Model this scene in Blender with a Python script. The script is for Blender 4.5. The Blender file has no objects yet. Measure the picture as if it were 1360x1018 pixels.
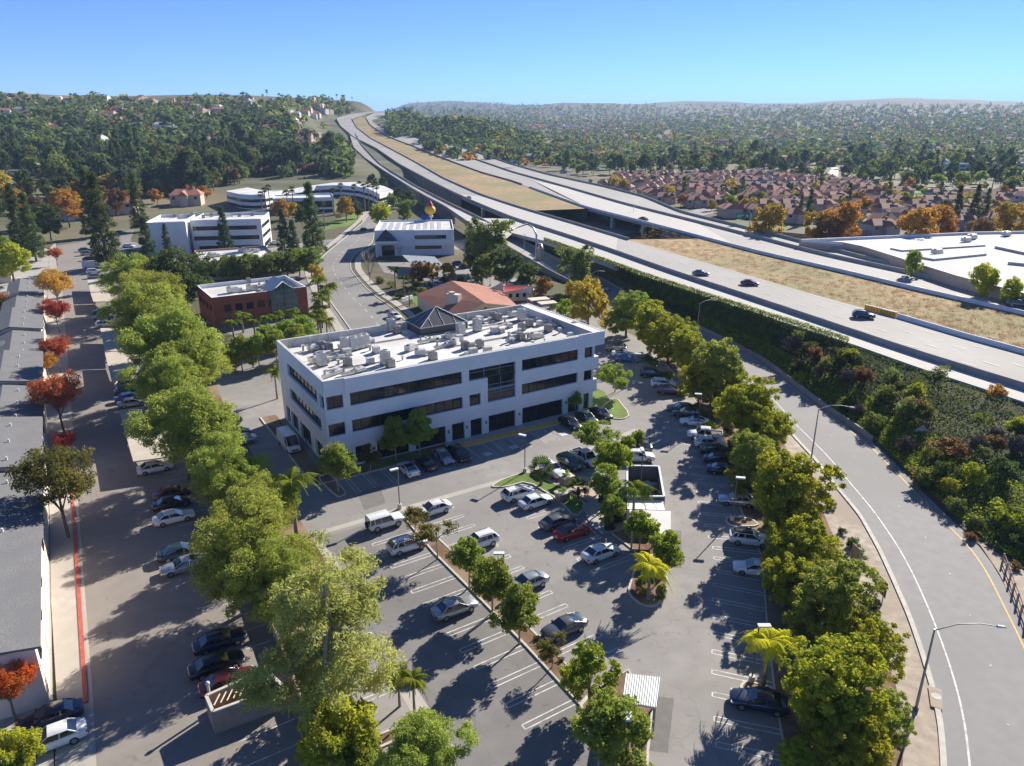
import bpy, bmesh, math, random
import numpy as np
from mathutils import Vector, Matrix
R = math.radians
random.seed(7); rng = np.random.default_rng(11)
S = bpy.context.scene
COL = S.collection
# ---------------------------------------------------------------- camera
CAM_H = 47.0; FPX = 962.0; TILT = R(19.67); CX, CY = 680.0, 509.0
cam_d = bpy.data.cameras.new('camera'); cam = bpy.data.objects.new('camera', cam_d); COL.objects.link(cam)
cam.location = (0, 0, CAM_H); cam.rotation_euler = (R(90) - TILT, 0, 0)
cam_d.sensor_width = 36; cam_d.lens = FPX / 1360 * 36; cam_d.clip_start = 1; cam_d.clip_end = 40000
S.camera = cam
# ---------------------------------------------------------------- sun and sky
SUN_EL = R(28.5); SUN_X, SUN_Y = 0.609, 0.793          # towards the sun, seen from above
w = bpy.data.worlds.new('World'); S.world = w; w.use_nodes = True
nt = w.node_tree; bg = nt.nodes['Background']
sky = nt.nodes.new('ShaderNodeTexSky'); sky.sky_type = 'NISHITA'; sky.sun_disc = False
sky.sun_elevation = SUN_EL; sky.sun_rotation = math.atan2(SUN_X, SUN_Y)
sky.air_density = 0.6; sky.dust_density = 0.0; sky.ozone_density = 4.0; sky.altitude = 1500
sm_ = nt.nodes.new('ShaderNodeMix'); sm_.data_type = 'RGBA'; sm_.blend_type = 'MULTIPLY'; sm_.inputs[0].default_value = 1; sm_.inputs[7].default_value = (.56, .70, .91, 1)
nt.links.new(sky.outputs[0], sm_.inputs[6]); nt.links.new(sm_.outputs[2], bg.inputs[0]); bg.inputs[1].default_value = 0.079
sun_d = bpy.data.lights.new('sun', 'SUN'); sun_d.energy = 4.1; sun_d.angle = R(0.5); sun_d.color = (1.0, 0.93, 0.82)
sun = bpy.data.objects.new('sun', sun_d); COL.objects.link(sun)
sv = Vector((SUN_X * math.cos(SUN_EL), SUN_Y * math.cos(SUN_EL), math.sin(SUN_EL)))
sun.rotation_euler = sv.to_track_quat('Z', 'Y').to_euler(); sun.location = sv * 300
S.view_settings.view_transform = 'Standard'; S.view_settings.look = 'None'
S.view_settings.exposure = 1.35; S.view_settings.gamma = 1
S.cycles.max_bounces = 5; S.cycles.diffuse_bounces = 3; S.cycles.glossy_bounces = 2
S.cycles.transmission_bounces = 2; S.cycles.transparent_max_bounces = 4; S.cycles.volume_bounces = 0
# ---------------------------------------------------------------- survey: photo pixel + height -> place
def G(px, py, z=0.0):
    u = (px - CX) / FPX; v = (py - CY) / FPX
    dy = math.cos(TILT) - v * math.sin(TILT); dz = -math.sin(TILT) - v * math.cos(TILT)
    t = (z - CAM_H) / dz
    return (u * t, dy * t)
def G3(px, py, z=0.0):
    x, y = G(px, py, z); return (x, y, z)
def lerp_table(T, v): return float(np.interp(v, [a for a, b in T], [b for a, b in T]))
# height of the freeway by distance
HWT = [(0, 6.5), (480, 6.5), (600, 8), (700, 11), (850, 17), (1000, 26), (1150, 37), (1300, 51), (1450, 66), (1600, 80), (1750, 84), (2500, 70)]
def ray(px, py):
    u = (px - CX) / FPX; v = (py - CY) / FPX
    return u, math.cos(TILT) - v * math.sin(TILT), -math.sin(TILT) - v * math.cos(TILT)
def march(px, py, zf, y0=40, y1=14000):
    dx, dy, dz = ray(px, py); t = y0 / dy; last = t
    while t * dy < y1:
        if CAM_H + dz * t < zf(dx * t, dy * t):
            a, b = last, t
            for _ in range(18):
                m = (a + b) / 2
                if CAM_H + dz * m < zf(dx * m, dy * m): b = m
                else: a = m
            return (dx * b, dy * b, zf(dx * b, dy * b))
        last = t; t *= 1.012
    return None
def HP(px, py):
    p = march(px, py, lambda x, y: lerp_table(HWT, y))
    return p if p else (G(px, py, 0) + (0,))
# ---------------------------------------------------------------- materials
MATS = {}
def mat(name, rgb, rough=0.8, amt=0.12, scale=2.0, metal=0.0, bump=0.0, spec=0.3, scale2=None, rgb2=None, coat=0.0, thr=0.5, wid=0.12, cracks=False):
    if name in MATS: return MATS[name]
    m = bpy.data.materials.new(name); m.use_nodes = True; n = m.node_tree; b = n.nodes['Principled BSDF']
    b.inputs['Roughness'].default_value = rough; b.inputs['Metallic'].default_value = metal
    b.inputs['Specular IOR Level'].default_value = spec
    b.inputs['Coat Weight'].default_value = coat
    if amt > 0 or rgb2:
        tc = n.nodes.new('ShaderNodeTexCoord'); nz = n.nodes.new('ShaderNodeTexNoise'); nz.inputs['Scale'].default_value = scale
        nz.inputs['Detail'].default_value = 6; n.links.new(tc.outputs['Object'], nz.inputs['Vector'])
        cr = n.nodes.new('ShaderNodeValToRGB'); n.links.new(nz.outputs['Fac'], cr.inputs[0])
        cr.color_ramp.elements[0].position = 0.32; cr.color_ramp.elements[1].position = 0.68
        cr.color_ramp.elements[0].color = tuple(max(0, c * (1 - amt)) for c in rgb) + (1,)
        cr.color_ramp.elements[1].color = tuple(c * (1 + amt) for c in rgb) + (1,)
        out = cr.outputs[0]
        if rgb2:
            n2 = n.nodes.new('ShaderNodeTexNoise'); n2.inputs['Scale'].default_value = scale2 or scale * .1; n2.inputs['Detail'].default_value = 4
            n.links.new(tc.outputs['Object'], n2.inputs['Vector'])
            c2 = n.nodes.new('ShaderNodeValToRGB'); n.links.new(n2.outputs['Fac'], c2.inputs[0])
            c2.color_ramp.elements[0].position = thr - wid; c2.color_ramp.elements[1].position = thr + wid
            mx = n.nodes.new('ShaderNodeMix'); mx.data_type = 'RGBA'
            n.links.new(c2.outputs[0], mx.inputs[0]); n.links.new(out, mx.inputs[6]); mx.inputs[7].default_value = tuple(rgb2) + (1,)
            out = mx.outputs[2]
        if cracks:      # sealed cracks and darker stains
            vo = n.nodes.new('ShaderNodeTexVoronoi'); vo.feature = 'DISTANCE_TO_EDGE'; vo.inputs['Scale'].default_value = .11
            nd = n.nodes.new('ShaderNodeTexNoise'); nd.inputs['Scale'].default_value = .35; nd.inputs['Detail'].default_value = 5
            n.links.new(tc.outputs['Object'], nd.inputs['Vector']); va = n.nodes.new('ShaderNodeVectorMath'); va.operation = 'MULTIPLY_ADD'; va.inputs[1].default_value = (9, 9, 0)
            n.links.new(nd.outputs['Color'], va.inputs[0]); n.links.new(tc.outputs['Object'], va.inputs[2]); n.links.new(va.outputs[0], vo.inputs['Vector'])
            c3 = n.nodes.new('ShaderNodeValToRGB'); c3.color_ramp.elements[0].position = .0; c3.color_ramp.elements[1].position = .014; c3.color_ramp.elements[0].color = (.62, .62, .62, 1); c3.color_ramp.elements[1].color = (1, 1, 1, 1)
            n.links.new(vo.outputs['Distance'], c3.inputs[0]); m1 = n.nodes.new('ShaderNodeMix'); m1.data_type = 'RGBA'; m1.blend_type = 'MULTIPLY'; m1.inputs[0].default_value = .4
            n.links.new(out, m1.inputs[6]); n.links.new(c3.outputs[0], m1.inputs[7]); out = m1.outputs[2]
            ns = n.nodes.new('ShaderNodeTexNoise'); ns.inputs['Scale'].default_value = .9; ns.inputs['Detail'].default_value = 2; n.links.new(tc.outputs['Object'], ns.inputs['Vector'])
            c4 = n.nodes.new('ShaderNodeValToRGB'); c4.color_ramp.elements[0].position = .66; c4.color_ramp.elements[1].position = .74; c4.color_ramp.elements[0].color = (1, 1, 1, 1); c4.color_ramp.elements[1].color = (.74, .73, .72, 1)
            n.links.new(ns.outputs['Fac'], c4.inputs[0]); m3 = n.nodes.new('ShaderNodeMix'); m3.data_type = 'RGBA'; m3.blend_type = 'MULTIPLY'; m3.inputs[0].default_value = 1
            n.links.new(out, m3.inputs[6]); n.links.new(c4.outputs[0], m3.inputs[7]); out = m3.outputs[2]
        n.links.new(out, b.inputs['Base Color'])
        if bump > 0:
            bp = n.nodes.new('ShaderNodeBump'); bp.inputs['Strength'].default_value = bump; bp.inputs['Distance'].default_value = 0.1
            n.links.new(nz.outputs['Fac'], bp.inputs['Height']); n.links.new(bp.outputs[0], b.inputs['Normal'])
    else: b.inputs['Base Color'].default_value = tuple(rgb) + (1,)
    MATS[name] = m; return m
def leafmat(name, rgb, rgb2, var=0.25, scale=0.35, trans=0.5):
    m = bpy.data.materials.new(name); m.use_nodes = True; n = m.node_tree; n.nodes.remove(n.nodes['Principled BSDF'])
    out = n.nodes['Material Output']; df = n.nodes.new('ShaderNodeBsdfDiffuse'); tr = n.nodes.new('ShaderNodeBsdfTranslucent')
    mx = n.nodes.new('ShaderNodeMixShader'); mx.inputs[0].default_value = trans
    tc = n.nodes.new('ShaderNodeTexCoord'); nz = n.nodes.new('ShaderNodeTexNoise'); nz.inputs['Scale'].default_value = scale; nz.inputs['Detail'].default_value = 5
    n.links.new(tc.outputs['Object'], nz.inputs['Vector'])
    cm = n.nodes.new('ShaderNodeMix'); cm.data_type = 'RGBA'; cm.inputs[6].default_value = tuple(rgb) + (1,); cm.inputs[7].default_value = tuple(rgb2) + (1,)
    mr = n.nodes.new('ShaderNodeMapRange'); mr.inputs[1].default_value = .35; mr.inputs[2].default_value = .65
    n.links.new(nz.outputs['Fac'], mr.inputs[0]); n.links.new(mr.outputs[0], cm.inputs[0])
    oi = n.nodes.new('ShaderNodeObjectInfo'); hs = n.nodes.new('ShaderNodeHueSaturation')
    m2 = n.nodes.new('ShaderNodeMapRange'); m2.inputs[3].default_value = 1 - var; m2.inputs[4].default_value = 1 + var
    n.links.new(oi.outputs['Random'], m2.inputs[0]); n.links.new(m2.outputs[0], hs.inputs['Value'])
    m3 = n.nodes.new('ShaderNodeMapRange'); m3.inputs[3].default_value = .485; m3.inputs[4].default_value = .515
    n.links.new(oi.outputs['Random'], m3.inputs[0]); n.links.new(m3.outputs[0], hs.inputs['Hue'])
    n.links.new(cm.outputs[2], hs.inputs['Color']); n.links.new(hs.outputs[0], df.inputs[0]); n.links.new(hs.outputs[0], tr.inputs[0])
    n.links.new(df.outputs[0], mx.inputs[1]); n.links.new(tr.outputs[0], mx.inputs[2]); n.links.new(mx.outputs[0], out.inputs[0])
    MATS[name] = m; return m
def M(n): return MATS[n]
# ---------------------------------------------------------------- mesh builder
class MB:
    def __init__(s): s.v = []; s.f = []; s.mi = []; s.sm = []
    def add(s, vs, fs, mi=0, smooth=False):
        k = len(s.v); s.v += [tuple(p) for p in vs]
        for f in fs: s.f.append([k + i for i in f]); s.mi.append(mi); s.sm.append(smooth)
        return s
    def box(s, x0, x1, y0, y1, z0, z1, mi=0, T=None):
        vs = [(x, y, z) for z in (z0, z1) for x, y in ((x0, y0), (x1, y0), (x1, y1), (x0, y1))]
        if T: vs = [T(*p) for p in vs]
        return s.add(vs, [(3, 2, 1, 0), (4, 5, 6, 7), (0, 1, 5, 4), (1, 2, 6, 5), (2, 3, 7, 6), (3, 0, 4, 7)], mi)
    def rbox(s, cx, cy, z0, z1, lx, ly, yaw, mi=0):
        c, n = math.cos(yaw), math.sin(yaw)
        return s.box(-lx / 2, lx / 2, -ly / 2, ly / 2, z0, z1, mi, T=lambda x, y, z: (cx + x * c - y * n, cy + x * n + y * c, z))
    def poly(s, pts, z=None, mi=0):
        return s.add([(p[0], p[1], p[2] if z is None else z) for p in pts], [tuple(range(len(pts)))], mi)
    def prism(s, pts, z0, z1, mi=0, top=True):
        n = len(pts); a = sum(pts[i][0] * pts[(i + 1) % n][1] - pts[(i + 1) % n][0] * pts[i][1] for i in range(n))
        if a < 0: pts = pts[::-1]
        vs = [(p[0], p[1], z0) for p in pts] + [(p[0], p[1], z1) for p in pts]
        fs = [(i, (i + 1) % n, n + (i + 1) % n, n + i) for i in range(n)]
        if top: fs += [tuple(range(n, 2 * n)), tuple(range(n))[::-1]]
        return s.add(vs, fs, mi)
    def tube(s, pts, rad, n=8, mi=0, cap=True):
        pts = [Vector(p) for p in pts]; rad = rad if isinstance(rad, (list, tuple)) else [rad] * len(pts); vs = []
        for i, p in enumerate(pts):
            d = (pts[min(i + 1, len(pts) - 1)] - pts[max(i - 1, 0)]).normalized()
            a = d.cross(Vector((0, 0, 1)) if abs(d.z) < .9 else Vector((1, 0, 0))).normalized(); b = d.cross(a)
            for k in range(n):
                t = 2 * math.pi * k / n; q = p + (a * math.cos(t) + b * math.sin(t)) * rad[i]; vs.append(tuple(q))
        fs = [(i * n + k, i * n + (k + 1) % n, (i + 1) * n + (k + 1) % n, (i + 1) * n + k) for i in range(len(pts) - 1) for k in range(n)]
        s.add(vs, fs, mi, True)
        if cap: s.add([vs[k] for k in range(n)], [tuple(range(n))], mi); s.add([vs[-n + k] for k in range(n)], [tuple(range(n))[::-1]], mi)
        return s
    def build(s, name, mats, parent=None, loc=None):
        me = bpy.data.meshes.new(name); me.from_pydata(s.v, [], s.f)
        mats = mats if isinstance(mats, (list, tuple)) else [mats]
        for m in mats: me.materials.append(M(m) if isinstance(m, str) else m)
        me.polygons.foreach_set('material_index', s.mi); me.polygons.foreach_set('use_smooth', s.sm); me.update()
        o = bpy.data.objects.new(name, me); COL.objects.link(o)
        if parent: o.parent = parent
        if loc: o.location = loc
        return o
def tag(o, label=None, cat=None, group=None, kind=None):
    if label: o['label'] = label
    if cat: o['category'] = cat
    if group: o['group'] = group
    if kind: o['kind'] = kind
    return o
def thing(name, label, cat, loc=(0, 0, 0), rotz=0.0, group=None, scale=None):
    o = bpy.data.objects.new(name, None); COL.objects.link(o); o.location = loc; o.rotation_euler = (0, 0, rotz)
    o.empty_display_size = .3
    if scale: o.scale = scale
    return tag(o, label, cat, group)
def struct(name, mb, mats): return tag(mb.build(name, mats), kind='structure')
def kids(o): return KID.get(o.name, None) or [c for c in bpy.data.objects if c.parent == o]
KID = {}
def copy_tree(root, loc, rotz=0.0, scale=None, label=None, group=None, cat=None):
    def cp(o, par):
        c = o.copy(); COL.objects.link(c); c.parent = par
        if o.name not in KID: KID[o.name] = [k for k in bpy.data.objects if k.parent == o]
        for k in KID[o.name]: cp(k, c)
        return c
    r = cp(root, None); r.location = loc; r.rotation_euler = (0, 0, rotz)
    if scale is not None: r.scale = scale if isinstance(scale, (tuple, list)) else (scale,) * 3
    tag(r, label, cat, group); return r
def quads_obj(name, V, mats, mi=None, parent=None, smooth=False, k=4):
    """V: (n, k, 3) array of separate faces"""
    n = len(V); me = bpy.data.meshes.new(name); me.vertices.add(n * k); me.vertices.foreach_set('co', V.reshape(-1).astype(np.float32))
    me.loops.add(n * k); me.loops.foreach_set('vertex_index', np.arange(n * k, dtype=np.int32))
    me.polygons.add(n); me.polygons.foreach_set('loop_start', np.arange(0, n * k, k, dtype=np.int32)); me.polygons.foreach_set('loop_total', np.full(n, k, dtype=np.int32))
    for m in (mats if isinstance(mats, (list, tuple)) else [mats]): me.materials.append(M(m) if isinstance(m, str) else m)
    if mi is not None: me.polygons.foreach_set('material_index', mi.astype(np.int32))
    me.update(calc_edges=True)
    o = bpy.data.objects.new(name, me); COL.objects.link(o)
    if parent: o.parent = parent
    return o
ORD = 'first second third fourth fifth sixth seventh eighth ninth tenth eleventh twelfth thirteenth fourteenth fifteenth sixteenth'.split()
# yaw of the office park grid
YAW = R(31.8)
UX, UY = math.cos(YAW), math.sin(YAW)
# ================================================================ SETTING: terrain, roads, lots
mat('soil', (.115, .095, .06), .95, .35, .25, rgb2=(.07, .085, .03), scale2=.03)
mat('dry_grass', (.30, .215, .105), .95, .3, .25, rgb2=(.17, .17, .06), scale2=.045, bump=.4)
mat('valley_ground', (.10, .105, .055), .95, .45, .03, rgb2=(.19, .15, .09), scale2=.008, thr=.58, wid=.07)
mat('asphalt', (.285, .267, .25), .88, .10, .5, rgb2=(.225, .212, .198), scale2=.045, bump=.15, cracks=True)
mat('asphalt_patch', (.17, .16, .15), .9, .1, 1.5)
mat('alley_asphalt', (.26, .235, .21), .88, .10, .6, rgb2=(.24, .215, .19), scale2=.06, bump=.15, cracks=True)
mat('ramp_asphalt', (.275, .265, .255), .88, .07, .8, rgb2=(.245, .237, .228), scale2=.05, bump=.15)
mat('street_asphalt', (.25, .24, .225), .88, .08, .6, rgb2=(.21, .20, .19), scale2=.05)
mat('freeway_concrete', (.355, .335, .31), .85, .07, .6, rgb2=(.30, .287, .265), scale2=.04)
mat('deck_concrete', (.45, .425, .39), .85, .06, .4, rgb2=(.44, .43, .40), scale2=.05)
mat('concrete', (.42, .39, .345), .85, .1, 1.0, rgb2=(.38, .355, .31), scale2=.15)
mat('kerb', (.50, .475, .42), .85, .12, 1.5)
mat('barrier_grey', (.30, .285, .265), .85, .12, .3)
mat('barrier_white', (.66, .67, .68), .8, .08, .3)
mat('paint_white', (.60, .60, .57), .7, .15, 3.0, rgb2=(.36, .345, .33), scale2=1.3, thr=.56, wid=.1)
mat('paint_yellow', (.62, .38, .07), .7, .15, 3.0)
mat('paint_red', (.42, .10, .075), .75, .2, 2.0)
mat('paint_blue', (.12, .25, .42), .75, .1, 2.0)
mat('paint_orange', (.75, .38, .04), .7, .1, 2.0)
mat('mulch', (.15, .085, .05), .95, .3, 1.2, rgb2=(.26, .19, .12), scale2=.2, bump=.3)
mat('gravel', (.42, .36, .29), .95, .25, 1.0, rgb2=(.34, .28, .22), scale2=.15, bump=.4)
mat('lawn', (.14, .22, .035), .95, .25, .8, rgb2=(.10, .15, .03), scale2=.15, bump=.3)
mat('pavers', (.40, .27, .21), .85, .12, 1.5, rgb2=(.46, .36, .29), scale2=.4)

# --- freeway centre line for the terrain to follow
CL = [HP(*p) for p in [(520, 150), (480, 154), (455, 162), (478, 180), (510, 196), (548, 212), (585, 228), (630, 248), (690, 268), (770, 290), (860, 318), (960, 345), (1080, 382), (1230, 420), (1360, 462)]]
CLa = np.array(CL)
def cl_dist(X, Y):
    best = np.full(X.shape, 1e9); zz = np.zeros(X.shape)
    for a, b in zip(CLa, CLa[1:]):
        vx, vy = b[0] - a[0], b[1] - a[1]; t = ((X - a[0]) * vx + (Y - a[1]) * vy) / (vx * vx + vy * vy); t = np.clip(t, 0, 1)
        d = np.hypot(a[0] + t * vx - X, a[1] + t * vy - Y); m = d < best
        best = np.where(m, d, best); zz = np.where(m, a[2] + t * (b[2] - a[2]), zz)
    return best, zz
LT = [(0, 0), (430, 0), (620, 6), (750, 20), (900, 39), (1100, 61), (1300, 86), (1500, 92), (3000, 70), (14000, 60)]
RT = [(0, 0), (1000, 0), (1500, 7), (2500, 34), (4000, 92), (6000, 190), (7500, 205), (14000, 150)]
def sm(a, b, v): t = np.clip((v - a) / (b - a), 0, 1); return t * t * (3 - 2 * t)
def ZA(X, Y):
    X = np.asarray(X, float); Y = np.asarray(Y, float)
    r = np.hypot(X, Y); be = np.degrees(np.arctan2(X, Y))
    wl = 1 - sm(-11.5, -7.0, be)
    z = wl * np.interp(r, *zip(*LT)) + (1 - wl) * np.interp(r, *zip(*RT))
    z += np.sin(X * .011 + 1) * np.cos(Y * .009) * 5 * sm(600, 1200, r) + np.sin(X * .0031) * np.cos(Y * .0021 + 2) * 30 * sm(2500, 5000, r)
    # wooded knoll beyond the freeway bend and the dry slope at far left
    z += 46 * np.exp(-((X + 90) ** 2 / 130 ** 2 + (Y - 1240) ** 2 / 260 ** 2)) * (1 - .0 * wl)
    z += 34 * np.exp(-((X + 385) ** 2 / 85 ** 2 + (Y - 390) ** 2 / 100 ** 2))
    d, zh = cl_dist(X, Y)
    k = 1 - sm(35, 110, d); k = k * sm(560, 680, Y)
    z = z * (1 - k) + (zh - 1.2) * k
    return z
def ZS(x, y): return float(ZA(np.array([x]), np.array([y]))[0])
# terrain sheet, a fan reaching the horizon
bs = np.radians(np.linspace(-88, 88, 353)); rs = np.concatenate([np.linspace(2, 60, 8), np.geomspace(70, 13500, 230)])
BB, RR = np.meshgrid(bs, rs); X = RR * np.sin(BB); Y = RR * np.cos(BB) - 6
Z = ZA(X, Y) - .06
V = np.stack([X, Y, Z], -1).reshape(-1, 3); nb = len(bs); fs = []
idx = np.arange(len(V)).reshape(X.shape)
F4 = np.stack([idx[:-1, :-1], idx[:-1, 1:], idx[1:, 1:], idx[1:, :-1]], -1).reshape(-1, 4)
me = bpy.data.meshes.new('terrain'); me.from_pydata(V.tolist(), [], F4[:, ::-1].tolist()); me.materials.append(M('valley_ground')); me.polygons.foreach_set('use_smooth', [True] * len(me.polygons)); me.update()
o = bpy.data.objects.new('terrain', me); COL.objects.link(o); tag(o, kind='structure')
tm = M('valley_ground')
back = MB().poly([(-900, -6, -.06), (900, -6, -.06), (900, -700, -.06), (-900, -700, -.06)][::-1]); struct('ground', back, 'valley_ground')
ZG = ZA(X, Y)
_lr = np.log(rs); _db = float(bs[1] - bs[0])
def ZQ(x, y):
    x = np.asarray(x, float); y = np.asarray(y, float) + 6; r = np.hypot(x, y); b = np.arctan2(x, y)
    fi = np.interp(r, rs, np.arange(len(rs))); fj = np.clip((b - bs[0]) / _db, 0, len(bs) - 1.001); i = np.minimum(fi.astype(int), len(rs) - 2); j = fj.astype(int); u = fi - i; v = fj - j
    return (ZG[i, j] * (1 - u) * (1 - v) + ZG[i + 1, j] * u * (1 - v) + ZG[i, j + 1] * (1 - u) * v + ZG[i + 1, j + 1] * u * v)
_ty = np.geomspace(40, 13000, 1500)
def TP(px, py):
    dx, dy, dz = ray(px, py); t = _ty / dy; h = CAM_H + dz * t - ZQ(dx * t, dy * t); k = np.argmax(h < 0)
    if h[k] >= 0: return None
    f = h[k - 1] / (h[k - 1] - h[k]) if k else 0; tt = t[k - 1] + (t[k] - t[k - 1]) * f; return (float(dx * tt), float(dy * tt), float(ZQ(dx * tt, dy * tt)))
def ZS(x, y): return float(ZQ(x, y))

def resample(L, n):
    L = [Vector(p) for p in L]; d = [0]
    for a, b in zip(L, L[1:]): d.append(d[-1] + (b - a).length)
    out = []
    for i in range(n):
        t = d[-1] * i / (n - 1); k = max(0, min(len(L) - 2, int(np.searchsorted(d, t)) - 1)); f = (t - d[k]) / max(1e-6, d[k + 1] - d[k])
        out.append(L[k].lerp(L[k + 1], max(0, min(1, f))))
    return out
def smooth_line(L, n, it=3):
    P_ = resample(L, n)
    for _ in range(it): P_ = [P_[0]] + [(P_[i - 1] + P_[i] * 2 + P_[i + 1]) / 4 for i in range(1, n - 1)] + [P_[-1]]
    return P_
def strip(mb, A, B, mi=0, dz=0.0):
    n = len(A); vs = [(p.x, p.y, p.z + dz) for p in A] + [(p.x, p.y, p.z + dz) for p in B]
    mb.add(vs, [(i, i + 1, n + i + 1, n + i) for i in range(n - 1)], mi); return mb
def fix_up(mb):
    for k, f in enumerate(mb.f):
        a, b, c = (Vector(mb.v[i]) for i in f[:3])
        if (b - a).cross(c - a).z < 0: mb.f[k] = f[::-1]
    return mb
def flat(pts, z=0.0): return [G(px, py, z) for px, py in pts]
def sheet(name, pix, z, m, kind='structure'):
    mb = MB().poly([(x, y, z) for x, y in flat(pix)]); fix_up(mb); return tag(mb.build(name, m), kind=kind)

# --- car parks
LOTEDGE = [(1060, 1090), (1046, 1018), (1030, 930), (1018, 820), (1012, 740), (985, 680), (975, 640), (955, 590), (925, 535), (900, 500), (868, 468), (842, 446), (800, 428)]
sheet('parking_lot', [(505, 1120)] + [(500, 1018), (455, 905), (446, 768), (412, 712), (392, 680), (345, 620), (300, 545), (285, 505), (330, 470), (520, 452), (700, 400), (800, 420)] + LOTEDGE[::-1], .004, 'asphalt')
sheet('alley', [(118, 1120), (112, 935), (104, 800), (97, 690), (88, 560), (82, 450), (76, 372), (74, 322), (104, 305), (150, 330), (165, 372), (205, 470), (262, 600), (330, 760), (385, 900), (425, 1018), (450, 1120)], .004, 'alley_asphalt')
sheet('pavement', [(70, 1120), (76, 935), (68, 800), (66, 690), (62, 560), (62, 450), (64, 372), (66, 330), (74, 322), (76, 372), (82, 450), (88, 560), (97, 690), (104, 800), (112, 935), (118, 1120)], .05, 'concrete')
sheet('planter_strip', [(425, 1018), (385, 900), (330, 760), (262, 600), (205, 470), (165, 372), (150, 330), (215, 440), (285, 505), (300, 545), (345, 620), (392, 680), (412, 712), (446, 768), (455, 905), (500, 1018), (505, 1120), (450, 1120)], .02, 'mulch')
# red kerb and gutter of the alley
RK = [G3(*p, .0) for p in [(111, 935), (103, 800), (96, 690), (91, 600)]]
mb = MB()
for a, b in zip(RK, RK[1:]):
    d = Vector((b[0] - a[0], b[1] - a[1])); n = Vector((d.y, -d.x)).normalized()
    mb.prism([(a[0], a[1]), (b[0], b[1]), (b[0] + n.x * .35, b[1] + n.y * .35), (a[0] + n.x * .35, a[1] + n.y * .35)], 0, .13)
struct('red_kerb', mb, 'paint_red')
mb = MB()
GK = [G3(*p, .0) for p in [(118, 1060), (113, 935), (105, 800), (98, 690), (93, 600), (84, 450), (79, 380)]]
for a, b in zip(GK, GK[1:]):
    d = Vector((b[0] - a[0], b[1] - a[1])); n = Vector((d.y, -d.x)).normalized()
    mb.poly([(a[0] - n.x * .3, a[1] - n.y * .3, .012), (b[0] - n.x * .3, b[1] - n.y * .3, .012), (b[0] - n.x * -.6, b[1] - n.y * -.6, .012), (a[0] - n.x * -.6, a[1] - n.y * -.6, .012)])
fix_up(mb); struct('gutter', mb, 'concrete')
# concrete drainage strips across the main lot
def line_strip(name, pix, wd, z, m):
    P_ = [Vector(G3(*p, 0)) for p in pix]; mb = MB()
    for a, b in zip(P_, P_[1:]):
        d = (b - a).normalized(); n = Vector((-d.y, d.x, 0)) * wd / 2
        mb.poly([a + n, b + n, b - n, a - n], z)
    fix_up(mb); return struct(name, mb, m)
line_strip('drainage_strip', [(411, 712), (690, 632), (760, 606), (845, 571)], 1.0, .012, 'concrete')
line_strip('drainage_strip', [(412, 712), (446, 760)], 1.6, .016, 'concrete')
line_strip('drainage_strip', [(540, 915), (595, 1000)], 1.5, .012, 'concrete')
sheet('alley_head', [(74, 323), (104, 306), (150, 331), (168, 336), (180, 300), (120, 294), (66, 300), (60, 318)], .02, 'street_asphalt')
mat('bay_asphalt', (.205, .195, .187), .88, .12, .5, rgb2=(.17, .162, .155), scale2=.06, bump=.15, cracks=True)
sheet('bay_surface', [(416, 717), (534, 684), (575, 737), (640, 802), (700, 864), (768, 940), (795, 1000), (745, 1120), (610, 1120), (540, 915), (470, 830), (448, 768)], .007, 'bay_asphalt')
sheet('asphalt_patch', [(865, 705), (905, 705), (905, 755), (858, 752)], .010, 'asphalt_patch')
sheet('asphalt_patch', [(868, 925), (895, 928), (887, 1000), (860, 997)], .010, 'asphalt_patch')
sheet('asphalt_patch', [(475, 655), (505, 646), (512, 668), (484, 678)], .010, 'asphalt_patch')
# kerbed islands
def island(name, pix, fill, kw=.22, h=.15, fz=.11, smoothn=0):
    P_ = flat(pix); a = sum(P_[i][0] * P_[(i + 1) % len(P_)][1] - P_[(i + 1) % len(P_)][0] * P_[i][1] for i in range(len(P_)))
    if a < 0: P_ = P_[::-1]
    if smoothn:
        for _ in range(smoothn):
            Q = []
            for i in range(len(P_)):
                p, q = P_[i], P_[(i + 1) % len(P_)]; Q += [(.8 * p[0] + .2 * q[0], .8 * p[1] + .2 * q[1]), (.2 * p[0] + .8 * q[0], .2 * p[1] + .8 * q[1])]
            P_ = Q
    n = len(P_); cx = sum(p[0] for p in P_) / n; cy = sum(p[1] for p in P_) / n; I = []
    for i in range(n):
        p, q, r_ = Vector(P_[i - 1]), Vector(P_[i]), Vector(P_[(i + 1) % n]); d = ((q - p).normalized() + (r_ - q).normalized())
        d = d.normalized() if d.length > 1e-6 else (r_ - q).normalized(); nn = Vector((-d.y, d.x)); I.append((q.x + nn.x * kw, q.y + nn.y * kw))
    k = MB(); 
    for i in range(n):
        j = (i + 1) % n
        k.add([(*P_[i], 0), (*P_[j], 0), (*P_[j], h), (*P_[i], h)], [(0, 1, 2, 3)]); k.add([(*P_[i], h), (*P_[j], h), (*I[j], h), (*I[i], h)], [(0, 1, 2, 3)])
        k.add([(*I[i], h), (*I[j], h), (*I[j], 0), (*I[i], 0)], [(0, 1, 2, 3)])
    struct('kerb', k, 'kerb'); m = MB().poly([(*p, fz) for p in I]); fix_up(m); return struct(name, m, fill)
ISLA = [(537, 690), (548, 686), (590, 722), (652, 783), (720, 850), (788, 918), (770, 938), (700, 862), (640, 800), (575, 735)]
island('planter_bed', ISLA, 'mulch')
island('planter_bed', [(770, 938), (788, 918), (835, 890), (842, 905), (870, 925), (862, 1000), (858, 1060), (790, 1060), (795, 990)], 'mulch')
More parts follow.
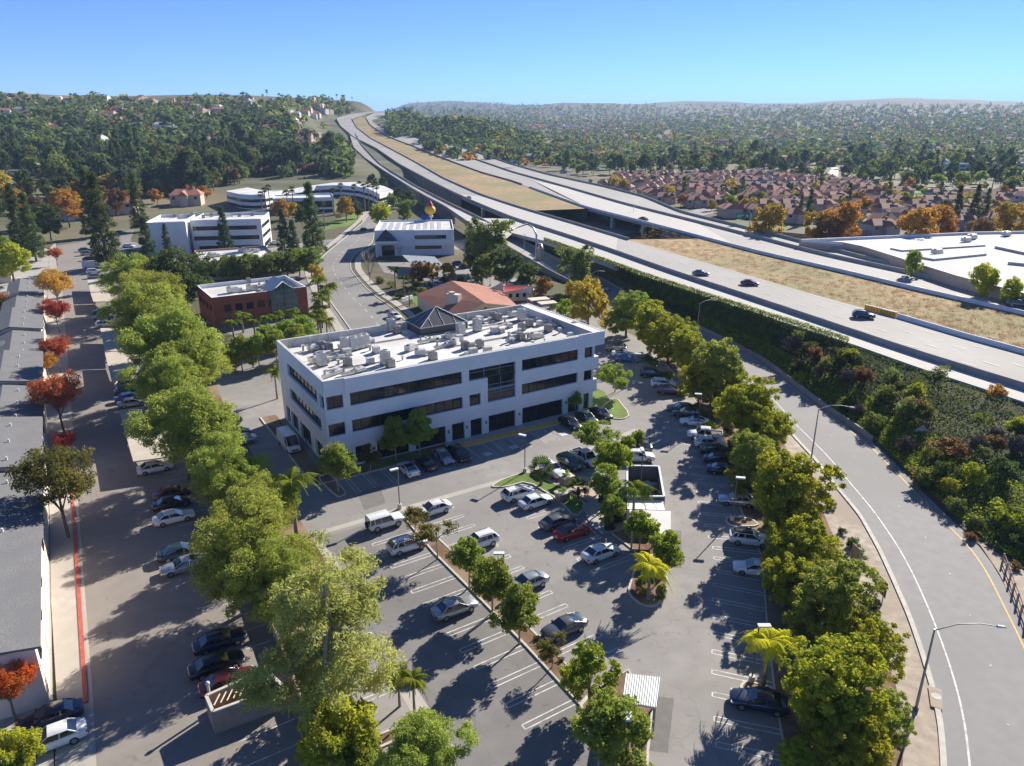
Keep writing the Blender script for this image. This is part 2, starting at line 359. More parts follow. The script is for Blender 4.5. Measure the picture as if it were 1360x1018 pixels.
island('planter_bed', [(838, 768), (850, 745), (878, 742), (888, 748), (886, 790), (872, 808), (852, 806), (832, 790)], 'mulch', smoothn=2)
island('lawn', [(650, 648), (665, 638), (700, 626), (730, 640), (752, 650), (768, 662), (780, 672), (765, 690), (740, 664), (700, 640), (672, 648)], 'lawn', smoothn=1)
island('lawn', [(790, 552), (800, 540), (818, 527), (838, 552), (828, 558), (805, 556)], 'lawn', smoothn=1)
island('planter_bed', [(420, 635), (438, 628), (452, 645), (462, 656), (450, 662), (440, 655)], 'mulch', smoothn=1)
island('planter_bed', [(478, 988), (548, 956), (560, 962), (556, 972), (490, 1002), (455, 1010)], 'mulch', smoothn=1)
island('planter_bed', [(962, 692), (968, 686), (1000, 690), (1010, 700), (970, 700)], 'mulch', smoothn=1)
island('planter_bed', [(982, 912), (990, 904), (1030, 915), (1030, 928), (985, 922)], 'mulch', smoothn=1)
island('planter_bed', [(800, 700), (818, 682), (830, 655), (856, 640), (880, 690), (884, 735), (852, 742), (838, 730)], 'mulch')
sheet('paved_plaza', [(752, 655), (775, 634), (800, 640), (815, 650), (820, 668), (845, 695), (800, 712), (780, 690), (785, 668)], .13, 'pavers')
sheet('footpath', [(772, 672), (795, 662), (812, 670), (808, 690), (832, 696), (838, 703), (800, 712), (785, 700)], .14, 'concrete')
# bed and pavement at the foot of the main building
O_B = Vector((-26.0, 93.6, 0))
def BL(u, v, z=0.0): return (O_B.x + u * UX - v * UY, O_B.y + u * UY + v * UX, z)
def bsheet(name, uv, z, m): mb = MB().poly([BL(u, v, z) for u, v in uv]); fix_up(mb); return struct(name, mb, m)
bsheet('planter_bed', [(-3.4, -3), (18, -2.6), (18, 0), (-1, 0), (-1, 26), (-3.4, 26)], .10, 'mulch')
bsheet('lawn', [(6, -2.2), (17.5, -2.2), (17.5, -.8), (6, -.8)], .125, 'lawn')
bsheet('footpath', [(18, -2.0), (43, -2.0), (43, 1.5), (18, 1.5)], .12, 'concrete')
bsheet('ramp_kerb_paint', [(19.5, -2.9), (41, -2.9), (41, -1.7), (19.5, -1.7)], .125, 'paint_orange')
bsheet('planter_bed', [(43, -2.4), (50, -2.4), (54, 5), (54, 24), (48, 24), (47, 0), (43, 0)], .10, 'lawn')
mb = MB()
for u0, u1, v0, v1 in [(-3.6, 18, -3.2, -3.0), (-3.7, -3.4, -3.2, 26), (18, 43, -3.0, -2.9), (43, 50, -2.6, -2.4)]:
    mb.prism([BL(u0, v0)[:2], BL(u1, v0)[:2], BL(u1, v1)[:2], BL(u0, v1)[:2]], 0, .15)
struct('kerb', mb, 'kerb')
# --- painted stall lines
mk = MB()
def pline(a, b, wd=.11, z=.010):
    a, b = Vector((*a[:2], 0)), Vector((*b[:2], 0)); d = (b - a).normalized(); n = Vector((-d.y, d.x, 0)) * wd / 2
    mk.poly([a - n, b - n, b + n, a + n], z)
def hairpin(c, ang, L=5.3, gap=.55):
    d = Vector((math.cos(ang), math.sin(ang), 0)); n = Vector((-d.y, d.x, 0)) * gap / 2; c = Vector((*c[:2], 0)); e = c - d * L
    pline(c + n, e + n); pline(c - n, e - n); pline(e + n - d * .05, e - n - d * .05)
a0, a1 = Vector(G3(540, 697)), Vector(G3(770, 938)); dr = (a1 - a0).normalized(); Ln = (a1 - a0).length
A_ = math.atan2(dr.y, dr.x) + R(90)
for i in range(1, int(Ln / 2.72) + 1): hairpin(a0 + dr * (i * 2.72 - .6), A_)
b0 = Vector(G3(550, 686)); b1 = Vector(G3(788, 918)); dr2 = (b1 - b0).normalized()
for i in range(0, int((b1 - b0).length / 2.72)): hairpin(b0 + dr2 * (i * 2.72 + .5), A_ + math.pi)
c0 = Vector(G3(702, 641)); c1 = Vector(G3(848, 750)); dr3 = (c1 - c0).normalized()
for i in range(1, int((c1 - c0).length / 2.72) + 1): hairpin(c0 + dr3 * i * 2.72, math.atan2(dr3.y, dr3.x) + R(90))
for u in [1.2, 3.9, 6.6, 9.3, 12.0, 14.7, 17.4]: hairpin(BL(u, -3.1), YAW + R(90), 5.0)
for u in [20.5, 23.3, 24.8, 27.5, 29.2, 32, 34.5, 37.2, 39.0, 41.8, 44.5]: pline(BL(u, -3.1), BL(u, -8.1))
for u in [28.0, 24.9, 32.6]:
    for k in range(5): pline(BL(u + k * .45, -3.2 - .0), BL(u - .6 + k * .45, -7.8), .08, .014)
for (px, py) in [(955, 582), (962, 640), (968, 660)]: pass
cl_ = [Vector((*G(*p), 0)) for p in LOTEDGE[:11]]; cr_ = resample(cl_, int(sum((a - b).length for a, b in zip(cl_, cl_[1:])) / 2.72) + 1)
for i in range(1, len(cr_) - 1):
    d = (cr_[i + 1] - cr_[i - 1]).normalized(); hairpin((cr_[i].x - .1, cr_[i].y), math.atan2(-d.x, d.y) + math.pi * (math.cos(math.atan2(-d.x, d.y)) < 0) - R(4), 5.2)
# lower left stalls, alley stalls
for i in range(6):
    x, y = G(447, 880 + 0); hairpin((x + i * 1.35 - 4.5, y - i * 2.3 + 6), YAW + math.pi, 5.0, .5)
e0, e1 = Vector(G3(262, 600)), Vector(G3(425, 1018)); de = (e1 - e0).normalized()
for i in range(0, int((e1 - e0).length / 2.75)):
    p = e0 + de * i * 2.75; q = p - Vector((math.cos(YAW), math.sin(YAW), 0)) * 5.0; pline(p, q, .10)
for u in [x * 2.7 for x in range(0, 7)]: pline(BL(-12 - 0, 2 + u * 1.1), BL(-16.8, 2 + u * 1.1))
# wheel-stop slabs in front of accessible stalls: painted squares
for u in (21.5, 26.2, 35.6, 38.2): mk.poly([BL(u, -7.2), BL(u + 1.3, -7.2), BL(u + 1.3, -6.1), BL(u, -6.1)], .016)
fix_up(mk); struct('parking_lines', mk, 'paint_white')

# --- the off-ramp in the foreground
def SP(L, n, z=0.0, it=2): return smooth_line([G3(*p, z) for p in L], n, it)
RL = [(640, 322), (700, 347), (760, 376), (805, 398), (860, 430), (930, 475), (992, 512), (1019, 537), (1047, 574), (1082, 612), (1107, 645), (1140, 685), (1165, 730), (1182, 767), (1205, 820), (1222, 870), (1236, 918), (1245, 960), (1249, 1018), (1250, 1100), (1240, 1250)]
RR_ = [(655, 312), (715, 335), (780, 362), (855, 404), (930, 438), (975, 460), (1019, 484), (1087, 537), (1132, 568), (1160, 587), (1195, 622), (1260, 688), (1302, 725), (1327, 762), (1347, 805), (1372, 850), (1400, 920), (1425, 1000), (1440, 1080), (1450, 1250)]
PL, PR = SP(RL, 120), SP(RR_, 120)
struct('off_ramp', fix_up(strip(MB(), PL, PR, dz=.02)), 'ramp_asphalt')
def along(A, B, f0, wd, name, m, dash=None, dz=.035, i0=0, i1=None):
    C = [a.lerp(b, f0) for a, b in zip(A, B)]; C = C[i0:i1]; L = resample(C, max(3, int(sum((C[i + 1] - C[i]).length for i in range(len(C) - 1)) / 1.5))); mb = MB()
    for i in range(len(L) - 1):
        if dash and (i % dash[0]) >= dash[1]: continue
        d = (L[i + 1] - L[i]).normalized(); n = Vector((-d.y, d.x, 0)) * wd / 2; e1_ = L[i + 1] if name != 'lane_reflectors' else L[i] + d * .16
        mb.add([L[i] - n, e1_ - n, e1_ + n, L[i] + n], [(0, 1, 2, 3)]) ; 
    mb.v = [(x, y, z + dz) for x, y, z in mb.v]
    fix_up(mb); return mb if name is None else struct(name, mb, m)
along(PL, PR, .22, .16, 'edge_line', 'paint_white')
along(PL, PR, .90, .16, 'edge_line', 'paint_yellow', i0=50)
along(PL, PR, .56, .16, 'lane_reflectors', 'paint_white', dash=(5, 1), i0=40)
GP = [(990, 512), (1016, 545), (1040, 590), (1062, 620), (1085, 660), (1110, 720), (1135, 770), (1170, 860), (1195, 920), (1200, 1018), (1195, 1120), (1185, 1250)]
GQ = SP(GP, 60); GR = SP(RL[6:], 60)
struct('gravel_verge', fix_up(strip(MB(), GQ, [p for p in GR], dz=.012)), 'gravel')
mb = MB(); KL = SP(RL[6:], 90)
for a, b in zip(KL, KL[1:]):
    d = (b - a).normalized(); n = Vector((-d.y, d.x, 0)) * .45; q = [(a.x, a.y), (b.x, b.y), (b.x + n.x, b.y + n.y), (a.x + n.x, a.y + n.y)]
    mb.prism(q, 0, .14)
struct('kerb', mb, 'kerb')
sheet('planter_strip', [(842, 446), (868, 468), (900, 500), (925, 535), (955, 590), (975, 640), (985, 680), (1012, 740), (1018, 820), (1030, 930), (1046, 1018), (1060, 1090), (1195, 1120), (1200, 1018), (1195, 920), (1170, 860), (1135, 770), (1110, 720), (1085, 660), (1062, 620), (1040, 590), (1016, 545), (990, 512), (930, 475), (860, 430)], .006, 'mulch')
line_strip('kerb', [(868, 468), (900, 500), (925, 535), (955, 590), (975, 640), (985, 680), (1012, 740), (1018, 820), (1030, 930), (1046, 1018)], .2, .05, 'kerb')
sheet('drain_apron', [(1232, 912), (1250, 918), (1252, 945), (1236, 940)], .155, 'gravel')
sheet('sandy_verge', [(1290, 715), (1310, 712), (1365, 760), (1420, 860), (1372, 850), (1347, 805), (1327, 762), (1302, 725)], .05, 'gravel')

# --- the freeway: ribbons between surveyed edge lines
def HL(L, n=140, it=2): return smooth_line([HP(*p) for p in L], n, it)
L0p = [(715, 318), (730, 322), (780, 340), (855, 367), (945, 397), (1019, 421), (1132, 457), (1225, 490), (1290, 511), (1360, 534), (1450, 562), (1600, 610)]
L1p = [(500, 148), (470, 152), (447, 158), (452, 168), (470, 183), (500, 198), (530, 219), (565, 238), (600, 256), (635, 272), (680, 291), (755, 315), (820, 337), (880, 359), (1019, 405), (1145, 448), (1255, 486), (1360, 516), (1450, 545), (1600, 592)]
L2p = [(515, 148), (485, 152), (467, 158), (474, 170), (492, 184), (522, 200), (552, 216), (590, 238), (640, 260), (679, 273), (715, 284), (767, 299), (827, 317), (920, 344), (1020, 374), (1095, 396), (1145, 409), (1192, 422), (1280, 448), (1360, 470), (1450, 496), (1600, 540)]
L3p = [(520, 148), (497, 151), (486, 157), (492, 167), (515, 182), (552, 196), (597, 214), (640, 230), (680, 241), (730, 259), (780, 277), (855, 296), (930, 316), (1020, 340), (1120, 362), (1220, 387), (1360, 418), (1450, 440), (1600, 478)]
L4p = [(536, 148), (518, 151), (508, 157), (524, 170), (545, 180), (585, 195), (625, 210), (680, 229), (755, 250), (830, 272), (930, 297), (1019, 320), (1085, 338), (1170, 356), (1270, 378), (1360, 397), (1450, 418), (1600, 452)]
L4q = [(x, y - 1.5) for x, y in L4p[8:]]
L5p = [(552, 182), (565, 186), (610, 195), (680, 219), (730, 233), (800, 248), (855, 262), (905, 283), (1019, 311), (1085, 328), (1170, 350), (1270, 370), (1360, 386), (1450, 405), (1600, 436)]
L4s = [(552, 183), (585, 195), (625, 210), (680, 229), (755, 250), (830, 272), (930, 297), (1019, 320), (1085, 338), (1170, 356), (1270, 378), (1360, 397), (1450, 418), (1600, 452)]
R1a = [(463, 175), (470, 197), (485, 211), (510, 228), (540, 247), (565, 262), (590, 275), (630, 303), (665, 322), (715, 350)]
R1b = [(472, 178), (480, 193), (505, 219), (550, 247), (590, 268), (637, 291), (668, 308), (700, 326), (730, 343)]
def HPf(L, n=140, it=2): return HL(L, n, it)
H0, H2, H3 = HL(L0p), HL(L2p), HL(L3p); H1 = HL(L1p); H4 = HL(L4p); H5, H4s = HL(L5p), HL(L4s)
H1s = HL([(680, 291), (715, 303), (755, 315), (820, 337), (880, 359), (1019, 405), (1145, 448), (1255, 486), (1360, 516), (1450, 545), (1600, 592)])
def slab(name, A, B, m, th=1.3):
    mb = strip(MB(), A, B); fix_up(mb); mb2 = MB(); mb2.v, mb2.f, mb2.mi, mb2.sm = mb.v, mb.f, mb.mi, mb.sm
    for L in (A, B):
        n = len(L); mb2.add([tuple(p) for p in L] + [(p.x, p.y, p.z - th) for p in L], [(i, i + 1, n + i + 1, n + i) for i in range(n - 1)])
    mb2.add([(p.x, p.y, p.z - th) for p in A] + [(p.x, p.y, p.z - th) for p in B], [(i, i + 1, len(A) + i + 1, len(A) + i) for i in range(len(A) - 1)])
    return struct(name, mb2, m)
slab('freeway_carriageway', H1, H2, 'freeway_concrete'); slab('freeway_carriageway', H3, H4, 'freeway_concrete')
slab('freeway_shoulder', HL([(640, 300), (690, 312), (715, 318), (730, 322), (780, 340), (855, 367), (945, 397), (1019, 421), (1132, 457), (1225, 490), (1290, 511), (1360, 534), (1450, 562), (1600, 610)]), HL([(640, 290), (680, 291), (715, 303), (755, 315), (820, 337), (880, 359), (1019, 405), (1145, 448), (1255, 486), (1360, 516), (1450, 545), (1600, 592)]), 'deck_concrete')
slab('freeway_side_road', H4s, H5, 'freeway_concrete')
RA = smooth_line([HP(*p) for p in R1a[:7]] + [G3(*q) for q in [(630, 303, 5.8), (665, 324, 4.2), (700, 345, 2.4), (740, 368, .7), (768, 381, .1)]], 150, 3)
RB = smooth_line([HP(*p) for p in R1b[:6]] + [G3(*q) for q in [(668, 308, 4.9), (700, 325, 3.2), (735, 344, 1.4), (768, 358, .4), (795, 369, .1)]], 150, 3)
slab('freeway_slip_road', RA, RB, 'freeway_concrete')
# lighter bridge decks, laid on the carriageways
def deck(Lp, Lq, m='deck_concrete'):
    A, B = HL(Lp, 30, 0), HL(Lq, 30, 0); return struct('bridge_deck', fix_up(strip(MB(), A, B, dz=.03)), m)
deck([(504, 201), (530, 219), (552, 231)], [(524, 201), (552, 216), (575, 229)])
deck([(600, 257), (635, 273), (680, 292), (755, 316), (818, 337)], [(648, 263), (679, 274), (715, 285), (767, 300), (820, 316)])
deck([(556, 197), (597, 213), (606, 217)], [(572, 191), (585, 195.5), (618, 208)])
deck([(785, 278), (855, 295.5), (925, 315), (985, 331)], [(700, 236), (757, 251), (830, 272.5), (925, 296)])
deck([(590, 274), (630, 302), (668, 321)], [(612, 280), (640, 293), (680, 311)])
# lane lines
for A, B, fr in ((H1, H2, (.2, .4, .6, .8)), (H3, H4, (.25, .5, .75))):
    for f in fr: along(A, B, f, .22, 'lane_line', 'paint_white', dash=(8, 2), dz=.06)
    for f in (.06, .95): along(A, B, f, .22, 'edge_line', 'paint_white', dz=.06)
# median
def seg(L, x0, x1): return [p for p in L if x0 <= p[0] <= x1]
mat('median_grass', (.33, .225, .11), .95, .3, .3, rgb2=(.22, .19, .08), scale2=.03, bump=.5)
def median(a, b):
    A, B = HL(a, 60, 1), HL(b, 60, 1); mb = strip(MB(), A, B, dz=-.12); fix_up(mb)
    for L in ((A, B)): pass
    return struct('median_strip', mb, 'median_grass')
median([(490, 184), (474, 170), (469, 160), (478, 155)][::-1] + [(522, 200), (537, 208)], [(486, 157), (492, 167), (515, 182), (550, 195.5)][0:] + [(556, 197)])
median([(537, 208), (552, 216), (590, 238)], [(556, 197), (575, 205), (597, 214)])
median([(590, 238), (640, 260), (679, 273), (700, 280)], [(597, 214), (640, 230), (680, 241), (730, 259), (780, 277)])
median([(827, 318), (920, 344), (1020, 374), (1095, 396), (1145, 409), (1192, 422), (1280, 448), (1360, 470), (1450, 496), (1600, 540)], [(930, 317), (1020, 340), (1120, 362), (1220, 387), (1360, 418), (1450, 440), (1600, 478)])
# abutment slopes down to the streets passing under the freeway, and the street itself
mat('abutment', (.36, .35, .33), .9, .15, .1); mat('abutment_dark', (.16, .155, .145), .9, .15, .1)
def quad_px(name, pts, m): mb = MB().poly([(*G(px, py, z), z) for px, py, z in pts]); fix_up(mb); return struct(name, mb, m)
def slope(name, top, bot_off, m, z0=0.0):
    T_ = [Vector((*G(px, py, 6.35), 6.35)) for px, py in top]; B_ = [Vector((t.x + bot_off[0], t.y + bot_off[1], z0)) for t in T_]
    return struct(name, fix_up(strip(MB(), T_, B_)), m)
slope('abutment_slope', [(690, 280), (735, 262), (790, 277)], (9, -3.5), 'abutment')
slope('abutment_slope', [(827, 320), (880, 305), (930, 318)], (-9, 3.5), 'dry_grass')
# embankments under the solid stretches
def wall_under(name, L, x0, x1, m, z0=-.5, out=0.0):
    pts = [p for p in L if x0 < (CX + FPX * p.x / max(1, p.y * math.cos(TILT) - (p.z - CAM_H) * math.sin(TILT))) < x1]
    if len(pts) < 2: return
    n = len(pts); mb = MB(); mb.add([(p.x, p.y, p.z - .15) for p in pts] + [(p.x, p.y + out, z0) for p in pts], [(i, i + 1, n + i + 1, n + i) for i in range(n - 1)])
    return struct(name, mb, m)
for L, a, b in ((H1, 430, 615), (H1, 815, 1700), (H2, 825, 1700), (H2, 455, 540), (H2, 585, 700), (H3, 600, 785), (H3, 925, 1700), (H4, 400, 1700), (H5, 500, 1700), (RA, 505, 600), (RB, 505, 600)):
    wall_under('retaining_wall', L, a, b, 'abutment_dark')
mb = MB()
for L, xs in ((RA, (585, 600, 622, 645)), (H3, (812, 860, 905)), (H1, (640, 700, 760))):
    for x in xs:
        p = min(L, key=lambda p: abs(CX + FPX * p.x / (p.y * math.cos(TILT) - (p.z - CAM_H) * math.sin(TILT)) - x)); mb.rbox(p.x + .6, p.y + 2.6, -.2, p.z - 1.2, 1.6, 1.6, YAW)
mb.build('bridge_piers', 'abutment'); tag(bpy.data.objects['bridge_piers'], kind='structure')
line_strip('underpass_street', [(590, 330), (640, 318), (700, 306), (800, 312), (900, 290), (1010, 262)], 14, .006, 'street_asphalt')
# slope between the off-ramp and the freeway
HB = smooth_line([p for p in H0], 90, 1); RBt = SP([(705, 332), (780, 361), (855, 403), (930, 437), (975, 459), (1019, 483), (1087, 536), (1132, 567), (1160, 586), (1195, 621), (1260, 687), (1302, 724), (1380, 770), (1500, 860), (1600, 940)], 90)
mat('bank_soil', (.105, .085, .055), .95, .35, .4, rgb2=(.07, .085, .035), scale2=.08, bump=.5)
mb = MB(); prev = [Vector((p.x, p.y, .04)) for p in RBt]
for k in range(1, 7):
    f = k / 6; cur = [a.lerp(b, f) for a, b in zip(RBt, HB)]
    for p in cur: p.z = (HB[0].z - .35) * (f ** 1.25) + .04 + (math.sin(p.x * .9) * .25 if 0 < k < 6 else 0)
    strip(mb, prev, cur); prev = cur
struct('embankment', fix_up(mb), 'bank_soil')

# --- the curving street of the office park
SL = [(487, 470), (463, 433), (439, 400), (421, 366), (419, 352), (432, 338), (448, 325), (467, 309), (484, 294), (492, 282)]
SR = [(560, 465), (536, 423), (515, 405), (495, 392), (478, 375), (465, 359), (465, 345), (476, 334), (494, 324), (497, 308), (500, 296), (503, 284)]
A, B = SP(SL, 60), SP(SR, 60)
struct('street', fix_up(strip(MB(), A, B, dz=.03)), 'street_asphalt')
along(A, B, .5, .18, 'lane_line', 'paint_white', dash=(5, 2), dz=.045)
for q, e in ((A, 1), (B, -1)):
    mb = MB(); mb2 = MB()
    for a, b in zip(q, q[1:]):
        d = (b - a).normalized(); n = Vector((-d.y, d.x, 0)) * e
        mb.prism([(a.x, a.y), (b.x, b.y), (b.x + n.x * .3, b.y + n.y * .3), (a.x + n.x * .3, a.y + n.y * .3)], 0, .15)
        o1, o2 = 1.6, 3.8
        mb2.poly([a + n * o1, b + n * o1, b + n * o2, a + n * o2], .10)
    struct('kerb', mb, 'kerb'); struct('pavement', fix_up(mb2), 'concrete')
line_strip('street', [(470, 318), (430, 322), (380, 330), (300, 345), (250, 340), (150, 322), (60, 312)], 11, .022, 'street_asphalt')
line_strip('street', [(495, 296), (492, 285), (497, 272), (503, 262), (520, 254)], 10, .026, 'pavers')
sheet('lawn', [(432, 306), (458, 302), (478, 294), (483, 284), (475, 282), (445, 292), (430, 298)], .05, 'lawn')
sheet('lawn', [(560, 415), (548, 400), (545, 388), (580, 380), (600, 400), (598, 420)], .05, 'lawn')
sheet('parking_lot', [(500, 346), (600, 352), (660, 360), (700, 376), (690, 392), (640, 385), (590, 378), (540, 368), (510, 362)], .012, 'asphalt')
sheet('parking_lot', [(190, 345), (240, 380), (265, 400), (275, 430), (360, 470), (480, 440), (440, 395), (425, 365), (430, 345), (330, 335)], .008, 'street_asphalt')
sheet('business_park_ground', [(60, 330), (90, 300), (190, 270), (300, 238), (520, 232), (560, 262), (640, 310), (720, 350), (800, 398), (800, 440), (700, 470), (520, 470), (330, 500), (240, 440), (170, 360)], .0, 'soil')
sheet('dirt_lot', [(285, 238), (330, 228), (440, 224), (480, 232), (490, 240), (400, 246), (300, 250)], .03, 'pavers')
# ground and garden paths among the terraced houses
sheet('courtyard_ground', [(-260, 1050), (-200, 600), (-60, 380), (20, 318), (66, 330), (64, 372), (62, 560), (68, 800), (72, 1050)], .0, 'concrete')
sheet('valley_street', [(1096, 208), (1108, 212), (1114, 226), (1112, 242), (1098, 243), (1094, 236), (1104, 225), (1100, 214)], .05, 'concrete')
sheet('park_lawn', [(1206, 248), (1225, 247), (1222, 262), (1206, 262)], .05, 'lawn')
sheet('side_street', [(745, 213), (760, 214), (752, 222), (738, 226), (745, 234), (760, 240), (738, 238), (722, 226), (728, 217)], .6, 'concrete')
for i, (px, py) in enumerate([(560, 650), (600, 870), (880, 830), (870, 880), (700, 760), (930, 460)]): pass
# ================================================================ BUILDINGS
mat('white_wall', (.70, .715, .73), .8, .05, .35, rgb2=(.64, .655, .67), scale2=1.6, thr=.62, wid=.1)
mat('white_roof', (.66, .65, .63), .85, .10, .5, rgb2=(.50, .49, .465), scale2=.12)
mat('parapet_in', (.50, .49, .47), .85, .15, .8)
mat('glass_dark', (.012, .016, .020), .08, 0, spec=.55)
mat('glass_blue', (.03, .05, .065), .06, 0, spec=1.0, coat=.5)
mat('frame_dark', (.04, .04, .045), .5, 0)
mat('frame_blue', (.16, .23, .30), .4, 0)
mat('metal_light', (.52, .51, .48), .45, .15, 1.5, metal=.25)
mat('metal_grey', (.30, .29, .27), .5, .2, 1.5, metal=.3)
mat('metal_dark', (.10, .095, .09), .6, .2, 2)
mat('slate', (.075, .082, .09), .45, .08, 3, metal=.2)
mat('brick', (.30, .105, .06), .9, .12, 2, rgb2=(.25, .085, .05), scale2=.6)
mat('beige_wall', (.42, .30, .23), .85, .08, 1)
mat('tan_wall', (.46, .36, .28), .85, .08, 1)
mat('cream', (.62, .54, .44), .85, .08, 1)
mat('shingle_grey', (.165, .165, .168), .92, .2, 6, rgb2=(.15, .15, .155), scale2=.4, bump=.3)
mat('townhouse_wall', (.72, .60, .50), .85, .05, 1)
mat('townhouse_shade', (.33, .26, .25), .85, .06, 1)
mat('tile_roof', (.33, .15, .10), .85, .2, 1.4, rgb2=(.30, .13, .09), scale2=.35, bump=.3)
mat('tile_pink', (.44, .19, .12), .85, .22, 1.4, rgb2=(.33, .15, .10), scale2=.3)
mat('tile_brown', (.31, .135, .085), .85, .2, 1.4, rgb2=(.21, .12, .095), scale2=.3)
mat('carport_tan', (.50, .44, .36), .8, .08, .5)
mat('wood', (.30, .19, .11), .85, .2, 2)
mat('block_wall', (.33, .25, .20), .9, .15, 1.5)
mat('corrugated', (.48, .50, .50), .45, .12, .8, metal=.3)
mat('sail_red', (.60, .10, .08), .8, 0); mat('sail_cream', (.66, .58, .45), .8, 0)
mat('red_paint', (.35, .04, .03), .6, 0); mat('blue_plastic', (.05, .2, .5), .5, 0)
mat('interior_dark', (.02, .02, .022), .9, 0)

def facade(wall, glassobjs, O, d, n, L, H, ops, z0=0.0, depth=.3, mi=0):
    """wall plane from O along unit d, outward normal n; ops: (u0,u1,z0,z1). adds wall with reveals to `wall`; returns glass rects"""
    us = sorted({0, L} | {o[0] for o in ops} | {o[1] for o in ops}); zs = sorted({z0, H} | {o[2] for o in ops} | {o[3] for o in ops})
    p = lambda u, z, k=0.0: (O[0] + d[0] * u - n[0] * k, O[1] + d[1] * u - n[1] * k, z)
    inside = lambda u, z: any(o[0] - 1e-6 < u < o[1] + 1e-6 and o[2] - 1e-6 < z < o[3] + 1e-6 for o in ops)
    ccw = (d[0] * n[1] - d[1] * n[0]) < 0
    for a, b in zip(us, us[1:]):
        for c, e in zip(zs, zs[1:]):
            if inside((a + b) / 2, (c + e) / 2): continue
            q = [p(a, c), p(b, c), p(b, e), p(a, e)]
            wall.add(q if ccw else q[::-1], [(0, 1, 2, 3)], mi)
    for (a, b, c, e) in ops:
        for q in ([p(a, c), p(b, c), p(b, c, depth), p(a, c, depth)], [p(a, e), p(b, e), p(b, e, depth), p(a, e, depth)], [p(a, c), p(a, e), p(a, e, depth), p(a, c, depth)], [p(b, c), p(b, e), p(b, e, depth), p(b, c, depth)]):
            wall.add(q, [(0, 1, 2, 3)], mi)
def window(parent, O, d, n, op, depth=.28, name='window', mull=1.6, rows=1, glass='glass_dark', frame='frame_dark'):
    a, b, c, e = op; mb = MB()
    def bx(u0, u1, z0, z1, k0, k1, mi):
        mb.add([(O[0] + d[0] * u - n[0] * k, O[1] + d[1] * u - n[1] * k, z) for z in (z0, z1) for u, k in ((u0, k0), (u1, k0), (u1, k1), (u0, k1))],
               [(3, 2, 1, 0), (4, 5, 6, 7), (0, 1, 5, 4), (1, 2, 6, 5), (2, 3, 7, 6), (3, 0, 4, 7)], mi)
    bx(a, b, c, e, depth, depth + .1, 0)
    m = max(1, round((b - a) / mull)); w_ = .05
    for i in range(m + 1):
        u = a + (b - a) * i / m; u = min(max(u, a + w_), b - w_); bx(u - w_, u + w_, c, e, depth - .07, depth - .003, 1)
    for i in range(rows + 1):
        z = c + (e - c) * i / rows; z = min(max(z, c + w_), e - w_); bx(a, b, z - w_, z + w_, depth - .065, depth - .004, 1)
    return mb.build(name, [glass, frame], parent)
X_, Y_ = (1, 0), (0, 1)
def nrm(v): return (-v[0], -v[1])

# ---- main office building (local frame: u right along the front, v back)
W, D, HT, RZ = 49.3, 23.9, 13.65, 12.35
B1 = thing('office_building', 'large white three storey office block with dark ribbon windows and a crowded white roof', 'building', O_B, YAW)
wl = MB()
BOT = 11.4
# left flank
def wz(ops, **k): return ops
opsF = [(3.7, 21.6, 9.4, 11.35), (3.7, 21.6, 5.3, 7.2), (22.8, 24.8, 5.3, 7.2), (22.8, 31.3, 9.5, 13.0), (26.1, 31.3, 5.3, 9.5), (32.5, 43.8, 9.45, 11.35), (32.5, 43.8, 5.4, 7.2),
        (3.9, 6.2, 0.3, 3.0), (7.2, 12.3, .1, 3.0), (13.4, 18.5, .1, 3.0), (19.6, 21.8, 0.1, 3.0), (22.9, 25.0, .1, 3.0), (26.2, 31.3, .1, 3.0), (32.6, 40.8, .1, 3.0), (41.9, 44.2, .1, 3.0), (45.2, 46.4, .1, 3.0),
        (45.1, 46.9, 9.5, 11.35), (45.1, 46.9, 5.4, 7.2), (.25, 2.7, 9.4, 11.35), (.25, 2.7, 5.3, 7.2)]
facade(wl, None, (0, 0), X_, (0, -1), 47.2, HT, opsF, depth=.45)
opsL = [(3.4, 18.5, 9.4, 11.35), (2.6, 18.4, 5.3, 7.2), (.25, 2.2, 9.4, 11.35), (3.0, 6.5, .1, 3.0), (8.8, 14.0, .1, 3.0), (15.5, 19.2, .1, 3.0), (20.0, 22.0, .1, 3.0)]
facade(wl, None, (0, 0), Y_, (-1, 0), D, HT, opsL, depth=.45)
opsR = [(2, 20, 9.4, 11.35), (2, 20, 5.3, 7.2), (2, 20, .3, 3.0)]
facade(wl, None, (47.2, 0), Y_, (1, 0), D, HT, opsR, depth=.45); facade(wl, None, (0, D), X_, (0, 1), 47.2, HT, [(3, 45, 9.4, 11.35), (3, 45, 5.3, 7.2), (3, 45, .6, 3.0)], depth=.45)
# right hand overhanging bands
wl.box(47.2, 49.3, .003, D + .003, 11.4, HT); wl.box(47.2, 48.2, .003, D, 7.25, 9.4); wl.box(47.2, 48.0, .003, D, 3.05, 5.3)
wl.box(3.0, 43.6, -.25, .0, 11.42, HT + .003)   # the band between the two end bays stands proud
wl.box(-.06, 3.0, -.06, .0, 7.3, 9.3); wl.box(-.06, 0, -.06, D, 7.3, 9.3)
wl.build('wall', 'white_wall', B1)
pr = MB()
for a in [(.0, 49.3, -.0, .42), (.0, 49.3, D - .42, D + .0)]: pr.box(a[0], a[1], a[2] + .01, a[3] - .01, RZ - .4, HT + .06)
for a in [(0.01, .42), (48.9, 49.29)]: pr.box(a[0], a[1], .42, D - .42, RZ - .4, HT + .055)
for u in [x * 3.3 + 2 for x in range(15)]: pr.box(u, u + .12, D - .8, D - .42, RZ, HT - .1)
for v in range(2, 22, 3): pr.box(48.5, 48.9, v, v + .12, RZ, HT - .1)
pr.build('parapet', 'parapet_in', B1)
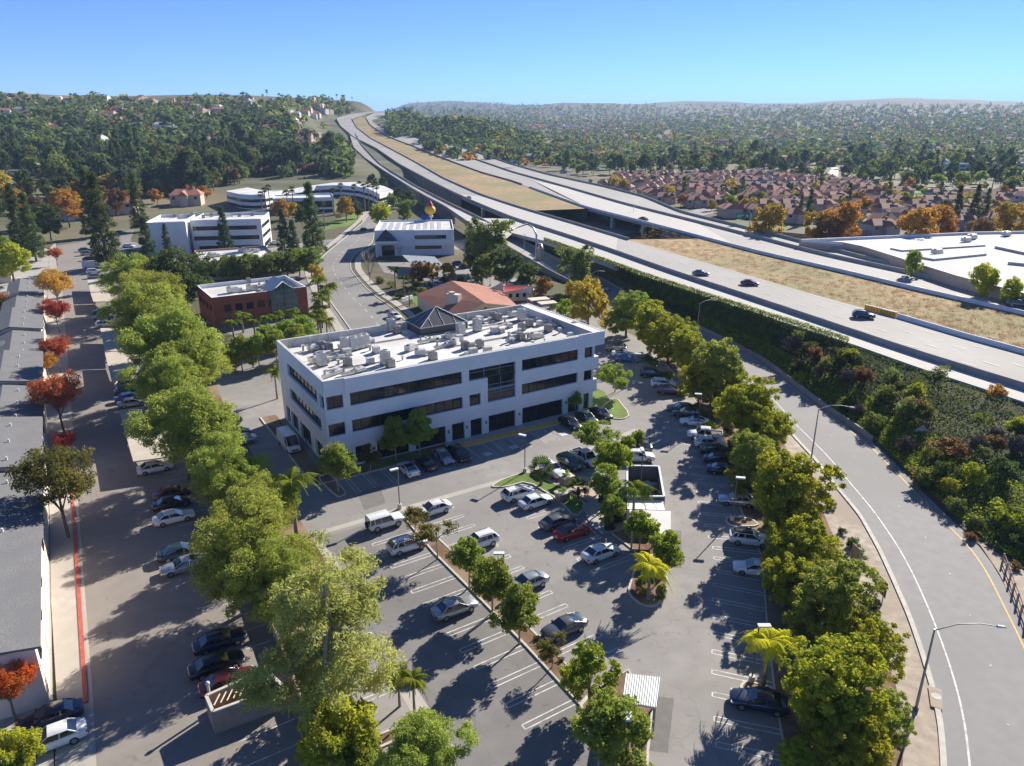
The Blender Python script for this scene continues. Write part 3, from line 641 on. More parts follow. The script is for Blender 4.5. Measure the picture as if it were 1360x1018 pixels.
rf = MB().box(.4, 48.9, .4, D - .4, RZ - .25, RZ); rf.build('roof', 'white_roof', B1)
fl = MB()
fl.box(.5, 46.6, .5, D - .5, .02, .1); fl.build('floor_slab', 'interior_dark', B1)
for op in opsF:
    big = op[3] - op[2] > 3.2 or op[2] > 9.45 and op[0] == 22.8
    window(B1, (0, 0), X_, (0, -1), op, .42, mull=1.55 if not big else 2.6, rows=3 if big else 1, name='window' if op[2] > 1 else 'shopfront_window', frame='frame_blue' if big else 'frame_dark')
for op in opsL: window(B1, (0, 0), Y_, (-1, 0), op, .42, mull=1.8, name='window')
for op in opsR: window(B1, (47.2, 0), Y_, (1, 0), op, .42, mull=1.8, name='window')
window(B1, (0, D), X_, (0, 1), (3, 45, 9.4, 11.35), .42, name='window'); window(B1, (0, D), X_, (0, 1), (3, 45, 5.3, 7.2), .42, name='window'); window(B1, (0, D), X_, (0, 1), (3, 45, .6, 3.0), .42, name='window')
# blue spandrel bands of the tall window
for sa in ((22.85, 11.6), (26.15, 7.1)): MB().box(sa[0], 31.25, .33, .40, sa[1], sa[1] + .4).build('glazing_band', 'frame_blue', B1)
# pyramid skylight
# roof positions are surveyed from the photo on the roof plane
def roofpos(px, py, z=RZ): x, y = G(px, py, z); x -= O_B.x; y -= O_B.y; return (x * UX + y * UY, -x * UY + y * UX)
qL, qF, qR = roofpos(537.5, 426, RZ + 1.35), roofpos(564, 440, RZ + 1.35), roofpos(615, 424.5, RZ + 1.35)
u0_, u1_, v0_ = (qL[0] + qF[0]) / 2, qR[0], (qF[1] + qR[1]) / 2; v1_ = min(qL[1], v0_ + 10); pu, pv = (u0_ + u1_) / 2, (v0_ + v1_) / 2
py_ = MB(); base = [(u0_, v0_), (u1_, v0_), (u1_, v1_), (u0_, v1_)]; ap = (pu, pv, RZ + 4.0)
py_.add([(*b, RZ + 1.35) for b in base] + [ap], [(0, 1, 4), (1, 2, 4), (2, 3, 4), (3, 0, 4)]); py_.prism(base, RZ, RZ + 1.33)
pyo = py_.build('skylight_pyramid', 'slate', B1)
bars = MB()
for k in range(4):
    a = Vector((*base[k], RZ + 1.37)); b = Vector((*base[(k + 1) % 4], RZ + 1.37)); c = Vector(ap) + Vector((0, 0, .04))
    bars.tube([a, c], .09, 5); bars.tube([a, b], .08, 5)
    for f in (.25, .5, .75):
        q = a.lerp(b, f); tt = 1 - abs(f - .5) * 2; e = (a if f < .5 else b).lerp(c, min(.96, 1 - abs(f - .5) * 0 - (0.5 - min(f, 1 - f)) * 2 * 1.0)) if f != .5 else c
        bars.tube([q, e], .04, 4)
bars.build('glazing_bar', 'metal_light', pyo)
# roof walkway pads and pipes
rp = MB()
for px, py, qx, qy in [(420, 470, 600, 440), (560, 448, 700, 425), (600, 462, 780, 430), (430, 495, 520, 480), (640, 440, 735, 415)]:
    a, b = roofpos(px, py), roofpos(qx, qy); rp.tube([(a[0], a[1], RZ + .15), (b[0], b[1], RZ + .15)], .09, 5); rp.tube([(a[0], a[1] + .4, RZ + .12), (b[0], b[1] + .4, RZ + .12)], .06, 5)
rp.build('roof_pipework', 'metal_grey', B1)
for u, z in ((22.2, 2.0), (25.7, 2.0), (32.0, 2.1), (41.4, 2.2), (19.0, 1.9)): MB().box(u - .18, u + .18, -.06, -.002, z - .25, z + .25).build('number_plate', 'frame_blue', B1)

# ---- roof-top plant: prototypes
def condenser(name, lab, cat, mats, sx, sy, h, fan=True, group=None, legs=True):
    t = thing(name, lab, cat, group=group)
    c = MB().box(-sx / 2, sx / 2, -sy / 2, sy / 2, .18, h)
    for k in range(int(h / .16) - 1):
        z = .3 + k * .16
        if z > h - .15: break
        c.box(-sx / 2 - .02, sx / 2 + .02, -sy / 2 - .02, sy / 2 + .02, z, z + .05)
    c.build('casing', mats[0], t)
    if fan:
        f = MB().tube([(0, 0, h - .02), (0, 0, h + .12)], min(sx, sy) * .42, 12); f.tube([(0, 0, h + .10), (0, 0, h + .125)], min(sx, sy) * .33, 10, 1); f.build('fan', [mats[0], 'metal_dark'], t)
    l = MB()
    for a in (-1, 1): l.box(-sx / 2 - .1, sx / 2 + .1, a * sy * .35 - .07, a * sy * .35 + .07, 0, .178)
    l.build('skid', 'metal_dark', t); return t
cA = condenser('rooftop_condenser', '', 'air conditioner', ['metal_light'], 1.3, 1.2, 2.2)
cB = condenser('rooftop_condenser', '', 'air conditioner', ['metal_grey'], 1.1, 1.1, 1.3)
cC = thing('rooftop_unit', '', 'air conditioner')
m_ = MB().box(-1.3, 1.3, -.8, .8, .25, 1.5); m_.box(-1.25, -.2, -.84, .84, .5, 1.3); m_.build('casing', 'metal_light', cC)
m_ = MB().box(1.3, 2.4, -.45, .45, .3, 1.1); m_.add([(2.0, -.5, 1.1), (2.9, -.5, .1), (2.9, .5, .1), (2.0, .5, 1.1), (2.0, -.5, .1), (2.0, .5, .1)], [(0, 1, 2, 3), (0, 4, 1), (3, 2, 5)]); m_.build('duct', 'metal_light', cC)
m_ = MB().tube([(-.7, 0, 1.48), (-.7, 0, 1.68)], .45, 12); m_.build('fan', 'metal_dark', cC)
cD = thing('rooftop_duct', '', 'duct'); m_ = MB().box(-2.6, 2.6, -.4, .4, .3, .9); m_.box(2.2, 3.0, -.4, 1.6, .3, .9); m_.build('trunking', 'metal_light', cD)
m_ = MB().tube([(-1.8, 0, .85), (-1.8, 0, 1.7), (-1.8, -.5, 1.9)], .25, 8); m_.build('vent_pipe', 'metal_grey', cD); MB().tube([(0.6, 0, .85), (.6, 0, 1.4)], .3, 8).build('vent_cowl', 'metal_grey', cD)
PROTO = {'A': cA, 'B': cB, 'C': cC, 'D': cD}; FIRST = dict.fromkeys('ABCD', True)
def plant(kind, px, py, lab, z=RZ, rot=0.0, sc=1.0, group='air conditioning plant on the white roofs'):
    x, y = G(px, py, z)
    if FIRST[kind]:
        FIRST[kind] = False; o = PROTO[kind]; o.location = (x, y, z); o.rotation_euler = (0, 0, YAW + rot); o.scale = (sc,) * 3; return tag(o, lab, None, group)
    return copy_tree(PROTO[kind], (x, y, z), YAW + rot, sc, lab, group)
gC = 'condensers in the bank on the big white roof'
for i, (px, py) in enumerate([(459, 466), (470, 465), (478, 463), (485, 461)]): plant('A', px, py, ORD[i] + ' tall silver condenser from the left in the bank of four', group=gC)
for px, py, k, lab, r_ in [
    (416, 466, 'C', 'silver roof unit near the back left corner of the big office', 0), (428, 464, 'B', 'dark condenser beside the back left roof unit of the big office', 0), (437, 466, 'B', 'grey condenser between the bank of four and the left roof edge', 0),
    (419, 482, 'C', 'silver roof unit nearest the left edge of the big office', .3), (428, 486, 'A', 'tall pale condenser by the left roof edge of the big office', 0), (462, 486, 'B', 'single grey condenser on open roof before the bank of four', 0),
    (441, 500, 'D', 'ducting at the front left corner of the big office roof', .4), (468, 497, 'D', 'ducting trailing right of the lone grey condenser', .1), (512, 484, 'A', 'paired silver condenser near the front edge of the big roof', 0), (519, 488, 'B', 'low silver condenser right of the paired one near the front edge', 0),
    (520, 440, 'A', 'silver condenser left of the dark skylight pyramid', 0), (528, 443, 'B', 'grey condenser between silver one and the skylight pyramid', 0), (445, 478, 'D', 'long pale ducting below the bank of four condensers', 0),
    (545, 466, 'C', 'white hooded roof unit left of centre on the big office', .5), (558, 472, 'C', 'white hooded roof unit with pipes at the centre of the big office', -.4), (575, 478, 'B', 'small brown grey condenser near the tall front window', 0), (568, 455, 'D', 'ducting running past the front of the skylight', 0),
    (599, 450, 'C', 'silver unit right below the skylight pyramid', 0), (612, 446, 'A', 'tall pale condenser right of the skylight pyramid', 0), (634, 440, 'A', 'tall white condenser standing alone right of the skylight', 0), (604, 458, 'C', 'white hooded unit with open mouth before the skylight', .8),
    (618, 464, 'B', 'grey condenser above the tall front window', 0), (637, 462, 'B', 'pale condenser right of the tall front window top', 0), (628, 468, 'B', 'low unit at the roof edge over the tall front window', 0), (589, 462, 'D', 'duct between the hooded units of the big roof', .2),
    (655, 424, 'B', 'dark condenser at the back of the big roof, first of a pair', 0), (662, 426, 'B', 'dark condenser at the back of the big roof, second of a pair', 0), (681, 421, 'C', 'grey roof unit near the back parapet of the big office', 0), (693, 426, 'A', 'tall grey condenser near the back right of the big roof', 0),
    (693, 439, 'B', 'blue grey condenser in the right part of the big roof', 0), (703, 434, 'B', 'pale condenser right of the blue grey one', 0), (728, 441, 'B', 'lone tan condenser near the right roof edge', 0), (710, 450, 'C', 'pair of grey boxes near the front right of the big roof', 0), (692, 452, 'B', 'tan condenser close to the front right parapet', 0), (682, 453, 'D', 'small ducting beside the tan condenser', .3),
    (762, 438, 'B', 'white box by the right end parapet', 0), (772, 436, 'B', 'white box in the right end corner of the roof', 0), (735, 432, 'D', 'long flat duct along the right end of the roof', 1.3)]:
    plant(k, px, py, lab, rot=r_, sc={'A': 1, 'B': 1, 'C': .68, 'D': .7}[k])

# small vents, hatches and boxes scattered between the big units
vp = thing('roof_vent', 'small grey vent pipe on the big office roof', 'vent', group='small vents on the big office roof'); MB().tube([(0, 0, 0), (0, 0, .55)], .13, 7).build('pipe', 'metal_grey', vp); MB().tube([(0, 0, .5), (0, 0, .72)], .24, 7).build('cowl', 'metal_light', vp)
bx2 = thing('roof_box', 'low white electrical box on the big office roof', 'box', group='small boxes on the big office roof'); MB().box(-.4, .4, -.3, .3, .12, .7).build('box_body', 'metal_light', bx2); MB().box(-.45, .45, -.35, .35, 0, .118).build('kerb_frame', 'metal_grey', bx2)
rq = random.Random(77); fv = fb_ = True
for i in range(54):
    u, v = rq.uniform(2, 46), rq.uniform(2, 21)
    if u0_ - 1 < u < u1_ + 1 and v > v0_ - 1: continue
    p = BL(u, v, RZ + .002)
    if i % 3: 
        if fv: fv = False; vp.location = p
        else: copy_tree(vp, p, rq.uniform(0, 3), rq.uniform(.8, 1.5))
    else:
        if fb_: fb_ = False; bx2.location = p
        else: copy_tree(bx2, p, YAW + rq.choice([0, 1.57]), rq.uniform(.9, 1.8))
# ---- generic block office
def block(name, lab, px, py, yaw, L, Dp, H, wallm, bands, sides=('f', 'l', 'r'), z=0.0, roofm='white_roof', par=.8, glass='glass_dark', cat='building'):
    x, y = G(px, py, z) if not isinstance(px, Vector) else px[:2]
    t = thing(name, lab, cat, (x, y, z), yaw); wl = MB()
    fo = {'f': ((0, 0), X_, (0, -1), L), 'l': ((0, 0), Y_, (-1, 0), Dp), 'r': ((L, 0), Y_, (1, 0), Dp), 'b': ((0, Dp), X_, (0, 1), L)}
    for s, (O, d, n, ll) in fo.items():
        ops = []
        if s in sides:
            for bd in bands:
                if s in bd[0]:
                    a, b = bd[1](ll) if callable(bd[1]) else bd[1]
                    m = bd[3] if len(bd) > 3 else 1
                    for i in range(m):
                        g = (b - a) / m; ops.append((a + g * i + (.5 if m > 1 else 0), a + g * (i + 1) - (.5 if m > 1 else 0), bd[2][0], bd[2][1]))
        facade(wl, None, O, d, n, ll, H, ops)
        for op in ops: window(t, O, d, n, op, glass=glass)
    wl.build('wall', wallm, t)
    MB().box(.3, L - .3, .3, Dp - .3, H - par - .2, H - par).build('roof', roofm, t)
    p = MB()
    p.box(0.005, L - .005, .005, .3, H - par, H + .05); p.box(0.005, L - .005, Dp - .3, Dp - .005, H - par, H + .05); p.box(0.005, .3, .3, Dp - .3, H - par, H + .05); p.box(L - .3, L - .005, .3, Dp - .3, H - par, H + .05)
    p.build('parapet', wallm if wallm != 'brick' else 'white_wall', t)
    return t
def corner(px, py, z):  return G(px, py, z)
def span(p, q, z):  a, b = G(*p, z), G(*q, z); return math.dist(a, b), math.atan2(b[1] - a[1], b[0] - a[0])
# brick office with glass gable
Lb, yb = span((316, 461 - 0), (506, 441), 8.0)
zb = 7.5; pA, pB_, pC = (281, 396), (407, 381), (264, 380)
L_, ya = span(pA, pB_, zb); Dp_, _ = span(pA, pC, zb); o = Vector((*G(*pA, zb), 0))
fa, fb = G(263.5, 379.5, zb), G(281, 396, zb)
BR = block('brick_office', 'two storey red brick office with white parapet roof and a green glass gable', o, 0, ya, L_, 17.5, zb, 'brick', [('f', (2.0, 15.5), (3.6, 5.4), 5), ('f', (2, 15.5), (.4, 2.2), 5), ('l', lambda l: (1, l - 1), (3.6, 5.2), 4)], par=.9)
gx = L_ * .74
g = MB(); w2 = 3.6; gz = zb + .25
g.add([(gx - w2, -.4, zb - .6), (gx, -.4, zb + 2.3), (gx + w2, -.4, zb - .6), (gx - w2, 8, zb - .6), (gx, 7.5, zb + 2.3), (gx + w2, 8, zb - .6)], [(0, 1, 4, 3), (1, 2, 5, 4)]); g.build('gable_roof', 'metal_light', BR)
g = MB(); g.add([(gx - w2 + .2, -.3, 0), (gx + w2 - .2, -.3, 0), (gx + w2 - .2, -.3, zb - .6), (gx, -.3, zb + 2.0), (gx - w2 + .2, -.3, zb - .6)], [(0, 1, 2, 3, 4)])
mat('glass_green', (.03, .075, .07), .08, 0, spec=.9)
gg = g.build('gable_glazing', 'glass_green', BR); g = MB()
for i in range(8): u = gx - w2 + .25 + i * (2 * w2 - .5) / 7; g.box(u - .05, u + .05, -.36, -.31, 0, zb - .6 + (2.6 * (1 - abs(u - gx) / w2)))
for zz in (1.5, 3, 4.5, 6, 7.2): g.box(gx - w2 + .2 + max(0, zz - 6.9) * 1.4, gx + w2 - .2 - max(0, zz - 6.9) * 1.4, -.355, -.312, zz - .04, zz + .04)
g.build('glazing_bar', 'frame_blue', BR)
for px, py, k, lab in [(309, 389, 'C', 'grey roof unit at the left of the brick office roof'), (335, 386, 'C', 'roof unit at the centre of the brick office roof'), (330, 376, 'B', 'small condenser at the back of the brick office roof'), (342, 383, 'D', 'ducting beside the gable of the brick office')]: plant(k, px, py, lab, z=zb - .9)
# low beige office behind it
pA, pB_ = (268, 351), (345, 345); L_, ya = span(pA, pB_, 6.0)
LO = block('low_office', 'low beige single storey office with flat white roof behind the brick office', Vector((*G(268, 349, 6.0), 0)), 0, ya, L_ * 1.35, 26, 6.0, 'beige_wall', [('f', (1, L_ * 1.2), (1.0, 3.2), 6)], par=.6)
for px, py, k, lab in [(282, 342, 'C', 'roof unit on the low beige office, left end'), (322, 335, 'C', 'roof unit on the low beige office, by the screen'), (334, 336, 'D', 'ducting on the low beige office roof')]: plant(k, px, py, lab, z=5.4)
sc_ = MB(); xx, yy = G(325, 333, 5.4)
# white three storey office on the left
z3 = 12.0
pA, pB_, pC = (252, 294), (347, 292), (365, 283); L_, ya = span(pA, pB_, z3)
WO = block('white_office', 'long white three storey office with two dark window bands and conical pines in front', Vector((*G(252, 293, z3), 0)), 0, ya, L_, 24, z3, 'white_wall', [('fr', lambda l: (.6, l * .93), (8.0, 9.6)), ('fr', lambda l: (.6, l * .95), (4.2, 5.8)), ('f', lambda l: (2, l * .95), (.2, 2.0)), ('r', lambda l: (3, l - 3), (.2, 2.2))], par=1.0)
WL = block('white_office_wing', 'projecting white wing at the left end of the long white office', Vector((*G(192, 296, z3), 0)), 0, span((192, 296), (243, 294.5), z3)[1] + R(-2), span((192, 296), (244, 294), z3)[0], 26, z3 - .05, 'white_wall', [('f', lambda l: (6, l * .62), (8.0, 9.6)), ('f', lambda l: (6, l * .62), (4.2, 5.8))], par=1.0)
sw = MB(); a = Vector((*G(219, 296, z3), 0)); b = Vector((*G(247, 295, z3), 0)); 
sh = thing('stair_tower', 'blank white stair tower between the wing and the long white office', 'tower', a, span((219, 296), (247, 295), z3)[1]); MB().box(0, (b - a).length, -2.5, 6, 0, z3 + .4).build('wall', 'white_wall', sh); MB().box(.3, (b - a).length - .3, -2.2, 5.7, z3 + .38, z3 + .5).build('roof_cap', 'white_roof', sh)
for i, (px, py) in enumerate([(232, 289), (240, 291), (246, 290), (258, 288), (270, 290), (281, 288), (300, 289), (318, 288), (335, 287)]): plant('BCBCBBCBB'[i], px, py, ORD[i] + ' small plant box from the left along the long white office roof', z=z3 - 1, group='plant boxes along the white office roof')
# curved office and its front block, far
z4 = 9.0
CO = thing('curved_office', 'long low white curved office with dark window bands and palms behind', 'building', (*G(300, 255, z4), 0), 0)
pts = [(300, 254), (318, 258), (334, 259), (352, 258), (368, 255), (392, 251), (420, 247), (450, 246), (475, 248), (492, 252), (504, 258)]
O4 = Vector((*G(300, 255, z4), 0)); F = [Vector((*G(x, y, z4), 0)) - O4 for x, y in pts]; Bk = [p + Vector((4, 26, 0)) for p in F]
for (za, zb_, mm, ins, nm) in [(0, 1.2, 'white_wall', 0, 'wall'), (1.2, 2.8, 'glass_dark', .5, 'window_band'), (2.8, 4.6, 'white_wall', 0, 'wall_band'), (4.6, 6.3, 'glass_dark', .5, 'window_band'), (6.3, 9.0, 'white_wall', 0, 'wall_band')]:
    mb = MB(); PP = [p + Vector((0, ins, 0)) for p in F] + [p - Vector((0, ins, 0)) for p in Bk[::-1]]
    n = len(PP); mb.add([(p.x, p.y, za) for p in PP] + [(p.x, p.y, zb_) for p in PP], [(i, (i + 1) % n, n + (i + 1) % n, n + i) for i in range(n)])
    half = len(F); mb.add([(p.x, p.y, zb_) for p in F] + [(p.x, p.y, zb_) for p in Bk], [(i, i + 1, half + i + 1, half + i) for i in range(half - 1)]); mb.build(nm, mm, CO)
mb = MB(); mb.add([(p.x * .995, p.y + 1, 9.01) for p in F] + [(p.x, p.y - 1, 9.01) for p in Bk], [(i, i + 1, half + i + 1, half + i) for i in range(half - 1)]); mb.build('roof', 'white_roof', CO)
FB = block('front_office', 'white roofed brown office block standing before the curved office', Vector((*G(362, 264, 8.5), 0)), 0, span((362, 264), (443, 262), 8.5)[1], span((362, 264), (443, 262), 8.5)[0], 22, 8.5, 'white_wall', [('f', lambda l: (.5, l - 1), (3.0, 6.6)), ('r', lambda l: (.5, l - 1), (5.2, 6.6)), ('f', lambda l: (.5, l - 1), (.3, 2.0))], par=.6)
for i, (px, py) in enumerate([(378, 256), (386, 257), (408, 255), (425, 254), (437, 252)]): plant('BCBBC'[i], px, py, ORD[i] + ' plant box from the left on the block before the curved office', z=7.9, group='plant boxes on the front office roof')
# white two storey office with dark awning pyramid
z5 = 9.6
pA, pB_ = (497, 307), (603, 305.5); L_, ya = span(pA, pB_, z5)
AW = block('awning_office', 'white two storey office with dark pyramid awning over its glass entrance', Vector((*G(497, 306.5, z5), 0)), 0, ya, L_, 30, z5, 'white_wall', [('f', (L_ * .50, L_ * .90), (6.2, 7.7)), ('f', (L_ * .50, L_ * .84), (2.4, 3.8)), ('f', (L_ * .08, L_ * .24), (.05, 4.0), 1)], par=.5)
a = MB(); ux = L_ * .145; a.add([(ux - 4.0, -2.6, 5.9), (ux + 4.0, -2.6, 5.9), (ux + 4, -.02, 5.9), (ux - 4, -.02, 5.9), (ux, -.1, 10.2)], [(0, 1, 4), (1, 2, 4), (3, 0, 4), (0, 3, 2, 1)]); a.build('awning', 'slate', AW)
a = MB().box(ux - 4, ux + 4.4, -2.6, -.02, 4.9, 5.89); a.box(ux - 4, ux - 3.3, -2.6, -1.9, 0, 4.9); a.box(L_ * .50, L_ * .995, -.9, -.02, 7.72, z5 + .06); a.box(L_ * .50, L_ * .995, -.9, -.02, 3.85, 6.15); a.build('porch', 'white_wall', AW)
a = MB()
for i in range(9): a.box(2 + i * L_ / 11, 2.3 + i * L_ / 11 + 1.2, 3, 26, z5 - .49, z5 - .42)
a.build('roof_panel', 'metal_light', AW)
# inflatable standing on that roof
inf = thing('roof_inflatable', 'blue, yellow and red advertising inflatable on the awning office roof', 'inflatable', (*G(571, 292, z5), z5 - .4), 0)
def ball(mb, c, r, mi=0, n=12, sq=(1, 1, 1)):
    vs = []; fs = []
    for i in range(n + 1):
        t = math.pi * i / n
        for j in range(n): p = 2 * math.pi * j / n; vs.append((c[0] + r * sq[0] * math.sin(t) * math.cos(p), c[1] + r * sq[1] * math.sin(t) * math.sin(p), c[2] + r * sq[2] * math.cos(t)))
    for i in range(n):
        for j in range(n): fs.append((i * n + j, (i + 1) * n + j, (i + 1) * n + (j + 1) % n, i * n + (j + 1) % n))
    mb.add(vs, fs, mi, True); return mb
mat('inf_yellow', (.75, .42, .03), .5, 0); mat('inf_blue', (.03, .06, .3), .5, 0); mat('inf_red', (.5, .03, .06), .5, 0)
b_ = ball(MB(), (-2.0, 0, 1.6), 1.7, sq=(1, .8, .95)); b_.box(-3, -1.2, -.8, .8, 0, .3); b_.build('base', 'inf_blue', inf)
ball(MB(), (.2, 0, 4.3), 2.3, sq=(1, .9, .85)).build('middle', 'inf_yellow', inf)
k_ = MB().tube([(.3, 0, 5.9), (.3, 0, 7.0), (.4, 0, 8.2)], [1.35, .95, .15], 12); k_.build('cap', 'inf_red', inf)
b_ = ball(MB(), (.6, -.4, 1.9), .8); b_.tube([(.5, 0, 0), (.5, 0, 3)], .2, 6); b_.build('stalk', 'white_wall', inf)
# slatted carport before it
def shade_roof(name, lab, pix, z, m, ribs=0, posts=True, th=.18, group=None, cat='carport'):
    P_ = [Vector((*G(x, y, z), z)) for x, y in pix]; c = sum(P_, Vector()) / len(P_); t = thing(name, lab, cat, (c.x, c.y, 0), 0, group)
    Q = [(p.x - c.x, p.y - c.y) for p in P_]; mb = MB().prism(Q, z - th, z)
    mb.build('roof', m, t)
    if ribs:
        r_ = MB(); a, b, cc, d = [Vector((*q, 0)) for q in Q]
        for i in range(ribs + 1):
            f = i / ribs; p = a.lerp(b, f); q = d.lerp(cc, f); r_.tube([(p.x, p.y, z + .03), (q.x, q.y, z + .03)], .05, 4, cap=False)
        r_.build('rib', m, t)
    if posts:
        for i, q in enumerate(Q): MB().rbox(q[0] * .93, q[1] * .93, 0, z - th, .16, .16, YAW).build('post', 'metal_grey', t)
    return t
shade_roof('carport', 'grey ribbed carport roof in front of the awning office', [(534, 339), (577, 341), (590, 353), (550, 354)], 3.2, 'corrugated', 12)
# tiled roof building (nursery) with shade sails
z6 = 3.4
NU = thing('tiled_building', 'low building with broad salmon tiled hip roof behind the big office', 'building', (*G(600, 418, 0), 0), 0)
O6 = Vector((*G(600, 418, 0), 0))
def q6(px, py, z): x, y = G(px, py, z); return (x - O6.x, y - O6.y, z)
e1, e2, e3, e4 = q6(552, 391, 3.4), q6(598, 426, 3.4), q6(688, 407, 3.4), q6(622, 376, 3.4)
r1, r2, r3 = q6(600, 373, 7.2), q6(645, 403, 7.2), q6(672, 398, 3.6)
mb = MB(); mb.add([e1, e2, r2, r1], [(0, 1, 2, 3)]); mb.add([r1, r2, e3, q6(665, 387, 3.4)], [(0, 1, 2, 3)]); mb.add([e1, r1, q6(640, 378, 3.4)], [(0, 1, 2)]); mb.add([r1, q6(665, 387, 3.4), q6(640, 378, 3.4)], [(0, 1, 2)]); mb.build('roof', 'tile_roof', NU)
mb = MB(); mb.add([e2, e3, r2], [(0, 1, 2)]); bs_ = [(p[0] * .96, p[1] * .96 + .3) for p in (e1, e2, e3, q6(665, 387, 3.4), q6(640, 378, 3.4))]; mb.prism(bs_, 0, 3.3); mb.build('wall', 'cream', NU)
cpos = q6(603, 400, 5.6); mb = MB().rbox(cpos[0], cpos[1], 4.2, 7.4, 3.4, 1.8, YAW - R(60)); mb.rbox(cpos[0] - .5, cpos[1], 7.35, 7.9, 1.2, 1.2, YAW); mb.build('roof_vent_box', 'cream', NU)
cpos = q6(644, 408, 5.6); MB().rbox(cpos[0], cpos[1] - .3, 3.4, 6.4, .9, .3, YAW - R(50)).build('red_panel', 'red_paint', NU)
def sail(lab, pts, m):
    P_ = [Vector((*G(x, y, z), z)) for x, y, z in pts]; c = sum(P_, Vector()) / 3; t = thing('shade_sail', lab, 'shade sail', (c.x, c.y, 0), 0, 'triangular shade sails over the play yard')
    mb = MB(); N = 8; vs = {}; 
    a, b, d = [p - Vector((c.x, c.y, 0)) for p in P_]
    for i in range(N + 1):
        for j in range(N + 1 - i):
            u, v = i / N, j / N; w3 = 1 - u - v; p = a * w3 + b * u + d * v; p.z -= 1.2 * (u * v + v * w3 + w3 * u); vs[i, j] = p
    for i in range(N):
        for j in range(N - i):
            mb.add([vs[i, j], vs[i + 1, j], vs[i, j + 1]], [(0, 1, 2)])
            if j < N - i - 1: mb.add([vs[i + 1, j], vs[i + 1, j + 1], vs[i, j + 1]], [(0, 1, 2)])
    mb.build('canopy', m, t); q = MB(); [q.tube([(p.x, p.y, 0), tuple(p)], .09, 6) for p in (a, b, d)]; q.build('mast', 'metal_grey', t)
sail('cream shade sail nearest the tiled roof', [(650, 383, 4.5), (668, 373, 6.5), (668, 386, 4)], 'sail_cream'); sail('red shade sail above the play yard', [(668, 388, 4.5), (705, 380, 5.5), (672, 377, 6)], 'sail_red'); sail('cream shade sail over the yellow play building', [(664, 387, 4.5), (708, 380, 5.5), (704, 389, 4)], 'sail_cream')
pb = block('play_building', 'small ochre building with flat roof under the shade sails', Vector((*G(669, 401, 0), 0)), 0, YAW - R(18), 8.5, 5, 3.4, 'cream', [('f', (1, 7), (1, 2.2), 3)], par=.3)
for px, py, qx, qy, lab in [(700, 396, 725, 394, 'orange tan pergola roof behind the big office corner'), (713, 401, 735, 399, 'smaller tan pergola roof behind the big office corner')]:
    shade_roof('pergola', lab, [(px, py), (qx, qy), (qx + 6, qy + 3.4), (px + 6, py + 3.6)], 3.0, 'cream', 0, th=.25, cat='pergola')
pt = thing('play_dome', 'small blue climbing dome beside the shade sails', 'play equipment', (*G(704, 394, 0), 0)); ball(MB(), (0, 0, 1.2), 1.5, n=10).build('dome', 'blue_plastic', pt)
# trash enclosure in the lot
def enclosure(name, lab, pix, h, m, capm, rail=False, group=None):
    P_ = [Vector((*G(x, y, h), 0)) for x, y in pix]; c = sum(P_, Vector()) / 4; t = thing(name, lab, 'enclosure', c, 0, group)
    Q = [p - c for p in P_]; mb = MB(); cp = MB()
    for i in range(4):
        a, b = Q[i], Q[(i + 1) % 4]; d = (b - a).normalized(); n = Vector((-d.y, d.x, 0)) * .12
        q = [(a + n)[:2], (b + n)[:2], (b - n)[:2], (a - n)[:2]]
        if i == 3 and rail: continue
        mb.prism(q, 0, h); n2 = n * 1.08; cp.prism([(a + n2)[:2], (b + n2)[:2], (b - n2)[:2], (a - n2)[:2]], h + .003, h + .12)
    mb.build('wall', m, t); cp.build('coping', capm, t); return t, Q, c
mat('enclosure_dark', (.13, .135, .14), .85, .15, 1)
enclosure('bin_enclosure', 'dark roofless plant enclosure with pale coping in the middle of the car park', [(833, 660), (882, 660), (875, 620), (833, 619)], 3.0, 'enclosure_dark', 'barrier_white')
for px, py, lab in [(853, 637, 'white unit at the back inside the dark plant enclosure'), (855, 655, 'white unit at the front inside the dark plant enclosure')]: plant('C', px, py, lab, z=.05, sc=.9, group='units inside the plant enclosure')
sw = thing('store_building', 'low white store with flat roof joined to the dark plant enclosure', 'shed', (*G(833, 676, 2.6), 0), 0)
a, b, c_, d = [Vector((*G(x, y, 2.6), 0)) - Vector(sw.location) for x, y in [(833, 676), (883, 678), (880, 662), (833, 662)]]
MB().prism([a[:2], b[:2], c_[:2], d[:2]], 0, 2.6).build('wall', 'white_wall', sw)
shade_roof('flat_canopy', 'bright white flat canopy roof behind the dark plant enclosure', [(838, 706), (891, 712), (891, 679), (836, 677)], 3.0, 'white_roof', 0, cat='canopy')
shade_roof('flat_canopy', 'silver ribbed canopy roof near the bottom of the car park', [(827, 932), (871, 940), (876, 900), (832, 895)], 2.9, 'corrugated', 14, cat='canopy')
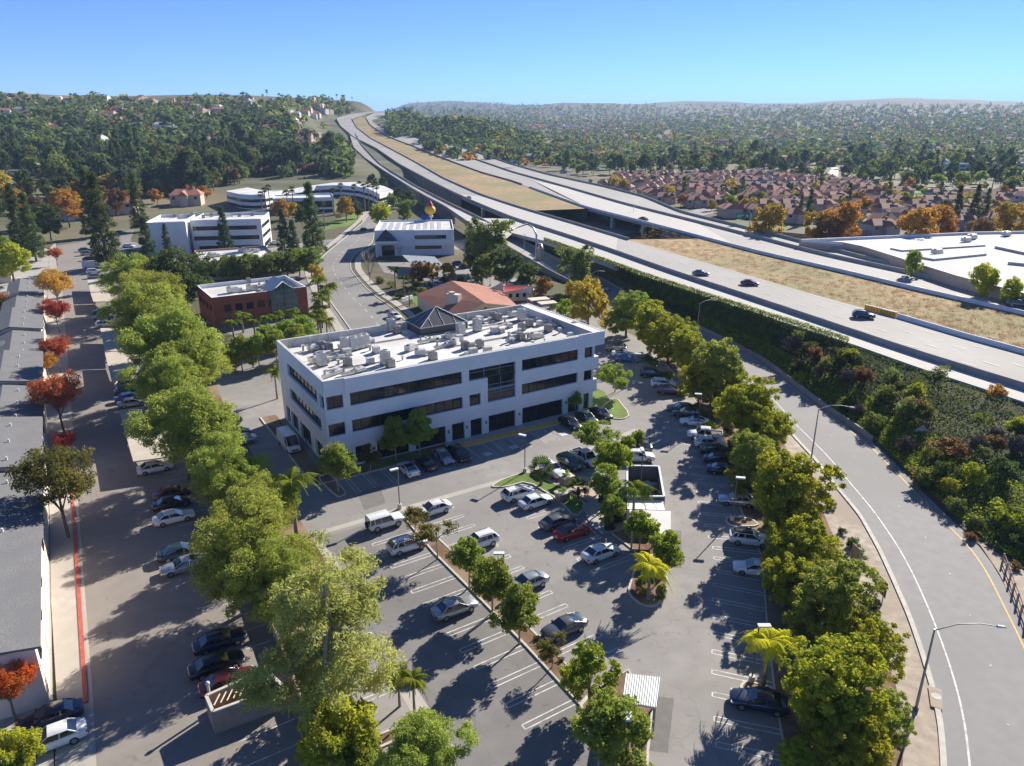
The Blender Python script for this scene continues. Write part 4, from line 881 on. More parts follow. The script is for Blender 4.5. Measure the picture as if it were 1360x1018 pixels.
# bin enclosure in the alley
t, Q, c = enclosure('bin_enclosure', 'tan block bin enclosure beside the maroon car in the alley', [(283, 946), (376, 912), (352, 890), (274, 925)], 2.2, 'block_wall', 'kerb')
g_ = MB(); a, b = Q[0], Q[3]
for i in range(9): p = a.lerp(Q[1], .05 + i * .09) + (Q[3] - a) * .35; g_.box(p.x - .04, p.x + .04, p.y - .04, p.y + 1.2, 2.2, 2.27)
g_.build('trellis', 'cream', t)
for i, (px, py, cc) in enumerate([(318, 930, 'brown'), (340, 915, 'dark')]):
    x, y = G(px, py, 0); s_ = thing('waste_skip', f'{cc} waste container standing inside the tan enclosure', 'skip', (x, y, .02), YAW + R(90)); s2 = MB().add([(-.7, -.9, .2), (.7, -.9, .2), (.7, .9, .2), (-.7, .9, .2), (-.85, -1, 1.4), (.85, -1, 1.4), (.85, 1, 1.4), (-.85, 1, 1.4)], [(0, 3, 2, 1), (0, 1, 5, 4), (1, 2, 6, 5), (2, 3, 7, 6), (3, 0, 4, 7)]); s2.build('bin_body', 'wood' if i == 0 else 'metal_dark', s_); MB().box(-.9, .9, -1.05, .2, 1.41, 1.5).build('lid', 'metal_dark', s_)
# ---- carports along the alley
CPX = [((116, 372), (141, 372), (148, 387), (120, 388)), ((120, 389), (146, 388), (162, 400), (124, 401)), ((133, 436), (160, 436), (168, 466), (139, 467)), ((139, 468), (168, 467), (185, 504), (148, 505)), ((158, 545), (190, 540), (236, 605), (177, 613))]
for q, lab in zip(CPX, ['farthest tan carport roof along the alley', 'second farthest tan carport roof along the alley', 'shaded carport roof by the three parked cars in the alley', 'carport roof in tree shade halfway along the alley', 'nearest carport roof along the alley, over the white hatchback']):
    shade_roof('carport', lab, [q[0], q[1], q[2], q[3]], 2.7, 'carport_tan', 0, group='tan flat carports along the alley')
# ---- terraced houses on the left
TH = R(121.3); tdir = Vector((math.cos(TH), math.sin(TH), 0)); tn = Vector((tdir.y, -tdir.x, 0))      # tn points to the alley
def terr(i, ax, ay, s0, s1, wd, zr, lab, ze=None):
    base = Vector((*G(ax, ay, 0), 0)); o = base + tdir * s0; L = s1 - s0
    t = thing('terraced_house', lab, 'house', o, TH, 'grey roofed terraced houses along the alley'); ze = ze or zr - 1.2
    # local: x along the alley, y to the left (away from the alley)
    w = MB(); w.box(0, L, 0, wd, 0, ze - .05); w.build('wall', 'townhouse_wall', t)
    r_ = MB(); v = [(-.35, -.45, ze), (L + .1, -.45, ze), (L + .1, wd * .62, zr), (-.35, wd * .62, zr), (-.35, wd, ze + .1), (L + .1, wd, ze + .1)]
    v2 = [(a, b, c - .22) for a, b, c in v]; r_.add(v + v2, [(0, 1, 2, 3), (3, 2, 5, 4), (6, 9, 8, 7), (9, 10, 11, 8), (0, 6, 7, 1), (0, 3, 9, 6), (3, 4, 10, 9), (1, 7, 8, 2), (2, 8, 11, 5)]); r_.build('roof', 'shingle_grey', t)
    e_ = MB(); e_.add([(-.004, 0, ze), (-.004, wd * .62, zr - .25), (-.004, wd, ze)], [(0, 1, 2)]); e_.add([(L + .003, 0, ze), (L + .003, wd * .62, zr - .25), (L + .003, wd, ze)], [(0, 1, 2)]); e_.build('gable_wall', 'townhouse_wall', t)
    for k in range(int(L / 6)):
        x0 = 1.2 + k * 6
        if x0 + 3.2 < L: window(t, (0, 0), X_, (0, -1), (x0 + .2, x0 + 1.6, ze - 2.4, ze - 1.1), -.06, mull=.8); MB().box(x0, x0 + 2.9, -.05, -.004, .02, 2.3).build('garage_door', 'cream', t)
    for k in range(int(L / 7) + 1): MB().tube([(2 + k * 6.5, wd * .35, ze + .5), (2 + k * 6.5, wd * .35, ze + 1.15)], .12, 7).build('flue', 'barrier_white', t)
    return t
b0_ = (66, 935)
sects = [(0, 21, 9.5, 7.3, 'nearest grey roofed terraced house, white end wall by the two parked cars'), (21.2, 40, 8.9, 6.4, 'second grey roofed terraced house from the near end of the alley'), (40.2, 59, 9.3, 7.1, 'third terraced house, behind the dark olive street tree'), (59.2, 78, 8.3, 6.3, 'fourth terraced house, by the two big red trees'), (78.2, 98, 9.0, 7.0, 'fifth terraced house, behind the third red tree from the far end'), (98.2, 118, 8.0, 6.2, 'sixth terraced house along the alley'), (118.2, 138, 8.8, 6.9, 'seventh terraced house along the alley'), (138.2, 158, 8.2, 6.6, 'eighth terraced house, near the far red tree'), (158.2, 180, 8, 6.3, 'farthest terraced house in the alley row')]
for i, (s0, s1, wd, zr, lab) in enumerate(sects): terr(i, *b0_, s0, s1, wd, zr, lab)
# cross wings behind the row
for i, (px, py, L, wd, zr, lab) in enumerate([(-70, 470, 18, 9, 6.2, 'grey cross wing roof behind the fifth terraced house'), (-40, 398, 16, 9, 6.2, 'grey cross wing roof behind the seventh terraced house'), (-30, 355, 16, 9, 6.0, 'pale grey cross wing roof near the far end of the terrace'), (-110, 560, 18, 10, 6.4, 'grey cross wing roof behind the fourth terraced house')]):
    x, y = G(px, py, 5); t = thing('rear_house', lab, 'house', (x, y, 0), YAW, 'cross wings behind the terrace'); MB().box(-L / 2, L / 2, -wd / 2, wd / 2, 0, 4.6).build('wall', 'townhouse_wall', t)
    r_ = MB(); a, b = L / 2 + .4, wd / 2 + .4; r_.add([(-a, -b, 4.6), (a, -b, 4.6), (a, 0, zr), (-a, 0, zr), (-a, b, 4.6), (a, b, 4.6)], [(0, 1, 2, 3), (3, 2, 5, 4), (1, 5, 2), (4, 0, 3)]); r_.build('roof', 'shingle_grey', t)
    for q in (-4, 0, 4): MB().tube([(q, -2, 5), (q, -2, 6.2)], .12, 6).build('flue', 'barrier_white', t)
# big warehouse on the right beyond the freeway
wh = thing('warehouse', 'huge tan warehouse with bright white flat roof beyond the freeway', 'building', (*G(1125, 322, 9.5), 0), 0)
O7 = Vector((*G(1125, 322, 9.5), 0))
def q7(px, py, z=9.5): x, y = G(px, py, z); return (x - O7.x, y - O7.y)
wp = [q7(1062, 318), q7(1120, 322), q7(1145, 327), q7(1270, 366), q7(1420, 405), q7(1700, 470), q7(1800, 300), q7(1300, 308)]
m_ = MB().prism(wp, -3, 9.5, 0, False); m_.build('wall', 'tan_wall', wh); m_ = MB().poly([(*p, 8.6) for p in wp]); fix_up(m_); mat('warehouse_roof', (.50, .49, .48), .85, .12, .05, rgb2=(.38, .38, .39), scale2=.02); m_.build('roof', 'warehouse_roof', wh)
n7 = len(wp); cen = (sum(p[0] for p in wp) / n7, sum(p[1] for p in wp) / n7); m_ = MB()
for i in range(n7):
    a, b = wp[i], wp[(i + 1) % n7]; f = .012; a2 = (a[0] + (cen[0] - a[0]) * f, a[1] + (cen[1] - a[1]) * f); b2 = (b[0] + (cen[0] - b[0]) * f, b[1] + (cen[1] - b[1]) * f)
    m_.add([(*a, 9.5), (*b, 9.5), (*b2, 9.5), (*a2, 9.5), (*a2, 8.6), (*b2, 8.6)], [(0, 1, 2, 3), (3, 2, 5, 4)])
m_.build('parapet', 'barrier_white', wh)
for px, py, qx, qy, h in [(1190, 333, 1300, 326, .5), (1230, 345, 1300, 338, .6), (1330, 330, 1400, 345, .8), (1340, 350, 1400, 356, .8)]:
    a, b = q7(px, py, 8.6), q7(qx, qy, 8.6); d = math.atan2(b[1] - a[1], b[0] - a[0]); MB().rbox((a[0] + b[0]) / 2, (a[1] + b[1]) / 2, 8.61, 8.6 + h, math.dist(a, b), 5, d).build('roof_monitor', 'parapet_in', wh)
for px, py, lab in [(1243, 338, 'white plant box at the middle of the warehouse roof'), (1335, 314, 'plant box at the back of the warehouse roof'), (1290, 318, 'small plant box on the warehouse roof near the autumn trees'), (1282, 322, 'low plant box on the warehouse roof')]: plant('C', px, py, lab, z=8.6, sc=1.15, group='plant boxes on the warehouse roof')
# apartments and big houses seen among the far trees
def rblock(lab, px, py, L, Dp, H, m, yaw=0.0, roofm='white_roof', name='apartment_block'):
    p = TP(px, py); return block(name, lab, Vector((p[0], p[1], 0)), 0, yaw, L, Dp, H, m, [('f', lambda l: (1, l - 1), (H * .12, H * .3), 6), ('f', lambda l: (1, l - 1), (H * .55, H * .75), 6)], z=p[2] - .5, roofm=roofm, par=.4)
rblock('long tan apartment block in the trees beyond the freeway, left one', 822, 222, 26, 14, 9, 'tan_wall', -.05); rblock('long tan apartment block in the trees beyond the freeway, right one', 920, 220, 24, 14, 8, 'tan_wall', -.1)
rblock('low white roofed block far off in the trees past the tan apartments', 858, 205, 30, 16, 6, 'cream', -.1)
rblock('pale long flat block behind the tall pines at the right edge', 1255, 227, 60, 16, 8, 'white_wall', -.12); rblock('long grey flat block at the right edge beyond the pines', 1305, 226, 60, 18, 8, 'cream', -.12)
rblock('pale building on the brow of the left hill', 325, 160, 30, 14, 6, 'cream', .2, 'tile_pink', 'hill_house')
# ================================================================ VEGETATION
leafmat('leaf_pine', (.42, .46, .09), (.28, .33, .065), .10, .28)
leafmat('leaf_pine_pale', (.54, .56, .17), (.40, .44, .12), .05, .3)
leafmat('leaf_olive', (.48, .48, .045), (.30, .34, .045), .12, .30)
leafmat('leaf_green', (.36, .43, .07), (.23, .30, .055), .14, .6)
leafmat('leaf_fresh', (.38, .44, .05), (.24, .32, .04), .10, .6)
leafmat('leaf_dark', (.135, .17, .055), (.08, .115, .04), .25, .4)
leafmat('leaf_mid', (.25, .29, .075), (.16, .20, .055), .3, .4)
leafmat('leaf_blue', (.12, .165, .09), (.075, .11, .06), .2, .5)
leafmat('leaf_yellow', (.58, .42, .06), (.42, .33, .06), .15, .5)
leafmat('leaf_orange', (.58, .30, .06), (.44, .24, .05), .18, .5)
leafmat('leaf_rust', (.30, .17, .08), (.20, .13, .06), .2, .6)
leafmat('leaf_red', (.56, .15, .07), (.38, .085, .05), .15, .5)
leafmat('leaf_scarlet', (.62, .07, .03), (.40, .10, .03), .1, .7)
leafmat('leaf_bronze', (.26, .24, .06), (.10, .10, .03), .1, .5)
leafmat('leaf_palm', (.26, .29, .035), (.15, .20, .03), .12, .8)
leafmat('leaf_palm_gold', (.72, .60, .04), (.52, .50, .04), .08, .8)
leafmat('leaf_fanpalm', (.10, .145, .035), (.065, .10, .03), .2, .8)
leafmat('twig', (.20, .16, .12), (.13, .10, .08), .2, .8, trans=.05)
mat('bark', (.17, .13, .10), .95, .3, 2.5, bump=.4); mat('bark_pale', (.34, .29, .24), .95, .2, 2.5); mat('palm_bark', (.24, .19, .14), .95, .3, 4)

def leaf_cards(C, Nn, size, rg, asp=.55, jit=.75):
    """leaf cards at C (n,3), facing roughly along Nn; each a quad bent off flat"""
    n = len(C); nn = Nn + rg.normal(0, jit, (n, 3)); nn /= np.linalg.norm(nn, axis=1, keepdims=True) + 1e-9
    r = rg.normal(0, 1, (n, 3)); a = np.cross(nn, r); a /= np.linalg.norm(a, axis=1, keepdims=True) + 1e-9; b = np.cross(nn, a)
    s = size * rg.uniform(.6, 1.3, (n, 1)); a = a * s * .5; b = b * s * .5 * asp
    return np.stack([C - a, C + b, C + a, C - b], 1)
def clumps(env, ncl, cr, nleaf, size, seed, inner=.55, asp=.55, jit=.75, sphere=True):
    """env(dir, rg) -> list of clump centres; returns leaf quads"""
    rg = np.random.default_rng(seed); cen = env(ncl, rg); out = []
    for c in cen:
        r = cr * rg.uniform(.65, 1.3); d = rg.normal(0, 1, (nleaf, 3)); d /= np.linalg.norm(d, axis=1, keepdims=True)
        rad = r * rg.uniform(.45, 1.05, (nleaf, 1)); pos = c + d * rad * np.array([1, 1, .8]); out.append(leaf_cards(pos, d + np.array([0, 0, .25]), size, rg, asp, jit))
    return np.concatenate(out)
def ell_env(blobs, inner=.45):
    def f(n, rg):
        wt = np.array([b[3] * b[4] for b in blobs]); wt = wt / wt.sum(); k = rg.choice(len(blobs), n, p=wt); d = rg.normal(0, 1, (n, 3)); d /= np.linalg.norm(d, axis=1, keepdims=True)
        r = rg.uniform(inner, 1, (n, 1)) ** .6; B = np.array(blobs); return B[k, :3] + d * r * np.stack([B[k, 3], B[k, 3], B[k, 4]], 1)
    return f
def cone_env(h0, h1, r0, p=.85):
    def f(n, rg):
        t = rg.uniform(0, 1, n) ** 1.35; z = h0 + (h1 - h0) * t; r = r0 * (1 - t) ** p * rg.uniform(.35, 1.0, n); a = rg.uniform(0, 6.283, n)
        return np.stack([r * np.cos(a), r * np.sin(a), z], 1)
    return f
def trunk_mb(h, r, limbs, seed, lean=0.0, nl=7):
    rr = random.Random(seed); mb = MB(); tip = Vector((lean * h, lean * h * .4, h))
    mid = Vector((lean * h * .3 + rr.uniform(-.15, .15), rr.uniform(-.15, .15), h * .5))
    mb.tube([(0, 0, -.3), (mid.x, mid.y, mid.z), tuple(tip)], [r, r * .78, r * .35], nl)
    for (t0, ex, ey, ez) in limbs:
        s = Vector((0, 0, 0)).lerp(tip, t0) + Vector((mid.x, mid.y, 0)) * .4; e = Vector((ex, ey, ez)); m = s.lerp(e, .5) + Vector((0, 0, -.08 * (e - s).length))
        mb.tube([tuple(s), tuple(m), tuple(e)], [r * .5, r * .34, r * .1], 5, cap=False)
    return mb
PT = {}       # kind -> (prototype root, crown width, crown centre height)
def tree_proto(kind, V, leaf, trunk, width, cz, bark='bark', extra=None):
    t = bpy.data.objects.new('_p', None); COL.objects.link(t)
    c = quads_obj('crown', V, leaf, parent=t)
    if trunk: trunk.build('trunk', bark, t)
    if extra: extra[0].build(extra[1], extra[2], t)
    q = V.reshape(-1, 3); lo, hi = np.percentile(q, 1.5, 0), np.percentile(q, 98.5, 0)
    PT[kind] = [t, float((hi[0] - lo[0] + hi[1] - lo[1]) / 2), float((hi[2] + lo[2]) / 2), True]
def limbs_for(blobs, tz, rr): return [(rr.uniform(.45, .85), b[0] * .8, b[1] * .8, b[2] - b[4] * .1) for b in blobs]
rr = random.Random(5)
# broad feathery pines (three shapes)
for k, (seed, nb) in enumerate([(1, 9), (2, 10), (3, 8)]):
    bl = [(rr.uniform(-3.0, 3.0), rr.uniform(-3.0, 3.0), rr.uniform(4.0, 8.4), rr.uniform(1.8, 2.6), rr.uniform(1.3, 2.0)) for _ in range(nb)] + [(0, 0, 9.0, 2.6, 1.8), (0, 0, 5.8, 3.6, 2.8)]
    V = clumps(ell_env(bl, .6), 300, .78, 150, .34, seed, asp=.30, jit=.8)
    tree_proto(f'pine{k}', V, 'leaf_pine', trunk_mb(8.5, .34, limbs_for(bl, 8, rr), seed), 10.0, 6.4)
bl = [(rr.uniform(-3.6, 3.6), rr.uniform(-3.6, 3.6), rr.uniform(4.5, 11.0), rr.uniform(1.6, 2.5), rr.uniform(1.2, 1.9)) for _ in range(13)] + [(0, 0, 11.2, 2.0, 1.5)]
V = clumps(ell_env(bl, .35), 230, .75, 150, .32, 9, asp=.28, jit=.9)
tree_proto('pinebig', V, 'leaf_pine_pale', trunk_mb(11, .42, limbs_for(bl, 8, rr), 4, .03), 11.0, 7.6, 'bark_pale')
# dense olive-green trees along the ramp
for k in range(3):
    bl = [(rr.uniform(-2.2, 2.2), rr.uniform(-2.2, 2.2), rr.uniform(2.2, 7.0), rr.uniform(1.6, 2.2), rr.uniform(1.4, 1.9)) for _ in range(11)] + [(0, 0, 7.3, 2.2, 1.6), (0, 0, 4.8, 3.2, 2.9)]
    V = clumps(ell_env(bl, .7), 420, .46, 80, .27, 20 + k, asp=.6, jit=.6)
    tree_proto(f'dense{k}', V, ['leaf_olive', 'leaf_olive', 'leaf_pine'][k], trunk_mb(6.8, .22, limbs_for(bl[:5], 6, rr), 20 + k), 8.0, 4.9)
# small round parking trees
for k in range(3):
    bl = [(rr.uniform(-1.1, 1.1), rr.uniform(-1.1, 1.1), rr.uniform(2.6, 4.2), rr.uniform(.8, 1.15), rr.uniform(.7, .95)) for _ in range(7)] + [(0, 0, 4.4, 1.1, .9), (0, 0, 3.4, 1.5, 1.1)]
    V = clumps(ell_env(bl, .5), 130, .38, 80, .22, 40 + k, asp=.6)
    tree_proto(f'round{k}', V, ['leaf_green', 'leaf_fresh', 'leaf_green'][k], trunk_mb(3.4, .10, limbs_for(bl[:6], 3, rr), 40 + k), 4.6, 3.5, 'bark_pale')
bl = [(rr.uniform(-1.3, 1.3), rr.uniform(-1.3, 1.3), rr.uniform(2.5, 3.6), .8, .5) for _ in range(7)]
tree_proto('sparse', clumps(ell_env(bl, .3), 60, .36, 60, .2, 50, asp=.5), 'leaf_bronze', trunk_mb(3.0, .08, limbs_for(bl, 3, rr), 50), 4.4, 3.0, 'bark_pale')
bl = [(rr.uniform(-2.8, 2.8), rr.uniform(-2.8, 2.8), rr.uniform(2.8, 4.6), 1.3, .8) for _ in range(10)] + [(0, 0, 4.6, 2.0, .9)]
tree_proto('umbrella', clumps(ell_env(bl, .5), 150, .48, 80, .24, 51, asp=.6), 'leaf_green', trunk_mb(3.4, .13, limbs_for(bl[:7], 3, rr), 51, .04), 7.0, 3.9, 'bark_pale')
# vase shaped autumn trees of the alley
for k, lf in enumerate(['leaf_red', 'leaf_orange', 'leaf_bronze', 'leaf_scarlet', 'leaf_yellow', 'leaf_rust']):
    bl = [(math.cos(a) * 1.7, math.sin(a) * 1.7, rr.uniform(4.2, 6.0), 1.0, 1.1) for a in np.linspace(0, 6.28, 8)[:-1]] + [(0, 0, 5.6, 1.8, 1.4), (0, 0, 4.0, 1.3, 1.1)]
    tree_proto(f'vase{k}', clumps(ell_env(bl, .35), 150, .55, 75, .24, 60 + k, asp=.4, jit=.9), lf, trunk_mb(4.2, .13, limbs_for(bl[:7], 4, rr), 60 + k), 5.4, 5.0)
# conical pines, cypresses
for k in range(2):
    tree_proto(f'cone{k}', clumps(cone_env(1.2, 15, 2.7, .7), 190, .62, 75, .38, 70 + k, asp=.35), ['leaf_dark', 'leaf_blue'][k], trunk_mb(14, .24, [], 70 + k), 5.6, 7.2)
tree_proto('column', clumps(cone_env(.4, 10, 1.2, .5), 120, .42, 60, .26, 75, asp=.4), 'leaf_dark', trunk_mb(9, .14, [], 75), 2.6, 5.0)
# rounded street / hill trees at lower detail, in several colours
def low(kind, leaf, seed, tall=1.0, n=46, nl=34, size=.55):
    q = random.Random(seed); bl = [(q.uniform(-1.6, 1.6), q.uniform(-1.6, 1.6), q.uniform(2.4, 5.2) * tall, q.uniform(1.2, 1.8), q.uniform(1.0, 1.5) * tall) for _ in range(6)] + [(0, 0, 4 * tall, 2.2, 1.9 * tall)]
    tree_proto(kind, clumps(ell_env(bl, .6), n, .7, nl, size, seed, asp=.65, jit=.6), leaf, trunk_mb(4 * tall, .16, [], seed, nl=5), 6.2, 3.8 * tall)
for i, (k, l, ta) in enumerate([('low_dark', 'leaf_dark', 1), ('low_dark2', 'leaf_dark', 1.25), ('low_mid', 'leaf_mid', 1), ('low_mid2', 'leaf_mid', 1.25), ('low_green', 'leaf_green', .95), ('low_olive', 'leaf_mid', .9), ('low_yellow', 'leaf_yellow', 1.1), ('low_orange', 'leaf_orange', 1), ('low_rust', 'leaf_rust', .9), ('low_red', 'leaf_red', .9), ('low_blue', 'leaf_blue', 1.2)]): low(k, l, 80 + i, ta)
for k, l in (('lowcone', 'leaf_dark'), ('lowcone2', 'leaf_blue')): tree_proto(k, clumps(cone_env(.8, 11, 2.0, .7), 48, .6, 30, .6, 95 + len(k), asp=.6), l, trunk_mb(9, .15, [], 95, nl=5), 4.2, 5.2)
# denser medium tree for the office park
for k, l in enumerate(['leaf_dark', 'leaf_mid', 'leaf_olive', 'leaf_yellow', 'leaf_orange', 'leaf_rust', 'leaf_green', 'leaf_fresh']):
    q = random.Random(110 + k); bl = [(q.uniform(-1.8, 1.8), q.uniform(-1.8, 1.8), q.uniform(2.2, 6.0), q.uniform(1.2, 1.7), q.uniform(1.0, 1.5)) for _ in range(8)] + [(0, 0, 4, 2.2, 2.2)]
    tree_proto(f'mid{k}', clumps(ell_env(bl, .6), 130, .55, 60, .32, 110 + k, asp=.6, jit=.65), l, trunk_mb(5, .18, limbs_for(bl[:4], 4, q), 110 + k), 6.4, 4.1)
# shrubs
for k, l in enumerate(['leaf_dark', 'leaf_mid', 'leaf_olive', 'leaf_rust', 'twig', 'leaf_fresh', 'leaf_orange', 'leaf_green']):
    q = random.Random(140 + k); bl = [(q.uniform(-.7, .7), q.uniform(-.7, .7), q.uniform(.5, 1.2), .6, .55) for _ in range(5)] + [(0, 0, .8, .9, .75)]
    t = bpy.data.objects.new('_p', None); COL.objects.link(t); quads_obj('foliage', clumps(ell_env(bl, .5), 46, .32, 60, .17, 140 + k, asp=.6), l, parent=t)
    s_ = MB(); [s_.tube([(0, 0, -.2), (b[0] * .9, b[1] * .9, b[2])], [.05, .02], 4, cap=False) for b in bl]; s_.build('stems', 'bark', t); PT[f'bush{k}'] = [t, 2.6, .8, True]
# palms
def frond_quads(rg, base, az, L, droop, w, rise, n=9, leaflets=True):
    pts = []
    for i in range(n + 1):
        t = i / n; r = L * (t * .95); z = rise * math.sin(t * 1.5) * L * .5 - droop * L * t * t; pts.append(np.array([base[0] + r * math.cos(az), base[1] + r * math.sin(az), base[2] + z]))
    out = []; side = np.array([-math.sin(az), math.cos(az), 0])
    for i in range(n):
        for s in (-1, 1):
            for m in range(3):
                f = (m + rg.uniform(0, .8)) / 3; p = pts[i] * (1 - f) + pts[i + 1] * f; t = (i + f) / n; ww = w * (math.sin(min(1, t * 1.1 + .12) * math.pi) ** .6 + .12)
                tip = p + side * s * ww + (pts[i + 1] - pts[i]) * .8 + np.array([0, 0, -ww * rg.uniform(.35, .75)]); d = (pts[i + 1] - pts[i]) * .22
                out.append([p - d, p + d, tip + d * .5, tip - d * .5])
    return out
def queen(kind, leaf, h, seed, L=2.9, nf=17, trunks=1):
    rg = np.random.default_rng(seed); q = []; tm_ = MB()
    for k in range(trunks):
        ox, oy = (0, 0) if trunks == 1 else (rg.uniform(-1, 1), rg.uniform(-1, 1)); hh = h * rg.uniform(.88, 1.05)
        for i in range(nf): q += frond_quads(rg, (ox, oy, hh), i * 2.399 + rg.uniform(-.2, .2), L * rg.uniform(.85, 1.1), rg.uniform(.35, .95), .55, rg.uniform(.3, 1.3))
        tm_.tube([(ox, oy, -.2), (ox * .98, oy, hh * .5), (ox, oy, hh - .5)], [.24, .17, .14], 8); tm_.tube([(ox, oy, hh - .9), (ox, oy, hh + .1)], [.15, .09], 7)
    t = bpy.data.objects.new('_p', None); COL.objects.link(t); quads_obj('fronds', np.array(q), leaf, parent=t); tm_.build('trunk', 'palm_bark', t); PT[kind] = [t, L * 1.7, h - .3, True]
queen('queen', 'leaf_palm', 6.5, 1); queen('queen_gold', 'leaf_palm_gold', 5.0, 2, 2.6, 18); queen('queen_low', 'leaf_palm', 4.2, 3, 2.4, 15); queen('queen_dark', 'leaf_fanpalm', 5.0, 4, 2.4, 16)
def fan(kind, h, seed, leaf='leaf_fanpalm', R_=1.3):
    rg = np.random.default_rng(seed); q = []
    for i in range(26):
        az = i * 2.399; el = rg.uniform(-.7, 1.3); c = np.array([math.cos(az) * math.cos(el), math.sin(az) * math.cos(el), math.sin(el)]); p = np.array([0, 0, h]) + c * R_ * .55; up = np.cross(c, [0, 0, 1.0]); up /= np.linalg.norm(up); v2 = np.cross(up, c)
        for j in range(9):
            a = (j - 4) * .33; d = c * math.cos(a) + up * math.sin(a); tip = p + d * R_ * .7 - np.array([0, 0, .12]); e = np.cross(d, v2) * .09; q.append([p - e * .4, p + e * .4, tip + e, tip - e])
    t = bpy.data.objects.new('_p', None); COL.objects.link(t); quads_obj('fronds', np.array(q), leaf, parent=t); m = MB().tube([(0, 0, -.2), (0, 0, h)], [.26, .16], 7); m.tube([(0, 0, h - 1.1), (0, 0, h + .1)], [.38, .2], 7); m.build('trunk', 'palm_bark', t); PT[kind] = [t, R_ * 2.2, h, True]
fan('fan', 11, 5); fan('fan_short', 2.6, 6, R_=1.5)
# bare tree
def bare(kind, h, seed):
    q = random.Random(seed); m = MB(); m.tube([(0, 0, -.2), (0, 0, h * .4)], [.12, .08], 6)
    for i in range(9):
        a = i * 2.4; e = (math.cos(a) * h * .28, math.sin(a) * h * .28, h * q.uniform(.7, 1)); m.tube([(0, 0, h * q.uniform(.2, .4)), (e[0] * .5, e[1] * .5, h * .55), e], [.06, .04, .015], 4, cap=False)
        for _ in range(4): m.tube([(e[0] * .6, e[1] * .6, h * .6), (e[0] + q.uniform(-.7, .7), e[1] + q.uniform(-.7, .7), h * q.uniform(.6, 1))], [.02, .008], 3, cap=False)
    t = bpy.data.objects.new('_p', None); COL.objects.link(t); m.build('branches', 'bark_pale', t); PT[kind] = [t, h * .6, h * .7, True]
bare('bare', 5.5, 3)

def put(kind, x, y, z, s, name, lab, cat='tree', group=None, rot=None, zs=1.0):
    p = PT[kind]; rot = random.uniform(0, 6.28) if rot is None else rot; sc = (s, s, s * zs)
    if p[3]:
        p[3] = False; o = p[0]; o.name = name; o.location = (x, y, z); o.rotation_euler = (0, 0, rot); o.scale = sc; tag(o, lab, cat, group)
        KID[o.name] = [k for k in bpy.data.objects if k.parent == o]; p.append(KID[o.name]); return o
    r = p[0].copy(); COL.objects.link(r); r.name = name; r.location = (x, y, z); r.rotation_euler = (0, 0, rot); r.scale = sc
    if 'group' in r: del r['group']
    tag(r, lab, cat, group)
    for k in p[4]: c = k.copy(); COL.objects.link(c); c.parent = r
    return r
def tree(kind, cx, cy, wpx, lab, name='tree', cat='tree', group=None, zs=1.0, rot=None, ground=None, hs=1.0):
    """place a tree whose crown is seen centred at photo pixel (cx, cy) and is wpx wide"""
    p = PT[kind]; s = 1.0; z0 = 0.0; wpx *= {'feathery_pine': .90, 'island_tree': .84, 'parking_tree': .88, 'roadside_tree': .86, 'street_tree': .95}.get(name, .95)
    for _ in range(8):
        zc = z0 + p[2] * s * zs; x, y = G(cx, cy, zc); dist = y * math.cos(TILT) + (CAM_H - zc) * math.sin(TILT); s = wpx * dist / FPX / p[1]
        z0 = ground if ground is not None else ZS(x, y)
    return put(kind, x, y, z0, s, name, lab, cat, group, rot, zs)

# --- big pines between the alley and the car park, from far to near
gP = 'feathery pines between the alley and the car park'
for k, cx, cy, w_, lab in [(0, 168, 368, 70, 'farthest feathery pine of the row beside the alley'), (1, 193, 396, 85, 'feathery pine by the farthest carports, second from the far end'), (2, 200, 425, 98, 'feathery pine behind the tan carports, third from the far end'),
    (0, 222, 452, 118, 'feathery pine left of the brick office, fourth from the far end'), (1, 245, 482, 95, 'lighter feathery pine right of the fourth, overhanging the rear car park'), (2, 222, 505, 80, 'feathery pine behind the three dark cars of the alley'), (0, 240, 556, 125, 'tall feathery pine left of the white van'), (1, 300, 618, 92, 'feathery pine left of the palm by the big office corner'),
    (0, 336, 668, 98, 'feathery pine right of the white and dark alley saloons'), (1, 335, 722, 135, 'wide bright feathery pine left of the white off-roader'), (2, 352, 766, 105, 'feathery pine left of the silver car, before the huge pale one')]:
    tree(f'pine{k}', cx, cy, w_, lab, 'feathery_pine', group=gP)
tree('pinebig', 432, 838, 190, 'huge pale feathery pine with bare limbs at the near end of the row', 'feathery_pine', group=gP)
tree('pine0', 560, 1010, 120, 'feathery treetop cut off by the bottom edge of the photo', 'feathery_pine', group=gP)
for k, cx, cy, w_, lab, nm in [('mid2', 440, 975, 95, 'green bush tree at the foot of the huge pale pine', 'bush_tree'), ('mid6', 480, 1015, 60, 'small green bush tree at the bottom by the twin palms', 'bush_tree'), ('mid1', 430, 900, 60, 'dark bush right behind the trunk of the huge pine', 'bush_tree')]: tree(k, cx, cy, w_, lab, nm)
